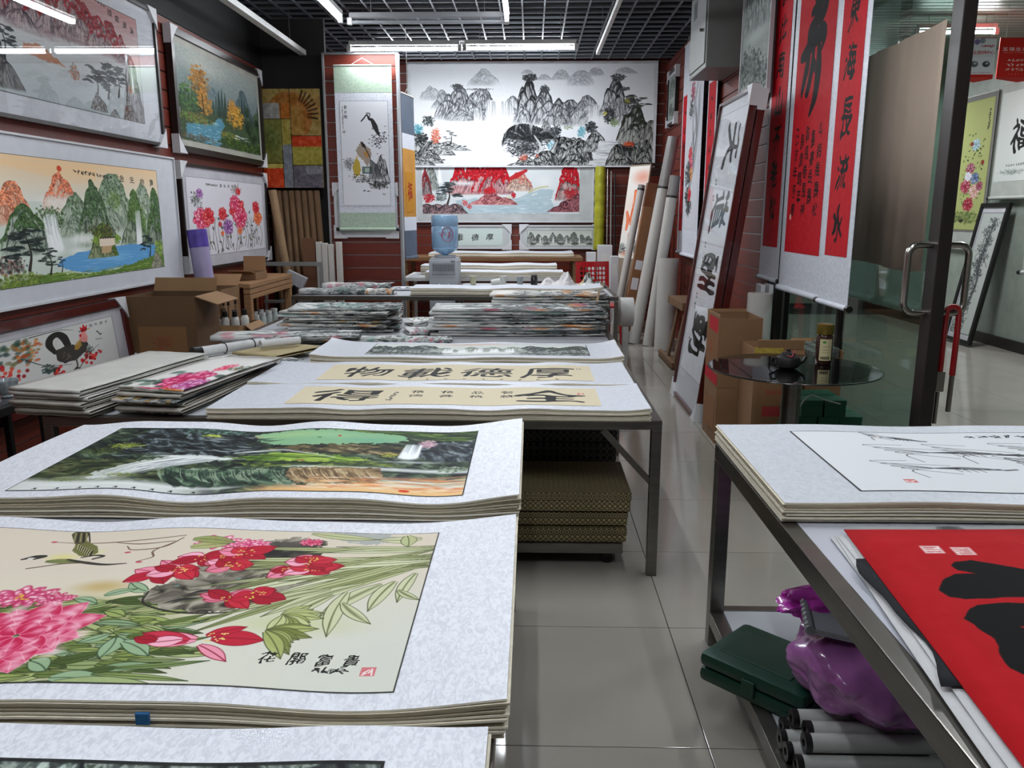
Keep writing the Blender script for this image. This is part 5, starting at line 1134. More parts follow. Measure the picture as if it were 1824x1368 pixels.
# right wall
hanging_scroll('couplet_scroll', 'red couplet scroll at the far side of the peony and rock scroll', RW(9.78, 1.06, 1.74), .42, 2.3, pic_red_couplet(''), (.05, .05, .25, .55), group=None)
hanging_scroll('hanging_scroll', 'wide hanging scroll of peonies by a pale rock between red couplets', RW(9.30, 1.06, 1.70), .86, 2.25, pic_peony_rock(), (.06, .06, .28, .18))
hanging_scroll('couplet_scroll', 'red couplet scroll at the near side of the peony and rock scroll', RW(8.40, 1.25, 1.74), .40, 1.75, pic_red_couplet(''), (.04, .04, .25, .25))
framed('ink_picture', 'small dark framed ink picture high on the far end of the right wall', RW(10.95, 2.6, 1.78), .62, .66, pic_grey_scape(2, 160, 170), (.03, .03, .03, .03), .03, .04, None, None, False, (0, 1, 2, 3))
framed('landscape_picture', 'grey green landscape picture high above the leaning calligraphy frames', RW(6.98, 2.36, 1.72), .82, 1.05, pic_grey_scape(0), (.0, .0, .0, .0), .014, .03, m_card)
t = thing('electrical_cabinet', 'grey metal electrical cabinet high on the right wall under the ceiling', 'cabinet', (1.63, 7.62, 2.72)); m_cab = mat('cabinet_grey', '7d7f7c', .5, .2, .05)
MB().bbox(-.16, .15, -.36, .36, 0, .72, .006).build('body', m_cab, t); MB().bbox(-.172, -.158, -.33, .33, .04, .68, .004).build('door', m_cab, t); MB().tube((-.175, -.24, .32), (-.20, -.24, .32), .014, 10).build('lock', m_chrome, t)
MB().box(-.174, -.172, .05, .20, .48, .62).build('label_plate', mat('plate_dark', '3c3e40', .4), t)

# red birthday scrolls by the shop glass
hanging_scroll('couplet_scroll', 'narrow red couplet scroll with seven characters behind the wide red scroll', RW(6.30, 1.03, 1.76), .48, 2.55, pic_red_couplet('壽比南山不老松', 170, 860, .072, .128, .085), (.055, .055, .235, .40))
hanging_scroll('longevity_scroll', 'wide red scroll with one huge black character and small columns of writing', RW(5.72, 1.0, 1.74), .86, 2.6, pic_red_longevity(), (.085, .10, .25, .50))
hanging_scroll('couplet_scroll', 'narrow red couplet scroll nearest the glass door, six characters', RW(4.80, 1.0, 1.70), .44, 2.4, pic_red_couplet('如東海長流水', 170, 800, .082, .152, .14), (.05, .06, .27, .30))
t = tag(MB().bbox(1.80, 1.83, 5.755, 5.80, 1.45, 2.9, .003).build('wooden_batten', mat('gold_batten', '7a5a2c', .6)), 'thin golden wooden batten between two red scrolls', 'batten')
MB().bbox(1.80, 1.83, 5.75, 5.80, .0, 1.45, .003).build('black_foot', m_cord, t)
# kraft paper taped on the glass door
b = MB(); n = 16
for i in range(n + 1):
    y = 4.90 - .98 * i / n; w = .006 * math.sin(i * 1.1) + .004 * math.sin(i * 2.7)
    b.v += [(1.886 - .012 + w, y, 1.23 + .01 * math.sin(i * .4)), (1.886 - .012 + w, y, 2.36)]
for i in range(n): b.f.append((2 * i, 2 * i + 2, 2 * i + 3, 2 * i + 1)); b.mi.append(0)
o = tag(b.build('kraft_paper_sheet', mat('kraft_paper', '8c7c6e', .8, 0, .08, 3), None, True), 'large brown paper sheet covering the glass door', 'paper'); md = o.modifiers.new('t', 'SOLIDIFY'); md.thickness = .0012

# corridor pictures
CW = lambda y, z, x=5.37: frame_matrix((x, y, z), (0, -1, 0), (0, 0, 1))
hanging_scroll('hanging_scroll', 'yellow hanging scroll of mixed flowers on the corridor wall', CW(10.66, 1.08), .80, 1.82, pic_yellow_flowers(), (.05, .05, .23, .06), mat('grey_silk', '6c6c68', .7), [(0, .20, mat('pale_silk', 'a8aca6', .7))])
hanging_scroll('hanging_scroll', 'white hanging scroll with a big black fortune character in the corridor', CW(9.72, 1.68, 5.33), .75, 1.25, pic_fortune(), (.03, .03, .18, .1), mat('pale_silk', 'a8aca6', .7))
framed('ink_picture', 'tall black framed ink branch picture leaning on the corridor wall', frame_matrix((5.05, 9.80, .02), (0, -1, 0), (.17, 0, 1)), .58, 1.62, pic_ink_branch(), (.03, .03, .06, .06), .045, .04, mat('black_lacquer', '0c0c0c', .3), mat('grey_mount', 'b2b0b6', .6))
hanging_scroll('hanging_scroll', 'white lower end of a hanging scroll at the picture edge in the corridor', frame_matrix((4.72, 7.9, .95), (.3, -1, 0), (0, 0, 1)), .8, 2.0, None, None, mat('pale_silk', 'a8aca6', .7))
for k, (x, red) in enumerate(((3.94, False), (4.31, True))):
    W = .34 if not red else .40; t = thing('hanging_banner', ('white corridor banner with red lettering and a red pointed hem', 'red corridor banner with white lettering cut by the picture edge')[k], 'banner', (x, 8.0, 2.70))
    b = MB(); b.prism([(0, .03), (W * .5, 0), (W, .03), (W, .39), (0, .39)], .004, frame_matrix((0, .004, 0), (1, 0, 0), (0, 0, 1))); b.build('board', mat('banner_red', 'c8362e', .5), t)
    MB().quad((0, -.0015, .045), (W, -.0015, .045), (W, -.0015, .385), (0, -.0015, .385)).build('print', pic_mat('banner_print', pic_banner(red)), t)
    for xx in (.05, W - .05): MB().tube((xx, 0, .39), (xx, 0, .67), .002, 5).build('string', m_pale_rod, t)
# ------------------------------------------------------------------ steel tables
m_steel = mat('stainless_steel', '7d7a74', .30, .9, .12, 8, 0, 0, (1, 1, 6)); m_board = mat('table_board', 'a9abb0', .5, 0, .03); m_edge = mat('sheet_edge_cream', 'd6cebb', .8, 0, .10, 30, 0, 0, (1, 1, 12))
m_edges = [mat('sheet_edge_pale', 'ece6d6', .8, 0, .08, 30, 0, 0, (1, 1, 12)), m_edge, mat('sheet_edge_dull', 'aaa189', .8, 0, .10, 30, 0, 0, (1, 1, 12)), mat('sheet_edge_pale', 'ece6d6', .8)]
def steel_table(label, x0, x1, y0, y1, z, rail=.04, board=None, shelf=None, brace=False, lw=.042, nm='steel_table', metal=None, inset=.0, cat='table'):
    t = thing(nm, label, cat, ((x0 + x1) / 2, (y0 + y1) / 2, 0)); X, Y = (x1 - x0) / 2, (y1 - y0) / 2; ms = metal or m_steel
    MB().bbox(-X + .03, X - .03, -Y + .03, Y - .03, z - .022, z - .001 - inset, .002).build('top', board or m_board, t)
    for s in (-1, 1):
        MB().bbox(-X, X, s * Y - (.045 if s > 0 else 0), s * Y + (.045 if s < 0 else 0), z - rail, z, .003).build('frame_rail', ms, t)
        MB().bbox(s * X - (.045 if s > 0 else 0), s * X + (.045 if s < 0 else 0), -Y + .045, Y - .045, z - rail, z, .003).build('frame_rail', ms, t)
        for q in (-1, 1):
            MB().bbox(s * (X - lw) if s < 0 else X - lw, s * X + (lw if s < 0 else 0) if s < 0 else X, q * Y if q < 0 else Y - lw, q * Y + lw if q < 0 else Y, 0, z - rail, .003).build('leg', ms, t) if s > 0 else MB().bbox(-X, -X + lw, -Y if q < 0 else Y - lw, -Y + lw if q < 0 else Y, 0, z - rail, .003).build('leg', ms, t)
    if shelf is not None:
        MB().bbox(-X + lw, X - lw, -Y + .02, Y - .02, shelf - .012, shelf, .002).build('shelf', m_board, t)
        for s in (-1, 1):
            MB().bbox(s * X - (.045 if s > 0 else 0), s * X + (.045 if s < 0 else 0), -Y + lw, Y - lw, shelf - .045, shelf + .002, .003).build('shelf_rail', ms, t)
            MB().bbox(-X + lw, X - lw, s * Y - (.04 if s > 0 else 0), s * Y + (.04 if s < 0 else 0), shelf - .045, shelf + .002, .003).build('shelf_rail', ms, t)
    if brace:
        d = Vector((X - .02 - (X - .26), 0, -.24)); M = Matrix.Translation((X - .24, -Y + .02, z - rail - .005)) @ Matrix.Rotation(math.atan2(.22, .20), 4, 'Y')
        MB().bbox(0, .30, -.012, .012, -.012, .012, .002, M).build('brace', ms, t)
    return t
steel_table('long steel table in front holding the wavy stacks of mounted scrolls', -1.66, -.055, .15, 2.88, .68)
steel_table('steel table with a diagonal brace holding the two stacks of cream calligraphy', -2.02, .535, 3.17, 4.86, .68, brace=True, shelf=None)
steel_table('steel table behind the calligraphy table, covered with folded prints', -2.02, .56, 4.90, 6.45, .68)
steel_table('steel table in the middle of the room carrying the white scroll stack and cups', -2.22, .80, 7.38, 8.20, .76, lw=.035)
steel_table('smaller steel table behind the middle table carrying the paper cups', -.78, .80, 8.23, 8.84, .76, lw=.035)
steel_table('steel table at the picture edge with the prawn scrolls and red sheet', .632, 2.30, .35, 2.66, .735, rail=.055, shelf=.13, board=mat('white_board', 'b7b9c2', .35, 0, .02), lw=.05)
steel_table('low black metal table by the slatted wall near the rooster picture', -2.655, -2.44, 2.6, 3.88, .62, metal=mat('black_metal', '151517', .4, .3), board=mat('dark_glass_top', '4a4a52', .15), lw=.03)
steel_table('white topped table behind the water cooler under bright lamps', -1.45, .42, 9.07, 9.95, .80, metal=m_white_metal, lw=.035)
t = thing('wooden_counter', 'wooden edged counter against the back wall under the framed strips', 'counter', (-.45, 10.95, 0)); m_wood = mat('counter_wood', '7c5a3a', .5, 0, .2, 4, 0, 0, (1, 8, 8))
MB().bbox(-1.3, 1.12, -.40, .40, .90, .95, .004).build('top', m_wood, t)
for x in (-1.2, 1.02):
    for y in (-.33, .33): MB().bbox(x - .03, x + .03, y - .03, y + .03, 0, .90, .003).build('leg', m_wood, t)

# ------------------------------------------------------------------ stacks of mounted scrolls
def sheet_mesh(name, x0, x1, y0, y1, zf, th, mats, nx=36, ny=4, parent=None):
    b = MB(); g = lambda i, j, k: (k * (ny + 1) + j) * (nx + 1) + i
    for k in (0, 1):
        for j in range(ny + 1):
            for i in range(nx + 1):
                x = x0 + (x1 - x0) * i / nx; y = y0 + (y1 - y0) * j / ny; b.v.append((x, y, zf(x, y) - th * (1 - k)))
    for j in range(ny):
        for i in range(nx):
            b.f.append((g(i, j, 1), g(i + 1, j, 1), g(i + 1, j + 1, 1), g(i, j + 1, 1))); b.mi.append(0)
            b.f.append((g(i, j, 0), g(i, j + 1, 0), g(i + 1, j + 1, 0), g(i + 1, j, 0))); b.mi.append(1)
    for i in range(nx):
        b.f += [(g(i, 0, 0), g(i + 1, 0, 0), g(i + 1, 0, 1), g(i, 0, 1)), (g(i + 1, ny, 0), g(i, ny, 0), g(i, ny, 1), g(i + 1, ny, 1))]; b.mi += [1, 1]
    for j in range(ny):
        b.f += [(g(0, j + 1, 0), g(0, j, 0), g(0, j, 1), g(0, j + 1, 1)), (g(nx, j, 0), g(nx, j + 1, 0), g(nx, j + 1, 1), g(nx, j, 1))]; b.mi += [1, 1]
    return b.build(name, mats, parent, True)
def print_mesh(name, x0, x1, y0, y1, zf, m, parent, nx=48, ny=16, lift=.0012):
    b = MB()
    for j in range(ny + 1):
        for i in range(nx + 1):
            x = x0 + (x1 - x0) * i / nx; y = y0 + (y1 - y0) * j / ny; b.v.append((x, y, zf(x, y) + lift))
    for j in range(ny):
        for i in range(nx):
            a = j * (nx + 1) + i; b.f.append((a, a + 1, a + nx + 2, a + nx + 1)); b.mi.append(0)
            b.uv[len(b.f) - 1] = [(i / nx, j / ny), ((i + 1) / nx, j / ny), ((i + 1) / nx, (j + 1) / ny), (i / nx, (j + 1) / ny)]
    return b.build(name, m, parent, True)
def scroll_stack(x0, x1, y0, y1, z0, n, th, cv, rect, label, under, group, seed=1, amp=.008, lam=.55, curl=.02, silk=None, ny=12, name='mounted_scroll', picm=None, gap=.0008, curl_l=.0):
    R = random.Random(seed); ph = R.random() * 6; silk = silk or m_silk
    def wave(x, y):
        e = .35 + .65 * abs((y - (y0 + y1) / 2) / ((y1 - y0) / 2)) ** 1.5
        w = math.sin(6.283 * x / lam + ph + 1.2 * (y - y0)) * .6 + math.sin(6.283 * x / (lam * .57) + ph * 2) * .25
        c = max(0, (x - (x1 - .16)) / .16) ** 2 * curl + max(0, ((x0 + .2) - x) / .2) ** 2 * curl_l
        fy = max(0, (y - (y1 - .10)) / .10) ** 2 * .3
        return amp * w * e + c * (.5 + fy)
    for k in range(n):
        top = k == n - 1; s = ((k + 1) / n) ** .8
        d = [R.uniform(-.006, .006) for _ in range(4)] if not top else [0, 0, 0, 0]
        p2 = R.uniform(-.6, .6); a2 = R.uniform(0, .0002)
        base = z0 + (k + 1) * (th + gap) + .0008
        def zf(x, y, base=base, s=s, p2=p2, a2=a2): return base + s * (wave(x, y) + amp * .9) + a2 * math.sin(9 * x + p2)
        o = sheet_mesh(name, x0 + d[0], x1 + d[1], y0 + d[2], y1 + d[3], zf, th, [silk if top else m_edge, m_edges[R.randint(0, 3)] if not top else m_edges[0]], 44, ny if top else 4)
        tag(o, label if top else under.replace('cream edged scroll', ('cream edged scroll directly' if k == n - 2 else ORD[n - 1 - k - 1] + ' cream edged scroll down') if ' in the ' not in under else ORD[n - 1 - k] + ' cream edged scroll from the top'), 'scroll', group)
        if top and (cv is not None or picm is not None):
            print_mesh('picture', rect[0], rect[1], rect[2], rect[3], zf, picm or pic_mat(name + '_print', cv), o)
    return zf
G1 = 'mounted scrolls stacked on the front table'
m_silk_big = damask_mat('mount_silk_figured', 'ccced6', 'e0e3ea', 110, (1, .5, 1))
scroll_stack(-1.66, -.03, 2.05, 2.85, .682, 11, .0037, pic_gold_waterfall(), (-1.47, -.185, 2.10, 2.755), 'dark green waterfall landscape scroll lying on top of the farthest front stack', 'cream edged scroll under the dark green waterfall landscape', 'scrolls under the waterfall landscape', 3, .013, .62, .02, m_silk_big)
zp = scroll_stack(-1.66, -.035, 1.125, 1.90, .682, 11, .0037, pic_table_peonies(), (-1.50, -.22, 1.17, 1.83), 'peony and bird scroll with long striped leaves, on top of the middle front stack', 'cream edged scroll under the peony and bird scroll', 'scrolls under the peony scroll', 8, .011, .70, .018, m_silk_big)
scroll_stack(-1.62, -.062, .25, 1.085, .682, 8, .0044, pic_strip_ink2(), (-1.45, -.205, .35, 1.005), 'mountain scroll cut by the bottom picture edge, top of the nearest stack', 'cream edged scroll under the nearest mountain scroll', 'scrolls in the nearest stack', 12, .007, .66, .012, m_silk_big)
tag(MB().bbox(-.62, -.598, 1.112, 1.1175, .712, .732, .001).build('blue_tape_tab', mat('blue_tape', '1d5f94', .5)), 'small blue tape tab on the edge of the peony stack', 'tape')
m_silk_w = damask_mat('mount_silk_plain', 'bfc2ca', 'cdd0d8', 70)
sm = ((.50, '智慧人'), (.42, '品格全'), (.34, '精華章'), (.26, '積德福'))
c_ = pic_caps('得', 1000, 250, 'cfc3a6', .80, 0, .17, sx=1.5, bold=2, smalls=[(.40, '積德'), (.50, '精善'), (.60, '品格'), (.70, '智慧')]); c_.text('全', .84, .52, .80, '1e1c1c', bold=3, brush=.2, sx=1.6); c_.seal(.945, .35, .045, 'b8584c'); c_.scribble(.33, .3, .32, .8, 6, .08)
scroll_stack(-1.315, .482, 3.13, 3.60, .682, 9, .0042, c_, (-1.02, .29, 3.20, 3.535), 'two character cream calligraphy scroll on top of the near calligraphy stack', 'cream edged scroll under the two character calligraphy', 'scrolls under the two character calligraphy', 21, .006, .5, .010, m_silk_w)
c_ = pic_caps('物載德厚', 1000, 230, 'cfc3a6', .74, .225, .16, sx=1.35, bold=2); c_.scribble(.3, .93, .9, .93, 9, .06); c_.seal(.955, .25, .04, '8a7a6a')
scroll_stack(-1.32, .478, 3.63, 4.17, .682, 9, .0042, c_, (-1.02, .30, 3.70, 4.09), 'four character cream calligraphy scroll behind the two character one', 'cream edged scroll under the four character calligraphy', 'scrolls under the four character calligraphy', 23, .005, .5, .010, m_silk_w)
c_ = pic_panorama()
scroll_stack(-1.22, .505, 4.33, 4.84, .682, 9, .0040, c_, (-.93, .33, 4.40, 4.78), 'pale ink mountain panorama scroll on the stack before the folded prints', 'cream edged scroll under the pale mountain panorama', 'scrolls under the pale mountain panorama', 25, .006, .8, .03, m_silk_w, curl_l=.04)
scroll_stack(.640, 2.27, 1.93, 2.69, .737, 12, .0034, pic_shrimps(), (.86, 2.15, 2.01, 2.60), 'ink prawns scroll on top of the thick stack at the right table', 'cream edged scroll under the ink prawns scroll', 'scrolls under the ink prawns', 31, .004, .8, .010, damask_mat('mount_silk_grey', 'bcc0c6', 'c8ccd2', 60))
scroll_stack(-1.12, .66, 7.42, 7.80, .762, 6, .009, None, None, 'blank white scroll on the stack in front of the paper cups', 'cream edged scroll under the blank white one by the cups', 'white scrolls by the cups', 41, .008, .8, .02, m_silk_w, name='blank_scroll')
scroll_stack(-1.2, .36, 9.09, 9.46, .802, 6, .008, None, None, 'bright blank scroll on the near stack behind the cooler', 'cream edged scroll in the near stack behind the cooler', 'white scrolls behind the cooler', 43, .008, .8, .01, m_silk_w, name='blank_scroll')
scroll_stack(-1.3, .30, 9.48, 9.90, .802, 12, .008, None, None, 'bright blank scroll on the higher stack behind the cooler', 'cream edged scroll in the higher stack behind the cooler', 'white scrolls higher behind the cooler', 45, .008, .8, .01, m_silk_w, name='blank_scroll')
scroll_stack(-1.35, .55, 10.62, 11.2, .952, 5, .008, None, None, 'blank scroll on the wooden counter below the framed strips', 'cream edged scroll in the stack on the wooden counter', 'white scrolls on the counter', 47, .008, .8, .01, m_silk_w, name='blank_scroll')

# red sheet with huge brush strokes, lying on other papers
RX0, RX1, RY0, RY1 = .735, 2.05, .50, 1.845
c_ = pic_red_sheet()
def ru(p): return ((p[0] - RX0) / (RX1 - RX0), (RY1 - p[1]) / (RY1 - RY0))
def red_xy(a, b):
    y = 1.83 - 1.33 * b; return (.752 - .0875 * (1.83 - y) * 1.0 + 1.3 * a, y + .055 * a * (1 - b))
def red_uv(x, y):
    b = (1.83 - y) / 1.33
    for _ in range(3): a = (x - .752 + .0875 * (1.83 - (1.83 - 1.33 * b))) / 1.3; b = (1.83 - y + .055 * a * (1 - b)) / 1.33
    return (a, b)
K = '070607'
c_.poly([red_uv(*p) for p in ((.925, 1.655), (.966, 1.664), (1.005, 1.648), (1.06, 1.62), (1.3, 1.56), (1.9, 1.45), (1.9, 1.38), (1.2, 1.47), (.98, 1.494), (.905, 1.485), (.858, 1.480), (.831, 1.491), (.824, 1.517), (.85, 1.56), (.894, 1.593), (.94, 1.597), (.912, 1.61), (.908, 1.635))], K, 1, .004)
c_.poly([red_uv(*p) for p in ((.828, 1.424), (.868, 1.457), (.915, 1.466), (.98, 1.468), (1.3, 1.42), (1.5, 1.30), (1.45, 1.05), (1.2, .95), (1.05, 1.0), (.95, 1.12), (.86, 1.19), (.812, 1.21), (.802, 1.23), (.805, 1.264), (.823, 1.301), (.830, 1.33), (.821, 1.359), (.815, 1.40))], K, 1, .004)
c_.poly([red_uv(*p) for p in ((.90, 1.377), (.96, 1.37), (1.1, 1.33), (1.2, 1.22), (1.12, 1.12), (1.0, 1.2), (.95, 1.30))], 'a80d16', 1, .004)
c_.poly([red_uv(*p) for p in ((1.0, .95), (1.6, .9), (1.6, .75), (1.1, .7), (.95, .85))], K, 1, .006)
for x, y in ((.908, 1.718), (.974, 1.712)):
    u_, v_ = red_uv(x, y); c_.seal(u_, v_, .016, 'd8c0bc')
    for k in range(3): c_.stroke([(u_ - .01, v_ - .008 + k * .008), (u_ + .01, v_ - .008 + k * .008)], .0016, 'b84a4c', .8, n=2)
def grid_sheet(name, fxy, z, m, label, cat, th=.0012, nx=14, ny=14, wav=.002, parent=None, edge=None):
    b = MB()
    for j in range(ny + 1):
        for i in range(nx + 1):
            x, y = fxy(i / nx, j / ny); b.v.append((x, y, z + wav * (1 + math.sin(9 * x + 4 * y) * math.cos(7 * y))))
    for j in range(ny):
        for i in range(nx):
            a = j * (nx + 1) + i; b.f.append((a + nx + 1, a + nx + 2, a + 1, a)); b.mi.append(0)
            b.uv[len(b.f) - 1] = [(i / nx, 1 - (j + 1) / ny), ((i + 1) / nx, 1 - (j + 1) / ny), ((i + 1) / nx, 1 - j / ny), (i / nx, 1 - j / ny)]
    o = b.build(name, m, parent, True); md = o.modifiers.new('thickness', 'SOLIDIFY'); md.thickness = th; md.offset = -1
    if label: tag(o, label, cat)
    return o
m_rice = mat('rice_paper', 'c9cacb', .8, 0, .05, 20)
for k in range(4):
    grid_sheet('paper_sheet', lambda a, b, k=k: (red_xy(a, b)[0] - .030 + .008 * k + .012 * math.sin(k * 3 + b * 3), red_xy(a, b)[1] + .004 - .006 * k - .01 * b * k), .7385 + .0035 * k, m_rice, ORD[3 - k] + ' white rice paper sheet below the red sheet', 'paper', wav=.0012)
    bpy.data.objects[[o.name for o in COL.objects if o.name.startswith('paper_sheet')][-1]]['group'] = 'papers under the red sheet'
grid_sheet('ink_painting_sheet', lambda a, b: (red_xy(a, b)[0] + .012, red_xy(a, b)[1] + .030 - .03 * b), .7535, pic_mat('ink_edge', pic_smear(5, 300, 300, '9a9c9c', ('16181a', '2c3032', '5a6062', '8a9092'), 260)), 'dark ink painting sheet peeping out beyond the red sheet', 'paper', wav=.0012)
b_ = MB(); pts_ = [(.716, 1.80 - .035 * k) for k in range(15)]
for k, (x, y) in enumerate(pts_): x = .742 - .0875 * (1.83 - y) - .012 * math.sin(k * .5) - .008; b_.v += [(x - .012 - .006 * math.sin(k), y - .13, .7555), (x + .03, y - .13, .757)]
for k in range(14): b_.f.append((2 * k, 2 * k + 1, 2 * k + 3, 2 * k + 2)); b_.mi.append(0)
o = tag(b_.build('ink_painting_sheet', pic_mat('ink_edge2', pic_smear(6, 60, 60, '1a1c20', ('101214', '2c3036', '4a5058'), 60)), None, True), 'black ink painted paper edge curling out beside the red sheet', 'paper'); md = o.modifiers.new('thickness', 'SOLIDIFY'); md.thickness = .001
grid_sheet('red_paper_sheet', red_xy, .7575, pic_mat('red_calligraphy', c_, .75), 'red paper sheet with huge black brush strokes and two pale seals', 'paper', wav=.0012)
# ------------------------------------------------------------------ folded prints
def folded(label, c, w, L, h, rz, z, m, group=None, ts=.003, name='folded_print', sag=.0, tilt=0):
    """paper folded once: U profile with the fold at local -y, width along x"""
    prof = [(L / 2, -h / 2)] + [(L / 2 - L * k / 4, -h / 2) for k in range(1, 4)]
    for k in range(9): a = -math.pi / 2 - math.pi * k / 8; prof.append((-L / 2 + h / 2 + math.cos(a) * h / 2, math.sin(a) * h / 2))
    prof += [(-L / 2 + L * k / 6, h / 2 - .25 * h * math.sin(math.pi * k / 6) * .3) for k in range(1, 6)] + [(L / 2, h / 2 - .2 * h)]
    b = MB(); nx = 8; N = len(prof); R = random.Random(sum(map(ord, label)) % 999 + int(c[0] * 1000) + int(z * 1000)); ph = R.random() * 6
    for (y, zz) in prof:
        for i in range(nx + 1):
            x = -w / 2 + w * i / nx; b.v.append((x + .004 * math.sin(y * 11 + ph), y + .010 * math.sin(x * 5 + ph) * 1.0, zz + h * .08 * math.sin(x * 13 / max(w, .3) + ph) + sag * (x / w) ** 2))
    for j in range(N - 1):
        for i in range(nx):
            a = j * (nx + 1) + i; b.f.append((a, a + 1, a + nx + 2, a + nx + 1)); b.mi.append(0)
            V = lambda q: max(0, (q - 7) / (N - 8)); b.uv[len(b.f) - 1] = [(i / nx, V(j)), ((i + 1) / nx, V(j)), ((i + 1) / nx, V(j + 1)), (i / nx, V(j + 1))]
    o = b.build(name, m, None, True); o.location = (c[0], c[1], z + h / 2 + ts); o.rotation_euler = (tilt, 0, rz)
    md = o.modifiers.new('thickness', 'SOLIDIFY'); md.thickness = ts; md.offset = 0
    return tag(o, label, 'print', group)
m_fold_w = mat('folded_paper', 'bdbcb6', .8, 0, .06, 8); m_fold_g = mat('folded_paper_grey', 'a39f96', .8, 0, .10, 8)
SM = [pic_mat('print_smear', pic_smear(k, 420, 90, ['dcdbd7', 'd2d4d2', 'e0dcd6', 'd4d4d0'][k % 4], n=70, acc=[None, ['b8606c', 'c87888'], ['c8763a', 'd8a070'], ['6a8a84', '8aa8a0']][k % 4])) for k in range(8)]
SMD = [pic_mat('print_dark', pic_smear(20 + k, 420, 90, 'd4d6d4', ('121416', '24282a', '3a4040', '5c6462', 'c8ccca'), 120, [None, ['6c8c84'], ['a84a5c', 'c8763a'], ['b88a44']][k % 4])) for k in range(6)]
g = 'plain folded papers beside the pink peony print'
for k in range(7): folded(ORD[6 - k] + ' plain folded paper from the top of the pile left of the pink peony print' if k < 6 else 'plain white folded paper on top of the left pile', (-1.90 + .008 * math.sin(k * 2), 3.60 + .012 * math.cos(k * 3), 0), .34, .92, .0118, -.16 + .02 * math.sin(k), .683 + .0175 * k, m_fold_g if k < 4 else m_fold_w, g if k < 6 else None)
g = 'folded papers under the pink peony print'
for k in range(5): folded(ORD[4 - k] + ' grey folded paper down below the pink peony print', (-1.525 + .006 * math.sin(k * 2), 3.66 + .012 * math.cos(k * 3), 0), .30, .94, .0118, -.13 + .02 * math.sin(k), .683 + .0175 * k, m_fold_g if k % 3 else SMD[k], g)
folded('folded print with big pink and red peonies on green leaves', (-1.51, 3.60, 0), .31, .74, .018, -.20, .772, pic_mat('folded_peonies', pic_folded_peony()))
folded('white folded print lying behind the pink peony print', (-1.62, 4.46, 0), .42, .50, .02, -.35, .682, SM[0]); folded('tan folded paper behind the pink peony print', (-1.47, 4.60, 0), .32, .40, .016, -.45, .712, mat('tan_paper', 'a5966f', .8)); folded('ink branch print laid across the table by the tan paper', (-1.52, 4.96, 0), .9, .25, .03, .10, .740, SM[5]); folded('white folded print under the ink branch print', (-1.55, 5.16, 0), .85, .22, .02, .08, .682, SM[2])
folded('black ink print rolled beside the pale panorama stack', (-1.35, 4.27, 0), .10, .26, .03, -.32, .682, SMD[0])
# two rolled scrolls with a black knob
t = thing('rolled_scroll', 'rolled white scroll with a black knob end behind the pink peony print', 'scroll', (-1.86, 4.42, .712), .95); MB().tube((0, 0, .03), (.42, 0, .03), .028, 16).build('roll', m_rice, t, True); MB().tube((-.05, 0, .03), (0, 0, .03), .033, 16).build('roller_knob', m_cord, t, True); MB().path([(.15, .031 * math.cos(a), .03 + .031 * math.sin(a)) for a in np.linspace(0, 6.1, 14)], .003, 6).build('ribbon', m_cord, t); MB().path([(.34, .031 * math.cos(a), .03 + .031 * math.sin(a)) for a in np.linspace(0, 6.1, 14)], .003, 6).build('ribbon', m_cord, t)
t = tag(MB().pipe((-1.56, 4.54, .765), (-1.38, 4.70, .765), .024, .014).build('paper_roll', m_rice, None, True), 'short plain white paper roll beside the black knobbed scroll', 'roll')
# left pile of folded prints
for k in range(8): folded(ORD[7 - k] + ' folded ink print from the top of the low pile' if k < 7 else 'white folded print on top of the low pile before the wooden stand', (-1.36 + .03 * math.sin(k * 2.1), 5.78 + .02 * math.cos(k * 1.7), 0), .78, .42, .0150, .12 * math.sin(k * 1.9), .683 + .0215 * k, SMD[k % 6] if k % 2 else SM[k % 8], 'folded prints in the low pile' if k < 7 else None)
folded('white rolled print behind the low pile of folded prints', (-1.35, 6.15, 0), .70, .16, .05, .04, .683, SM[4]); folded('crumpled white print at the end of the low pile', (-.80, 6.02, 0), .26, .30, .04, .4, .683, SM[0])
folded('pink peony print lying folded between the two piles of prints', (-.78, 5.60, 0), .20, .26, .025, .3, .683, SM[1])
for i, (x, w, m) in enumerate(((-.95, .5, SM[3]), (-.66, .30, SM[1]))): folded(('grey folded print on the table edge before the pink print', 'red and green folded print on the table edge before the big pile')[i], (x, 5.16, 0), w, .18, .03, .02, .683, m)
# right pile: long prints with their folds towards us
for k in range(9):
    w = (1.20, 1.12, 1.22, 1.16, 1.20, 1.10, 1.18, 1.20, 1.16)[k]
    folded(ORD[8 - k] + ' long folded ink print from the top of the high pile' if k < 8 else 'long grey ink print on top of the high pile at the table end', (-.09 + .02 * math.sin(k * 2.3), 5.62 + .014 * math.cos(k * 1.3), 0), w, .40, .0150, .015 * math.sin(k), .683 + .0212 * k, SMD[k % 6] if k % 3 else SM[(k // 3) * 2 % 8], 'long folded prints in the high pile' if k < 8 else None, .0028)
for k in range(11):
    folded(ORD[10 - k] + ' folded print from the top of the second pile behind the high one' if k < 10 else 'pale folded print on top of the second pile behind the high one', (.14 + .015 * math.sin(k * 2.3), 6.10 + .014 * math.cos(k * 1.3), 0), .86, .36, .0155, .015 * math.sin(k), .683 + .0218 * k, SM[k % 8] if k % 3 else SMD[k % 6], 'folded prints in the second pile' if k < 10 else None, .0028)
tag(MB().prism([(0, 0), (.05, 0), (.05, .07), (.02, .085)], .012, frame_matrix((.47, 5.80, .880), (0, 1, 0), (.2, 0, 1))).build('wooden_wedge', mat('pale_wood', 'b09a78', .6)), 'small pale wooden wedge at the end of the high pile', 'wedge')
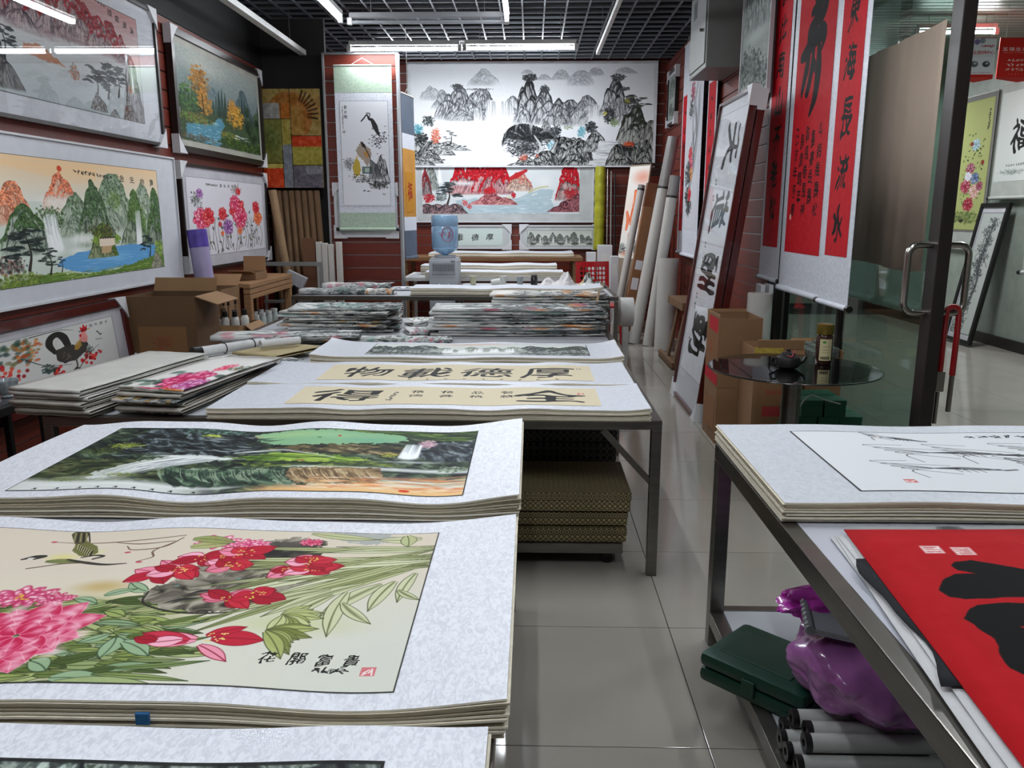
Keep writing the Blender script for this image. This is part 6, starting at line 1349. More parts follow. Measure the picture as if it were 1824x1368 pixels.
# middle table
for k in range(3): folded(('white print with red flowers rolled at the end of the middle table', 'dark ink print folded along the edge of the middle table', 'pale folded print with a pink corner on the middle table')[k], ((-1.72, 8.0, 0), (-1.86, 7.55, 0), (-1.42, 7.56, 0))[k], (.68, .62, .28)[k], (.22, .16, .16)[k], (.065, .05, .045)[k], 0, .762, (SM[1], SMD[1], SM[2])[k])
c_ = Cv(300, 60, 'd2d4d8'); c_.scribble(.05, .5, .95, .5, 8, .5, '1a1a1c')
folded('calligraphy practice sheets on the middle table before the cooler', (-.95, 8.02, 0), .95, .22, .022, 0, .762, pic_mat('practice', c_))
# cups, jar, crumpled paper
m_cup = mat('paper_cup', 'd2d2cc', .6, 0, .02)
def cup(label, x, y, z=.762, lying=False, m=None):
    t = thing('paper_cup', label, 'cup', (x, y, z)); b = MB(); b.lathe([(.026, 0), (.028, .002), (.037, .088), (.039, .09), (.0375, .0915), (.035, .089), (.027, .006)], (0, 0, 0), 20); b.build('cup_body', m or m_cup, t, True); MB().path([(.038 * math.cos(a), .038 * math.sin(a), .09) for a in np.linspace(0, 6.283, 21)[:-1]], .0018, 6, True).build('rolled_rim', m_cup, t, True)
    if lying: t.rotation_euler = (0, math.radians(86), .3); t.location.z = z + .037
    return t
cup('pale yellow paper cup standing beside the cooler', -.62, 8.60, m=mat('yellow_cup', 'c2c0a0', .6)); cup('white paper cup lying on its side before the other cups', -.42, 8.45, lying=True); cup('white paper cup standing behind the fallen cup', -.30, 8.62); cup('clear grey cup standing next to the dark jar', -.12, 8.60, m=mat('clear_cup', '9aa0a0', .2))
t = thing('ink_jar', 'dark ink jar with a lid at the edge of the crumpled paper', 'jar', (.03, 8.58, .762)); MB().lathe([(.032, 0), (.036, .004), (.036, .075), (.030, .085)], (0, 0, 0), 20).build('jar_body', mat('dark_jar', '1c1c20', .2), t, True); MB().lathe([(.031, .085), (.033, .087), (.033, .105), (.028, .108)], (0, 0, 0), 20).build('lid', mat('jar_lid', '2c2c30', .4), t, True)
def crumple(label, pts, z, h, m, name='crumpled_paper', seed=1):
    R = random.Random(seed); b = MB(); n = 12
    for j in range(n + 1):
        for i in range(n + 1):
            u, v = i / n, j / n; x = (pts[0][0] * (1 - u) + pts[1][0] * u) * (1 - v) + (pts[3][0] * (1 - u) + pts[2][0] * u) * v; y = (pts[0][1] * (1 - u) + pts[1][1] * u) * (1 - v) + (pts[3][1] * (1 - u) + pts[2][1] * u) * v
            k = math.sin(math.pi * u) * math.sin(math.pi * v) ** .7; b.v.append((x, y, z + .003 + h * k * (.55 + .6 * R.random()) * (.6 + .4 * math.sin(u * 9 + seed))))
    for j in range(n):
        for i in range(n): a = j * (n + 1) + i; b.f.append((a, a + 1, a + n + 2, a + n + 1)); b.mi.append(0); b.uv[len(b.f) - 1] = [(i / n, j / n), ((i + 1) / n, j / n), ((i + 1) / n, (j + 1) / n), (i / n, (j + 1) / n)]
    o = b.build(name, m); md = o.modifiers.new('thickness', 'SOLIDIFY'); md.thickness = .0012
    return tag(o, label, 'paper')
c_ = Cv(200, 120, 'c9c6c6')
for k in range(9): c_.stroke([(.3 + .05 * k, .3 + .3 * (k % 3) / 3), (.36 + .05 * k, .5)], .008, '8c4a4c', .7)
crumple('crumpled sketch paper with reddish strokes beside the dark jar', [(.06, 8.30), (.50, 8.28), (.46, 8.74), (.14, 8.74)], .762, .19, pic_mat('sketch', c_)); crumple('crumpled black and white paper at the end of the middle table', [(.50, 8.34), (.78, 8.30), (.74, 8.74), (.50, 8.74)], .762, .15, SMD[3], seed=5)
# water cooler and bottle
t = thing('water_cooler', 'grey water dispenser standing behind the middle table', 'water cooler', (-.945, 8.86, 0)); m_cool = mat('cooler_grey', 'a2a6ac', .4, 0, .03)
MB().bbox(-.16, .16, -.16, .16, 0, 1.02, .014).build('body', m_cool, t, True); MB().bbox(-.125, .125, -.166, -.158, .86, .99, .004).build('grille_panel', mat('cooler_panel', '8f949a', .5), t)
for r_ in range(5):
    for q in range(13): MB().box(-.112 + q * .0178, -.104 + q * .0178, -.168, -.165, .90 + r_ * .015, .908 + r_ * .015).build('vent_slot', m_cord, t)
for x in (.09, .115): MB().tube((x, -.16, 1.005), (x, -.172, 1.005), .007, 10).build('indicator', mat('indicator_dark', '3a2a2a', .3), t)
MB().bbox(-.15, .15, -.12, .15, 1.02, 1.035, .005).build('top_plate', m_cool, t); MB().lathe([(.11, 1.035), (.12, 1.04), (.118, 1.06), (.06, 1.062)], (0, .02, 0), 24).build('bottle_seat', m_cool, t, True)
for x in (-.05, .05): MB().tube((x, -.16, .75), (x, -.20, .74), .012, 10).build('tap', m_white_metal, t)
t = thing('water_bottle', 'upside down blue water bottle with a red ring emblem', 'bottle', (-.945, 8.88, 1.062)); m_bot = mat('bottle_blue', 'a4cbe8', .12, 0, .06, 4, 0, .3); m_bot.node_tree.nodes['Principled BSDF'].inputs['Transmission Weight'].default_value = .45
MB().lathe([(.03, .0), (.045, .012), (.10, .035), (.132, .06), (.144, .075), (.138, .085), (.146, .095), (.147, .30), (.140, .31), (.147, .32), (.147, .40), (.135, .425), (.09, .432)], (0, 0, 0), 32).build('bottle_body', m_bot, t, True)
m_red = mat('emblem_red', 'a8283c', .4)
MB().path([((.149) * math.sin(.30 + .42 * math.cos(a)), -.149 * math.cos(.30 + .42 * math.cos(a)), .225 + .075 * math.sin(a)) for a in np.linspace(0, 6.283, 33)[:-1]], .0035, 6, True).build('emblem_ring', m_red, t)
for k, p in enumerate(([(-.25, .03), (-.1, -.02), (.05, .03), (.2, -.03)], [(-.1, .05), (0, 0), (-.15, -.04), (.15, .05)], [(.05, -.05), (.2, .04), (.3, -.02)], [(-.6, .02), (-.4, -.03), (-.28, .03)])): MB().path([(.149 * math.sin(.3 + a), -.149 * math.cos(.3 + a), .225 + z) for a, z in p], .0035, 6).build('emblem_mark', m_red if k != 1 else m_white_metal, t)
# red chair
t = thing('plastic_chair', 'red plastic chair with a perforated back behind the middle table', 'chair', (.76, 9.72, 0), -.15); m_chr = mat('red_plastic', 'b5121c', .3, 0, .04, 4, 0, .3)
b = MB(); nx_, nz_ = 9, 9; W_, H_ = .42, .50
for j in range(nz_):
    for i in range(nx_):
        x0 = -W_ / 2 + W_ * i / nx_; z0 = .44 + H_ * j / nz_; dx, dz = W_ / nx_, H_ / nz_; hole = 0 < i < nx_ - 1 and j > 0 and j < nz_ - 1
        oct_o = [(0, 0), (.5, 0), (1, 0), (1, .5), (1, 1), (.5, 1), (0, 1), (0, .5)]; sh = 0
        P = lambda u, v, s=0: (x0 + dx * u + s, -.03 + .10 * ((x0 + dx * u) / W_) ** 2 * -1 - .10 * (z0 + dz * v - .44), z0 + dz * v)
        if hole:
            r_ = .40; inn = [(.5 + r_ * math.cos(a), .5 + r_ * math.sin(a)) for a in [math.radians(225 + 45 * k) for k in range(8)]]
            b.add([P(*q) for q in oct_o] + [P(*q, sh) for q in inn], [(k, (k + 1) % 8, 8 + (k + 1) % 8, 8 + k) for k in range(8)])
        else: b.add([P(*q) for q in oct_o], [tuple(range(8))])
o = b.build('backrest', m_chr, t); md = o.modifiers.new('thickness', 'SOLIDIFY'); md.thickness = .006
MB().bbox(-.21, .21, .0, .42, .43, .455, .01).build('seat', m_chr, t)
t.rotation_euler = (0, 0, math.pi + .25)
for x in (-.18, .18):
    for y in (.03, .38): MB().tube((x, y, .43), (x * 1.15, y + (.03 if y > .2 else -.03), 0), .016, 10, .012).build('leg', m_chr, t, True)
t = thing('white_fan_drum', 'white round drum standing by the end of the middle table', 'drum', (.93, 7.9, 0)); MB().bbox(-.03, .03, -.03, .03, 0, .42, .004).build('stand', m_white_metal, t); MB().tube((-.06, 0, .56), (.07, 0, .56), .14, 28).build('drum', m_white_metal, t, True)

# ------------------------------------------------------------------ under the calligraphy table
m_broc = brocade_mat('gold_brocade', '4a4230', 'a89868', 44); m_broc_d = brocade_mat('dark_brocade', '17171a', '5a5650', 30)
t = thing('wheeled_dolly', 'low steel dolly on casters under the calligraphy table', 'dolly', (-.6, 3.55, 0))
MB().bbox(-1.05, 1.0, -.30, .30, .065, .11, .003).build('deck', m_steel, t)
for x in (-.95, .94):
    for y in (-.24, .24): cs = MB().bbox(x - .02, x + .02, y - .015, y + .015, .03, .065, .003).build('caster_fork', m_cord, t); MB().tube((x, y - .012, .026), (x, y + .012, .026), .025, 14).build('wheel', m_cord, cs, True)
for k, (z0, z1, y0, x1) in enumerate(((.112, .172, 3.265, .415), (.181, .241, 3.285, .42), (.250, .335, 3.27, .43))):
    t = thing('brocade_box', ('lowest gold brocade box in the stack under the calligraphy table', 'middle gold brocade box in the stack under the calligraphy table', 'thick topmost gold brocade box under the calligraphy table')[k], 'box', (-.5, y0 + .22, z0)); MB().bbox(-1.0, x1 + .5, -.22, .22, 0, (z1 - z0) * .55, .003).build('box_base', m_broc, t); MB().bbox(-1.003, x1 + .503, -.223, .223, (z1 - z0) * .57, z1 - z0, .003).build('lid', m_broc, t)
t = thing('brocade_box', 'dark brocade box standing behind the gold brocade boxes', 'box', (-.5, 4.06, 0)); MB().bbox(-1.0, .93, -.18, .18, 0, .38, .004).build('box_base', m_broc_d, t); MB().bbox(-1.003, .933, -.183, .183, .385, .44, .004).build('lid', m_broc_d, t)
tag(MB().pipe((-1.5, 4.50, .19), (.40, 4.50, .19), .18, .12, 24).build('fabric_roll', mat('gold_cloth_roll', '6a5a34', .6), None, True), 'thick dull gold cloth roll lying under the calligraphy table', 'roll')
# ------------------------------------------------------------------ cartons
m_cart = mat('carton', '7a5a3c', .75, 0, .10, 5); m_cart_d = mat('carton_dark', '5d4228', .75, 0, .12, 5); m_cart_in = mat('carton_inside', '8c6a48', .8, 0, .08, 5)
def carton(label, x0, x1, y0, y1, z0, z1, flaps=(), m=None, prints=(), name='cardboard_carton', open_top=True):
    """flaps: (side, angle) with side in +x -x +y -y and the angle from upright (0) outwards"""
    t = thing(name, label, 'carton', ((x0 + x1) / 2, (y0 + y1) / 2, z0)); X, Y, H = (x1 - x0) / 2, (y1 - y0) / 2, z1 - z0; m = m or m_cart; w = .006
    MB().box(-X, X, -Y, Y, 0, w).build('bottom', m, t)
    MB().box(-X, X, -Y, -Y + w, w, H).build('side_panel', m, t); MB().box(-X, X, Y - w, Y, w, H).build('side_panel', m, t); MB().box(-X, -X + w, -Y + w, Y - w, w, H).build('side_panel', m, t); MB().box(X - w, X, -Y + w, Y - w, w, H).build('side_panel', m, t)
    if not open_top: MB().box(-X, X, -Y, Y, H, H + w).build('lid', m, t)
    for side, ang, ln in flaps:
        sx = {'+x': 1, '-x': -1}.get(side, 0); sy = {'+y': 1, '-y': -1}.get(side, 0)
        if sx: M = Matrix.Translation((sx * X, 0, H)) @ Matrix.Rotation(sx * ang, 4, 'Y'); MB().box(-w / 2, w / 2, -Y + .01, Y - .01, 0, ln, M).build('flap', m_cart_in, t)
        else: M = Matrix.Translation((0, sy * Y, H)) @ Matrix.Rotation(-sy * ang, 4, 'X'); MB().box(-X + .01, X - .01, -w / 2, w / 2, 0, ln, M).build('flap', m_cart_in, t)
    for side, (u0, u1, v0, v1), cv in prints:
        pm = pic_mat('carton_print', cv, .8) if isinstance(cv, Cv) else cv; e = .0015
        if side == '-y': q = [(-X + 2 * X * u0, -Y - e, H * v0), (-X + 2 * X * u1, -Y - e, H * v0), (-X + 2 * X * u1, -Y - e, H * v1), (-X + 2 * X * u0, -Y - e, H * v1)]
        elif side == '+x': q = [(X + e, -Y + 2 * Y * u0, H * v0), (X + e, -Y + 2 * Y * u1, H * v0), (X + e, -Y + 2 * Y * u1, H * v1), (X + e, -Y + 2 * Y * u0, H * v1)]
        else: q = [(-X - e, Y - 2 * Y * u0, H * v0), (-X - e, Y - 2 * Y * u1, H * v0), (-X - e, Y - 2 * Y * u1, H * v1), (-X - e, Y - 2 * Y * u0, H * v1)]
        MB().quad(*q).build('print', pm, t)
    return t
c1 = Cv(240, 220, '7a5a3c'); c1.bush(.5, .35, .3, .18, ['8c3a2c', '7a4030'], 60, .03, .5); c1.scribble(.3, .78, .7, .78, 2, .2, '8a3428', .8)
carton('closed lower carton under the big open carton by the left wall', -2.72, -2.25, 5.31, 5.72, 0, .42, (), m_cart_d, (), open_top=False)
carton('big open brown carton with faded red print by the rooster picture', -2.72, -2.25, 5.31, 5.72, .428, .96, (('+x', 1.9, .16), ('+y', .4, .1)), m_cart_d, [('-y', (.15, .85, .05, .62), pic_mat('carton_print', c1, .8))])
tag(MB().bbox(-2.66, -2.32, 5.36, 5.66, .70, .90, .01).build('wrapped_goods', mat('dark_goods', '2a2220', .6, 0, .6, 30)), 'dark goods filling the big open brown carton', 'goods')
carton('open carton with hanging flaps holding white ink bottles', -2.40, -2.10, 5.80, 6.14, 0, .70, (('+x', 2.3, .17), ('-y', 2.6, .15), ('-x', .3, .1)), m_cart)
tag(MB().bbox(-2.38, -2.12, 5.815, 6.12, .02, .58, .004).build('packing_block', mat('packing', '5a4a38', .9)), 'packing inside the carton of white ink bottles', 'packing')
m_bw = mat('bottle_white', 'c6c6c0', .35, 0, .03)
for k, (x, y) in enumerate(((-2.33, 5.86), (-2.26, 5.85), (-2.19, 5.86), (-2.30, 5.93), (-2.22, 5.94), (-2.16, 5.98), (-2.34, 6.03))):
    t = thing('ink_bottle', ('front left white ink bottle', 'front middle white ink bottle', 'front right white ink bottle', 'dark ink bottle behind the front left one', 'white ink bottle behind the front middle one', 'white ink bottle behind the front right one', 'rearmost dark ink bottle')[k] + ' in the open carton', 'bottle', (x, y, .582), 0, 'ink bottles in the open carton'); MB().lathe([(.028, 0), (.030, .004), (.030, .15), (.020, .17), (.014, .175)], (0, 0, 0), 16).build('bottle_body', m_cord if k in (3, 6) else m_bw, t, True); MB().lathe([(.017, .175), (.019, .177), (.017, .215), (.012, .217)], (0, 0, 0), 14).build('cap', m_cord, t, True)
for k, (x, y) in enumerate(((-2.25, 5.88), (-2.285, 5.875), (-2.24, 5.995))):
    t = thing('brush', ('ink brush with a black tip among the white bottles', 'shorter ink brush leaning between the white bottles', 'ink brush standing at the back of the white bottles')[k], 'brush', (x, y, .60)); MB().tube((0, 0, 0), (.01, .0, .24), .006, 8).build('handle', m_wood, t); MB().tube((.01, 0, .24), (.012, 0, .28), .011, 10, .006).build('tip', m_cord, t)
carton('brown carton holding the upright purple roll', -2.76, -2.42, 6.22, 6.62, 0, .92, (('+y', .9, .14),), m_cart)
t = thing('wrapped_roll', 'purple and white wrapped roll leaning out of a carton', 'roll', (0, 0, 0)); MB().tube((-2.52, 6.36, .02), (-2.655, 6.42, 1.37), .075, 24).build('roll', mat('lilac_wrap', '9c92b4', .35, 0, .12, 8, 0, 0, (1, 1, .4)), t, True); MB().tube((-2.642, 6.414, 1.24), (-2.656, 6.42, 1.378), .0765, 24).build('end_wrap', mat('purple_wrap', '55429a', .3, 0, .25, 14), t, True)
# wooden stand
t = thing('wooden_stand', 'pale wooden stand with three plank rails under the peony picture', 'stand', (-2.56, 7.25, 0)); m_pw = mat('stand_wood', '8e6a48', .55, 0, .15, 5, 0, 0, (1, .3, 8))
for k in range(3): MB().bbox(.16, .22, -.60, .60, .80 + .045 * k, .84 + .045 * k, .004).build('plank', m_pw, t)
MB().bbox(-.20, .16, -.60, .60, .90, .935, .003).build('top_board', m_pw, t); MB().bbox(-.20, .20, -.58, .58, .42, .45, .003).build('shelf', m_pw, t)
for y in (-.57, .54):
    for x in (-.18, .16): MB().bbox(x, x + .06, y - .03, y + .03, 0, .80, .004).build('leg', m_pw, t)
for k in range(9):
    t = thing('glass_jar', ORD[k] + ' pale glass jar from the near end inside the wooden stand', 'jar', (-2.42 - .10 * (k % 2), 6.80 + .085 * k, .452), 0, 'jars in the wooden stand'); MB().lathe([(.034, 0), (.036, .005), (.036, .14), (.028, .155)], (0, 0, 0), 16).build('jar_body', mat('jar_glass', '9fa8a4', .15, 0, .05), t, True); MB().lathe([(.029, .155), (.031, .157), (.031, .18), (.026, .182)], (0, 0, 0), 16).build('lid', m_white_metal, t, True)
t = carton('small open carton on top of the wooden stand', -2.62, -2.40, 6.98, 7.28, .938, 1.0, (('+y', .15, .13), ('-y', 1.3, .08)), m_cart)
t = thing('card_box', 'tilted white striped card box beside the wooden stand', 'box', (-2.38, 8.02, .557)); MB().bbox(-.03, .03, -.03, .03, 0, .25, .003).build('support', m_cord, t); MB().bbox(-.10, .10, -.03, .03, 0, .12, .003, Matrix.Translation((0, 0, .25)) @ Matrix.Rotation(.45, 4, 'Y')).build('box_body', mat('striped_card', '9c9ca0', .5, 0, .2, 3, 0, 0, (30, 1, 1)), t)
carton('flat red printed carton on the floor by the cardboard tubes', -2.5, -2.25, 7.88, 8.14, 0, .55, (), mat('red_carton', '6a2c20', .7), open_top=False)
# niche: tubes, boards, rack
m_ctube = mat('cardboard_tube', '6c5238', .75, 0, .12, 6)
for k in range(8):
    tag(MB().pipe((-2.62 + .067 * k, 8.46, 0), (-2.735 + .067 * k, 8.64, 1.74), .032, .026, 14).build('cardboard_tube', m_ctube, None, True), ORD[k] + ' brown cardboard tube from the left in the niche below the abstract canvas', 'tube', 'cardboard tubes in the niche')
tag(MB().pipe((-2.42, 8.33, 0), (-2.69, 8.50, 1.74), .042, .034, 16).build('cardboard_tube', mat('pale_tube', '8a6f50', .75, 0, .1, 6), None, True), 'paler cardboard tube leaning in front of the other tubes', 'tube')
t = thing('metal_rack', 'grey metal rack rail across the niche of cardboard tubes', 'rack', (-2.46, 8.25, 0))
for x in (-.28, .30): MB().bbox(x - .012, x + .012, -.012, .012, 0, 1.02, .002).build('post', m_cab, t)
MB().bbox(-.30, .32, -.015, .015, .98, 1.02, .002).build('rail', m_cab, t); MB().bbox(-.30, .32, -.015, .015, .60, .63, .002).build('rail', m_cab, t)
tag(MB().bbox(-2.37, -2.235, 8.36, 8.40, 0, 1.26, .003).build('cardboard_slab', mat('slab_brown', '6a4630', .75, 0, .08)), 'brown cardboard slab standing beside the white foam strips', 'board')
for k in range(4): tag(MB().bbox(-2.225 + .063 * k + (.02 if k == 3 else 0), -2.168 + .063 * k + (.02 if k == 3 else 0), 8.34 - .01 * (k % 2), 8.39, 0, 1.22 - .012 * (k % 3), .006).build('foam_strip', mat('foam_white', 'bdb9b2', .8, 0, .03)), ('white foam strip next to the brown slab', 'second white foam strip from the brown slab', 'third white foam strip from the brown slab', 'white foam strip standing apart nearest the slatted panel')[k], 'strip')

t = thing('glass_bowl', 'small cut glass bowl on the low black metal table', 'bowl', (-2.575, 3.79, .621)); MB().lathe([(.025, 0), (.03, .004), (.02, .012), (.045, .03), (.058, .075), (.060, .085), (.055, .084), (.04, .035)], (0, 0, 0), 20).build('bowl', mat('cut_glass', '9aa2a4', .1, 0, .3, 60), t, True)
# ------------------------------------------------------------------ right side
def lean_frame(label, x, y0, W, H, cv, k, corners):
    return framed('leaning_calligraphy', label, frame_matrix((x, y0, .006), (0, -1, 0), (.285, 0, 2.32)), W, H, cv, (.05, .05, .22, .08), .022, .05, m_red_fr, m_mount, cv is not None, corners, gm=m_pglass2)
lean_frame('tall mahogany frame of sideways calligraphy leaning on the right wall', 1.255, 6.76, .99, 2.36, pic_sideways(), 0, (0, 1, 2))
lean_frame('dark mahogany frame leaning directly behind the sideways calligraphy', 1.315, 6.72, .95, 2.33, None, 1, (1, 2))
# white rolls and tubes by the slatted wall
m_wroll = mat('white_roll', 'b4b1ab', .55, 0, .03, 4); m_groll = mat('grey_plastic_wrap', '7f7b78', .25, 0, .08, 6)
tag(MB().pipe((1.50, 8.98, 0), (1.52, 9.02, 1.02), .112, .03, 28).build('paper_roll', m_wroll, None, True), 'fat white paper roll standing against the right wall', 'roll')
for k, (a, b_, r, cut, lab) in enumerate((((1.22, 9.46, 0), (1.62, 9.62, 2.36), .070, .76, 'long white tube with a grey wrapped top leaning by the fat roll'), ((1.36, 9.28, 0), (1.62, 9.40, 1.92), .062, .88, 'second white tube leaning beside the fat roll'), ((1.02, 10.0, 0), (1.36, 10.25, 1.85), .045, .97, 'thin white tube behind the brown square carton tube'))):
    t = thing('wrapped_tube', lab, 'tube', (0, 0, 0)); a, b_ = Vector(a), Vector(b_); c = a.lerp(b_, cut); MB().tube(a, c, r, 24).build('white_wrap', m_wroll, t, True); MB().tube(c, b_, r * .97, 24).build('grey_wrap', m_groll, t, True)
    d = (b_ - a).normalized(); MB().tube(c - d * .012, c + d * .012, r * 1.03, 24).build('strap', m_cord, t, True)
t = thing('square_carton_tube', 'brown square carton tube with tape and white stickers leaning on the wall', 'carton', (1.15, 9.70, 0)); M_ = frame_matrix((0, 0, 0), (1, 0, -.15), (.15, .02, 1))
MB().bbox(-.075, .075, 0, 1.86, -.06, .06, .004, M_).build('body', mat('brown_carton', '7c5230', .6), t); MB().bbox(-.077, .077, 1.60, 1.87, -.062, .062, .004, M_).build('tape_wrap', mat('brown_tape', '6a4026', .2), t); MB().box(-.05, .03, .86, .97, .0605, .0625, M_).build('sticker', m_card, t); MB().box(-.06, .02, .62, .76, .0605, .0625, M_).build('sticker', m_card, t); MB().bbox(-.076, .076, 0, .12, -.061, .061, .003, M_).build('end_wrap', m_card, t)
t = thing('leaning_canvas', 'tall leaning canvas of orange carp between the yellow roll and brown tube', 'picture'); t.matrix_world = frame_matrix((1.02, 10.62, .0), (.55, -.83, 0), (.12, .08, 1))
MB().bbox(0, .40, 0, 2.14, -.02, 0, .003).build('board', mat('canvas_board', '8a7a68', .7), t); MB().quad((.01, .95, .002), (.39, .95, .002), (.39, 2.12, .002), (.01, 2.12, .002)).build('picture', pic_mat('carp', pic_carp()), t)
for x in (.0, .37): MB().bbox(x, x + .03, 0, .95, 0, .012, .003).build('stretcher', m_pw, t)
for k in range(3): tag(MB().tube((1.03 + .05 * k, 10.98 - .03 * k, 0), (1.03 + .05 * k, 11.30, 2.10 - .03 * k), .012, 10).build('moulding_rod', (m_chrome, m_groll, m_cord)[k], None, True), ('shiny silver moulding rod beside the yellow roll', 'grey moulding rod between the silver and black rods', 'black moulding rod behind the carp canvas')[k], 'rod')
t = thing('wrapped_roll', 'yellow plastic wrapped roll standing beside the red landscape', 'roll', (.93, 11.28, 0)); b = MB(); b.lathe([(.075, 1.02), (.078, 1.03)] + [(.078 if k % 3 else .070, 1.03 + .05 * k) for k in range(1, 22)] + [(.07, 2.13)], (0, 0, 0), 20); b.build('roll', mat('yellow_wrap', '9c9a2c', .25, 0, .25, 10), t, True)
MB().tube((0, 0, 0), (0, 0, 1.02), .05, 16).build('core', m_ctube, t)
for k, (x0, x1, y0, y1, h) in enumerate(((.74, .86, 10.86, 11.04, 1.0), (.88, 1.06, 10.70, 10.90, 1.10), (1.0, 1.10, 10.24, 10.40, .98))):
    t = thing('white_box', ('shorter white carton standing below the yellow roll', 'taller white carton standing below the yellow roll', 'narrow white carton between red chair and carp canvas')[k], 'box', ((x0 + x1) / 2, (y0 + y1) / 2, 0)); X, Y = (x1 - x0) / 2, (y1 - y0) / 2; MB().bbox(-X, X, -Y, Y, 0, h, .004).build('body', m_card, t); MB().box(-X * .6, X * .6, -Y - .0015, -Y, h * .75, h * .9).build('print', SM[3], t)
t = thing('dark_rack', 'dark wooden rack with three top rails at the far end of the right wall', 'rack', (1.48, 11.1, 0))
for k in range(3): MB().bbox(-.12, .30, -.03, .03, 2.0 + .06 * k, 2.045 + .06 * k, .003).build('rail', m_dark_fr, t)
for x in (-.10, .28): MB().bbox(x - .02, x + .02, -.03, .03, 0, 2.0, .003).build('post', m_dark_fr, t)
# low wooden rack of sticks
t = thing('stick_rack', 'small wooden rack of slanting sticks on the floor by the fat roll', 'rack', (1.52, 8.2, 0)); m_rw = mat('rough_wood', '6a4e34', .7, 0, .2, 8)
MB().bbox(-.14, -.10, -.42, .42, .0, .07, .004).build('bottom_rail', m_rw, t); MB().bbox(-.06, -.02, -.42, .42, .58, .64, .004).build('top_rail', m_rw, t); MB().bbox(-.14, .16, -.42, .42, .0, .015, .003).build('base_board', m_rw, t); MB().bbox(-.06, .20, -.40, .40, .64, .655, .003).build('top_board', m_rw, t)
for k in range(6): MB().tube((-.10 + .02 * (k % 3), -.34 + .13 * k, .02), (.0 + .03 * (k % 3), -.30 + .13 * k, .60), .016, 8).build('stick', (m_rw, m_groll, m_ctube)[k % 3], t)
# cartons by the glass table
c2 = Cv(200, 260, '8a6648'); c2.text('囍囍', .32, .78, .26, 'a83a3c', du=.36, bold=1); c2.poly([(.15, .50), (.85, .50), (.85, .60), (.15, .60)], 'a83a3c', .9); c2.scribble(.2, .12, .8, .12, 9, .05, 'a05a44'); c2.scribble(.2, .22, .7, .22, 7, .05, 'a05a44'); c2.scribble(.2, .36, .8, .36, 8, .06, 'a8483c')
c3 = Cv(160, 300, '855f42'); c3.poly([(.2, 0), (.9, 0), (.9, .22), (.2, .20)], 'b02c34', 1); c3.poly([(0, .80), (1, .84), (1, 1), (0, .97)], 'b02c34', 1); c3.scribble(.4, .38, .4, .58, 3, .10, '9a4a38', seed=3); c3.scribble(.3, .7, .7, .7, 5, .06, '9a4a38')
carton('closed lower carton under the tall open carton with a red label', 1.225, 1.50, 5.20, 5.58, 0, .37, (), m_cart, [('-x', (.1, .9, .2, .8), pic_mat('carton_print', Cv(60, 60, '855f42'), .8))], open_top=False)
carton('tall open carton with red label and red band beside the calligraphy frame', 1.225, 1.50, 5.20, 5.58, .378, .84, (('+y', .1, .02), ('-x', .05, .02)), m_cart, [('-x', (.02, .98, .02, .98), pic_mat('carton_print', c3, .8))])
carton('tan carton with red double happiness print beside the glass table', 1.36, 1.66, 4.84, 5.17, 0, .70, (('-y', .25, .06),), mat('carton_tan', '8a6648', .75, 0, .06, 5), [('-y', (.08, .95, .03, .95), pic_mat('carton_print', c2, .8))])
t = bpy.data.objects[[o.name for o in COL.objects if o.name.startswith('cardboard_carton')][-1]]; MB().box(-.155, .02, -.170, -.1655, .60, .71).build('yellow_tape', mat('yellow_tape', 'a08a3c', .4, 0, .3, 40), t)
carton('open carton of small clear packets behind the glass table', 1.68, 1.86, 4.76, 5.18, 0, .66, (('+y', .5, .06), ('+x', .1, .04)), m_cart)
for k in range(12):
    tag(MB().bbox(1.69 + .055 * (k % 3), 1.735 + .055 * (k % 3), 4.79 + .09 * (k // 3), 4.87 + .09 * (k // 3), .55 + .01 * (k % 2), .69 + .012 * (k % 3), .004).build('clear_packet', mat('packet', '6a6e6a', .2, .2, .4, 40)), ORD[k // 3] + ' row ' + ('left', 'middle', 'right')[k % 3] + ' clear packet in the carton behind the glass table', 'packet', 'clear packets in the carton')
tag(MB().bbox(1.69, 1.85, 4.78, 5.16, .006, .545, .004).build('packing_block', mat('packing', '5a4a38', .9)), 'packing under the clear packets in the carton', 'packing')
tag(MB().pipe((1.60, 5.66, 0), (1.60, 5.66, .96), .085, .06, 24).build('paper_roll', m_wroll, None, True), 'white hollow roll standing behind the tall carton below red scrolls', 'roll')
for k in range(2): tag(MB().bbox(1.66 + .06 * k, 1.69 + .06 * k, 5.86, 6.0, 0, 1.0, .004).build('foam_strip', m_card), ('white strip standing below the narrow red scroll', 'second white strip standing beside the dark pillar')[k], 'strip')
# round glass table
t = thing('glass_table', 'round dark glass table on a steel column by the shop window', 'table', (1.385, 4.20, 0)); m_tg = glass_mat('smoked_glass', '3c4044', 1.3, .02); m_tgc = glass_mat('clear_edge_glass', 'c8d4ce', 1.3, .02)
MB().lathe([(.0, .700), (.37, .700), (.37, .708), (.0, .708)], (0, 0, 0), 48).build('dark_top', mat('black_glass', '060607', .05, 0, .0, 3, 0, .5), t, True)
b = MB(); n = 56
for (r, z) in ((.372, .700), (.432, .700), (.435, .704), (.432, .708), (.372, .708)):
    for i in range(n): b.v.append((r * math.cos(6.2832 * i / n), r * math.sin(6.2832 * i / n), z))
for k in range(5):
    for i in range(n): b.f.append((k * n + i, k * n + (i + 1) % n, ((k + 1) % 5) * n + (i + 1) % n, ((k + 1) % 5) * n + i)); b.mi.append(0)
b.build('clear_rim', m_tgc, t, True); MB().path([(.436 * math.cos(a), .436 * math.sin(a), .704) for a in np.linspace(0, 6.2832, 57)[:-1]], .004, 6, True).build('edge_ring', mat('dark_edge', '101212', .2), t, True)
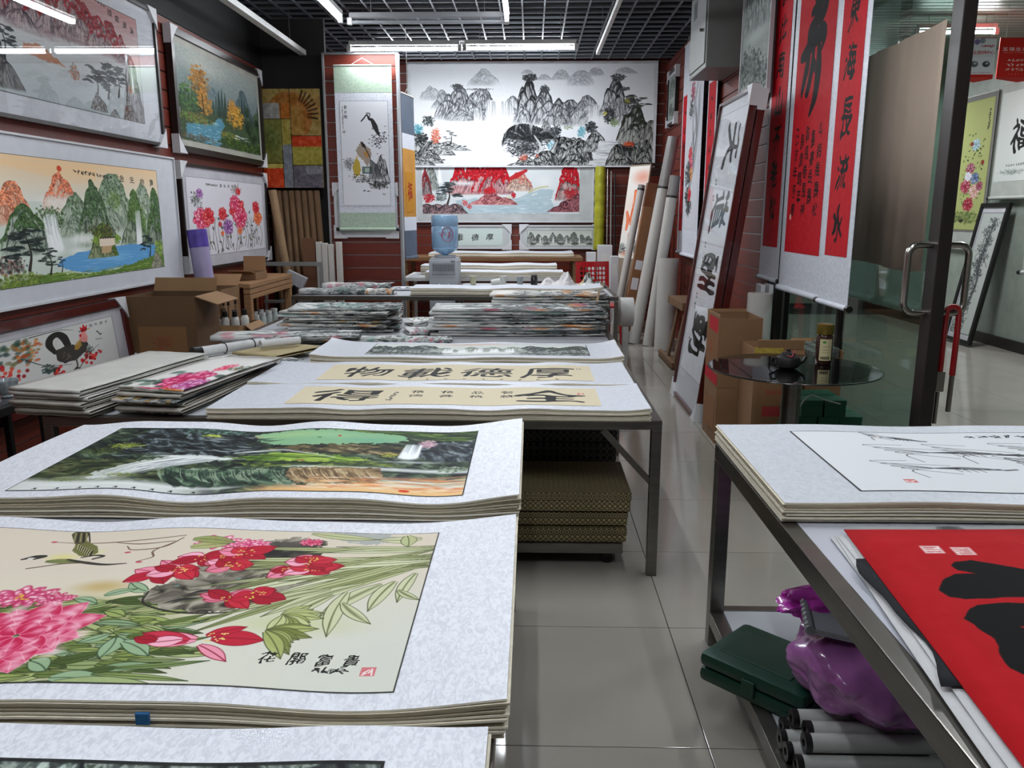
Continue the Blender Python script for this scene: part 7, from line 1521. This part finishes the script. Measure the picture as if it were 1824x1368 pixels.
MB().tube((0, 0, .03), (0, 0, .69), .050, 24).build('column', m_steel, t, True); MB().lathe([(.10, .685), (.14, .69), (.14, .699)], (0, 0, 0), 24).build('flange', m_steel, t, True); MB().lathe([(.23, 0.012), (.235, .02), (.20, .035), (.06, .045)], (0, 0, 0), 32).build('base', mat('black_glass', '060607', .05), t, True)
for k in range(4): a = .6 + k * 1.571; MB().lathe([(.012, 0), (.014, .012)], (.20 * math.cos(a), .20 * math.sin(a), 0), 10).build('foot', m_chrome, t)
t = thing('teapot', 'small black teapot with a red string on the glass table', 'teapot', (1.345, 4.17, .709)); m_clay = mat('dark_clay', '141110', .5)
MB().lathe([(.035, 0), (.058, .012), (.066, .035), (.058, .06), (.035, .074)], (0, 0, 0), 28).build('pot_body', m_clay, t, True); MB().lathe([(.036, .074), (.034, .082), (.012, .086), (.010, .092), (.013, .098), (.004, .102)], (0, 0, 0), 20).build('lid', m_clay, t, True)
MB().path([(.055, 0, .03), (.08, 0, .04), (.092, 0, .065)], [.016, .011, .008], 10).build('spout', m_clay, t, True); MB().path([(-.055, 0, .055), (-.085, 0, .055), (-.09, 0, .03), (-.06, 0, .018)], .007, 8).build('handle', m_clay, t, True); MB().path([(-.02, -.05, .075), (.0, -.06, .07), (.02, -.03, .09), (.03, 0, .095)], .003, 6).build('string', m_red, t)
c4 = Cv(100, 160, 'b8ae86'); c4.dab(.35, .14, .10, .07, '3c7a34', 1); c4.scribble(.2, .35, .8, .35, 6, .05, '4a4434'); c4.scribble(.2, .5, .8, .5, 6, .05, '4a4434'); c4.scribble(.2, .62, .8, .62, 6, .04, '4a4434')
for k in range(14): c4.stroke([(.15 + .05 * k, .82), (.15 + .05 * k, .94)], .008 if k % 3 else .014, '1c1a18', 1, n=2)
t = thing('coffee_jar', 'brown glass jar with a gold lid and cream label on the glass table', 'jar', (1.575, 4.30, .709)); MB().lathe([(.038, 0), (.043, .006), (.043, .15), (.034, .165)], (0, 0, 0), 28).build('jar_body', mat('coffee_glass', '35201a', .08, 0, .1), t, True); MB().lathe([(.043, .162), (.045, .166), (.045, .215), (.040, .219)], (0, 0, 0), 28).build('lid', mat('gold_lid', '8a7434', .3, .7), t, True)
b = MB(); n = 10
for i in range(n + 1): a = -2.45 + 1.5 * i / n; b.v += [(.0445 * math.cos(a), .0445 * math.sin(a), .025), (.0445 * math.cos(a), .0445 * math.sin(a), .14)]
for i in range(n): b.f.append((2 * i, 2 * i + 2, 2 * i + 3, 2 * i + 1)); b.mi.append(0); b.uv[i] = [(i / n, 0), ((i + 1) / n, 0), ((i + 1) / n, 1), (i / n, 1)]
b.build('label', pic_mat('jar_label', c4), t, True)
# green boxes
m_green = mat('green_card', '1a5a44', .6, 0, .08, 6); nb = 0
for lv in range(5):
    for r_ in range(2):
        for q in range(3 if lv < 4 else 2):
            x = 1.50 + .128 * q + .02 * math.sin(lv * 2); y = 4.42 + .15 * r_ + .01 * (lv % 2)
            t = thing('green_box', ('front ', 'rear ')[r_] + ('left', 'middle', 'right')[q] + ' green card box in the ' + ORD[lv] + ' layer from the floor under the glass table', 'box', (x + .06, y + .07, .096 * lv), .04 * math.sin(nb * 2.1), 'green boxes under the glass table'); MB().bbox(-.06, .06, -.068, .068, 0, .068, .002).build('box_base', m_green, t); MB().bbox(-.0615, .0615, -.0695, .0695, .068, .094, .002).build('lid', m_green, t); nb += 1
tag(MB().path(catmull([(1.43, 4.31, .08), (1.44, 4.31, .30), (1.47, 4.31, .46), (1.53, 4.32, .53), (1.62, 4.34, .50), (1.70, 4.33, .48)], 6).tolist(), .004, 6).build('packing_string', m_white_metal), 'thin white cord hanging over the pile of green boxes', 'cord')
# door lock
t = thing('bicycle_lock', 'red and steel shackle lock hanging from the glass door handle', 'lock', (2.005, 3.845, 0)); m_rl = mat('lock_red', '8c1418', .25, 0, .05, 4, 0, .4)
MB().path(catmull([(-.035, 0, .72), (-.035, 0, 1.02), (-.02, 0, 1.065), (.01, 0, 1.065), (.025, 0, 1.02), (.025, 0, .74)], 5).tolist(), .014, 10).build('shackle', m_rl, t, True); MB().bbox(-.055, -.015, -.018, .018, .66, .76, .004).build('lock_body', m_chrome, t); MB().tube((.025, 0, .56), (.025, 0, .75), .012, 10).build('shaft', m_chrome, t, True); MB().tube((-.035, 0, .50), (-.035, 0, .66), .010, 10).build('shaft', m_chrome, t, True)
tag(MB().bbox(2.02, 2.028, 3.86, 3.93, 1.08, 1.30, .003).build('keypad_plate', mat('dark_plate', '1c1a18', .4)), 'dark keypad plate beside the door handle', 'plate') if False else None

# ------------------------------------------------------------------ on the lower shelf of the right table
t = thing('tool_case', 'dark green plastic tool case lying on the steel shelf', 'case', (.715, 2.165, .133), -.78); m_gc = mat('green_plastic', '0f3529', .4, 0, .05, 10, .1)
for k, (z0, z1) in enumerate(((0, .045), (.048, .092))): MB().bbox(-.165, .165, -.13, .13, z0, z1, .018).build(('case_base', 'case_lid')[k], m_gc, t, True)
MB().bbox(-.02, .02, -.138, -.125, .02, .07, .003).build('latch', m_gc, t); MB().path([(-.07, .13, .045), (-.07, .165, .045), (.07, .165, .045), (.07, .13, .045)], .010, 8).build('handle', m_gc, t, True); MB().bbox(-.13, .10, -.08, .08, .090, .094, .003).build('raised_panel', m_gc, t)
from mathutils import noise as mnoise
bm = bmesh.new(); bmesh.ops.create_icosphere(bm, subdivisions=5, radius=1)
for v in bm.verts:
    d = v.co.copy(); r = 1 + .22 * mnoise.noise(d * 1.6) + .10 * mnoise.noise(Vector((d.x * 3, d.y * 3, d.z * 1.2)) + Vector((3, 1, 2))) - .07 * abs(mnoise.noise(d * 5)) - .04 * abs(mnoise.noise(d * 11))
    v.co = Vector((d.x * .19 * r, d.y * .21 * r, max(d.z * .125 * r, -.095)))
b = MB(); bm.verts.index_update(); b.add([v.co[:] for v in bm.verts], [[v.index for v in f.verts] for f in bm.faces]); bm.free()
t = thing('plastic_bag', 'shiny purple plastic bag bulging on the shelf under the table', 'bag', (.905, 1.96, .325)); m_bag = mat('purple_film', 'a866a8', .2, 0, .35, 6, .0, .6)
b.build('bag_body', m_bag, t, True)
bm = bmesh.new(); bmesh.ops.create_icosphere(bm, subdivisions=4, radius=1)
for v in bm.verts:
    d = v.co.copy(); r = 1 + .35 * mnoise.noise(d * 2.3 + Vector((7, 2, 1))) - .12 * abs(mnoise.noise(d * 6)); v.co = Vector((d.x * .17 * r, d.y * .075 * r, d.z * .045 * r))
b = MB(); bm.verts.index_update(); b.add([v.co[:] for v in bm.verts], [[v.index for v in f.verts] for f in bm.faces], Matrix.Translation((-.06, .10, .135)) @ Matrix.Rotation(.25, 4, 'Z')); bm.free(); b.build('gathered_neck', mat('magenta_film', 'a82c9c', .2, 0, .2, 8, 0, .5), t, True)
t = thing('notebook', 'grey spiral pouch lying on top of the purple bag', 'notebook', (.80, 1.96, .448), -.25); t.rotation_euler = (.06, .14, -.20); m_nb = mat('grey_cover', '8e9096', .4, 0, .05)
MB().bbox(-.07, .13, -.085, .085, 0, .006, .002).build('cover', m_nb, t); MB().bbox(-.066, .126, -.082, .082, .006, .011, .001).build('pages', m_rice, t); MB().bbox(-.07, .13, -.085, .085, .011, .015, .002).build('cover', m_nb, t); MB().tube((-.07, -.085, .008), (-.07, .085, .008), .013, 12).build('spine', mat('grey_spine', '77797e', .4), t, True)
for k in range(7): MB().tube((-.083 + .0, -.07 + .023 * k, .014), (-.076, -.07 + .023 * k, .022), .003, 6).build('ring_hole', m_card, t)
m_film = mat('film_white', 'a9aaa6', .25, 0, .05)
for k, (x, y, z) in enumerate(((.685, 1.925, .160), (.70, 1.90, .2035), (.665, 1.875, .160), (.72, 1.85, .2035), (.665, 1.825, .160), (.70, 1.80, .2035), (.675, 1.775, .160))):
    t = thing('film_roll', ('white film roll with black end caps, farthest in the bottom row', 'white film roll lying on the farthest bottom roll', 'second white film roll of the bottom row', 'white film roll lying in the middle of the upper row', 'third white film roll of the bottom row', 'nearest white film roll of the upper row', 'nearest white film roll of the bottom row')[k], 'roll', (x, y, z)); MB().tube((0, 0, 0), (.34, .0, 0), .0235, 18).build('roll', m_film, t, True); MB().pipe((-.012, 0, 0), (.004, .0, 0), .0245, .010, 18).build('end_cap', m_cord, t, True)
for k in range(2): t = thing('brocade_box', ('grey brocade box near the film rolls on the shelf', 'grey brocade box lying on the other one by the film rolls')[k], 'box', (1.30 + .02 * k, 1.45, .133 + .082 * k)); MB().bbox(-.22, .30, -.20, .20, 0, .05, .003).build('box_base', m_broc_d, t); MB().bbox(-.223, .303, -.203, .203, .052, .08, .003).build('lid', m_broc_d, t)
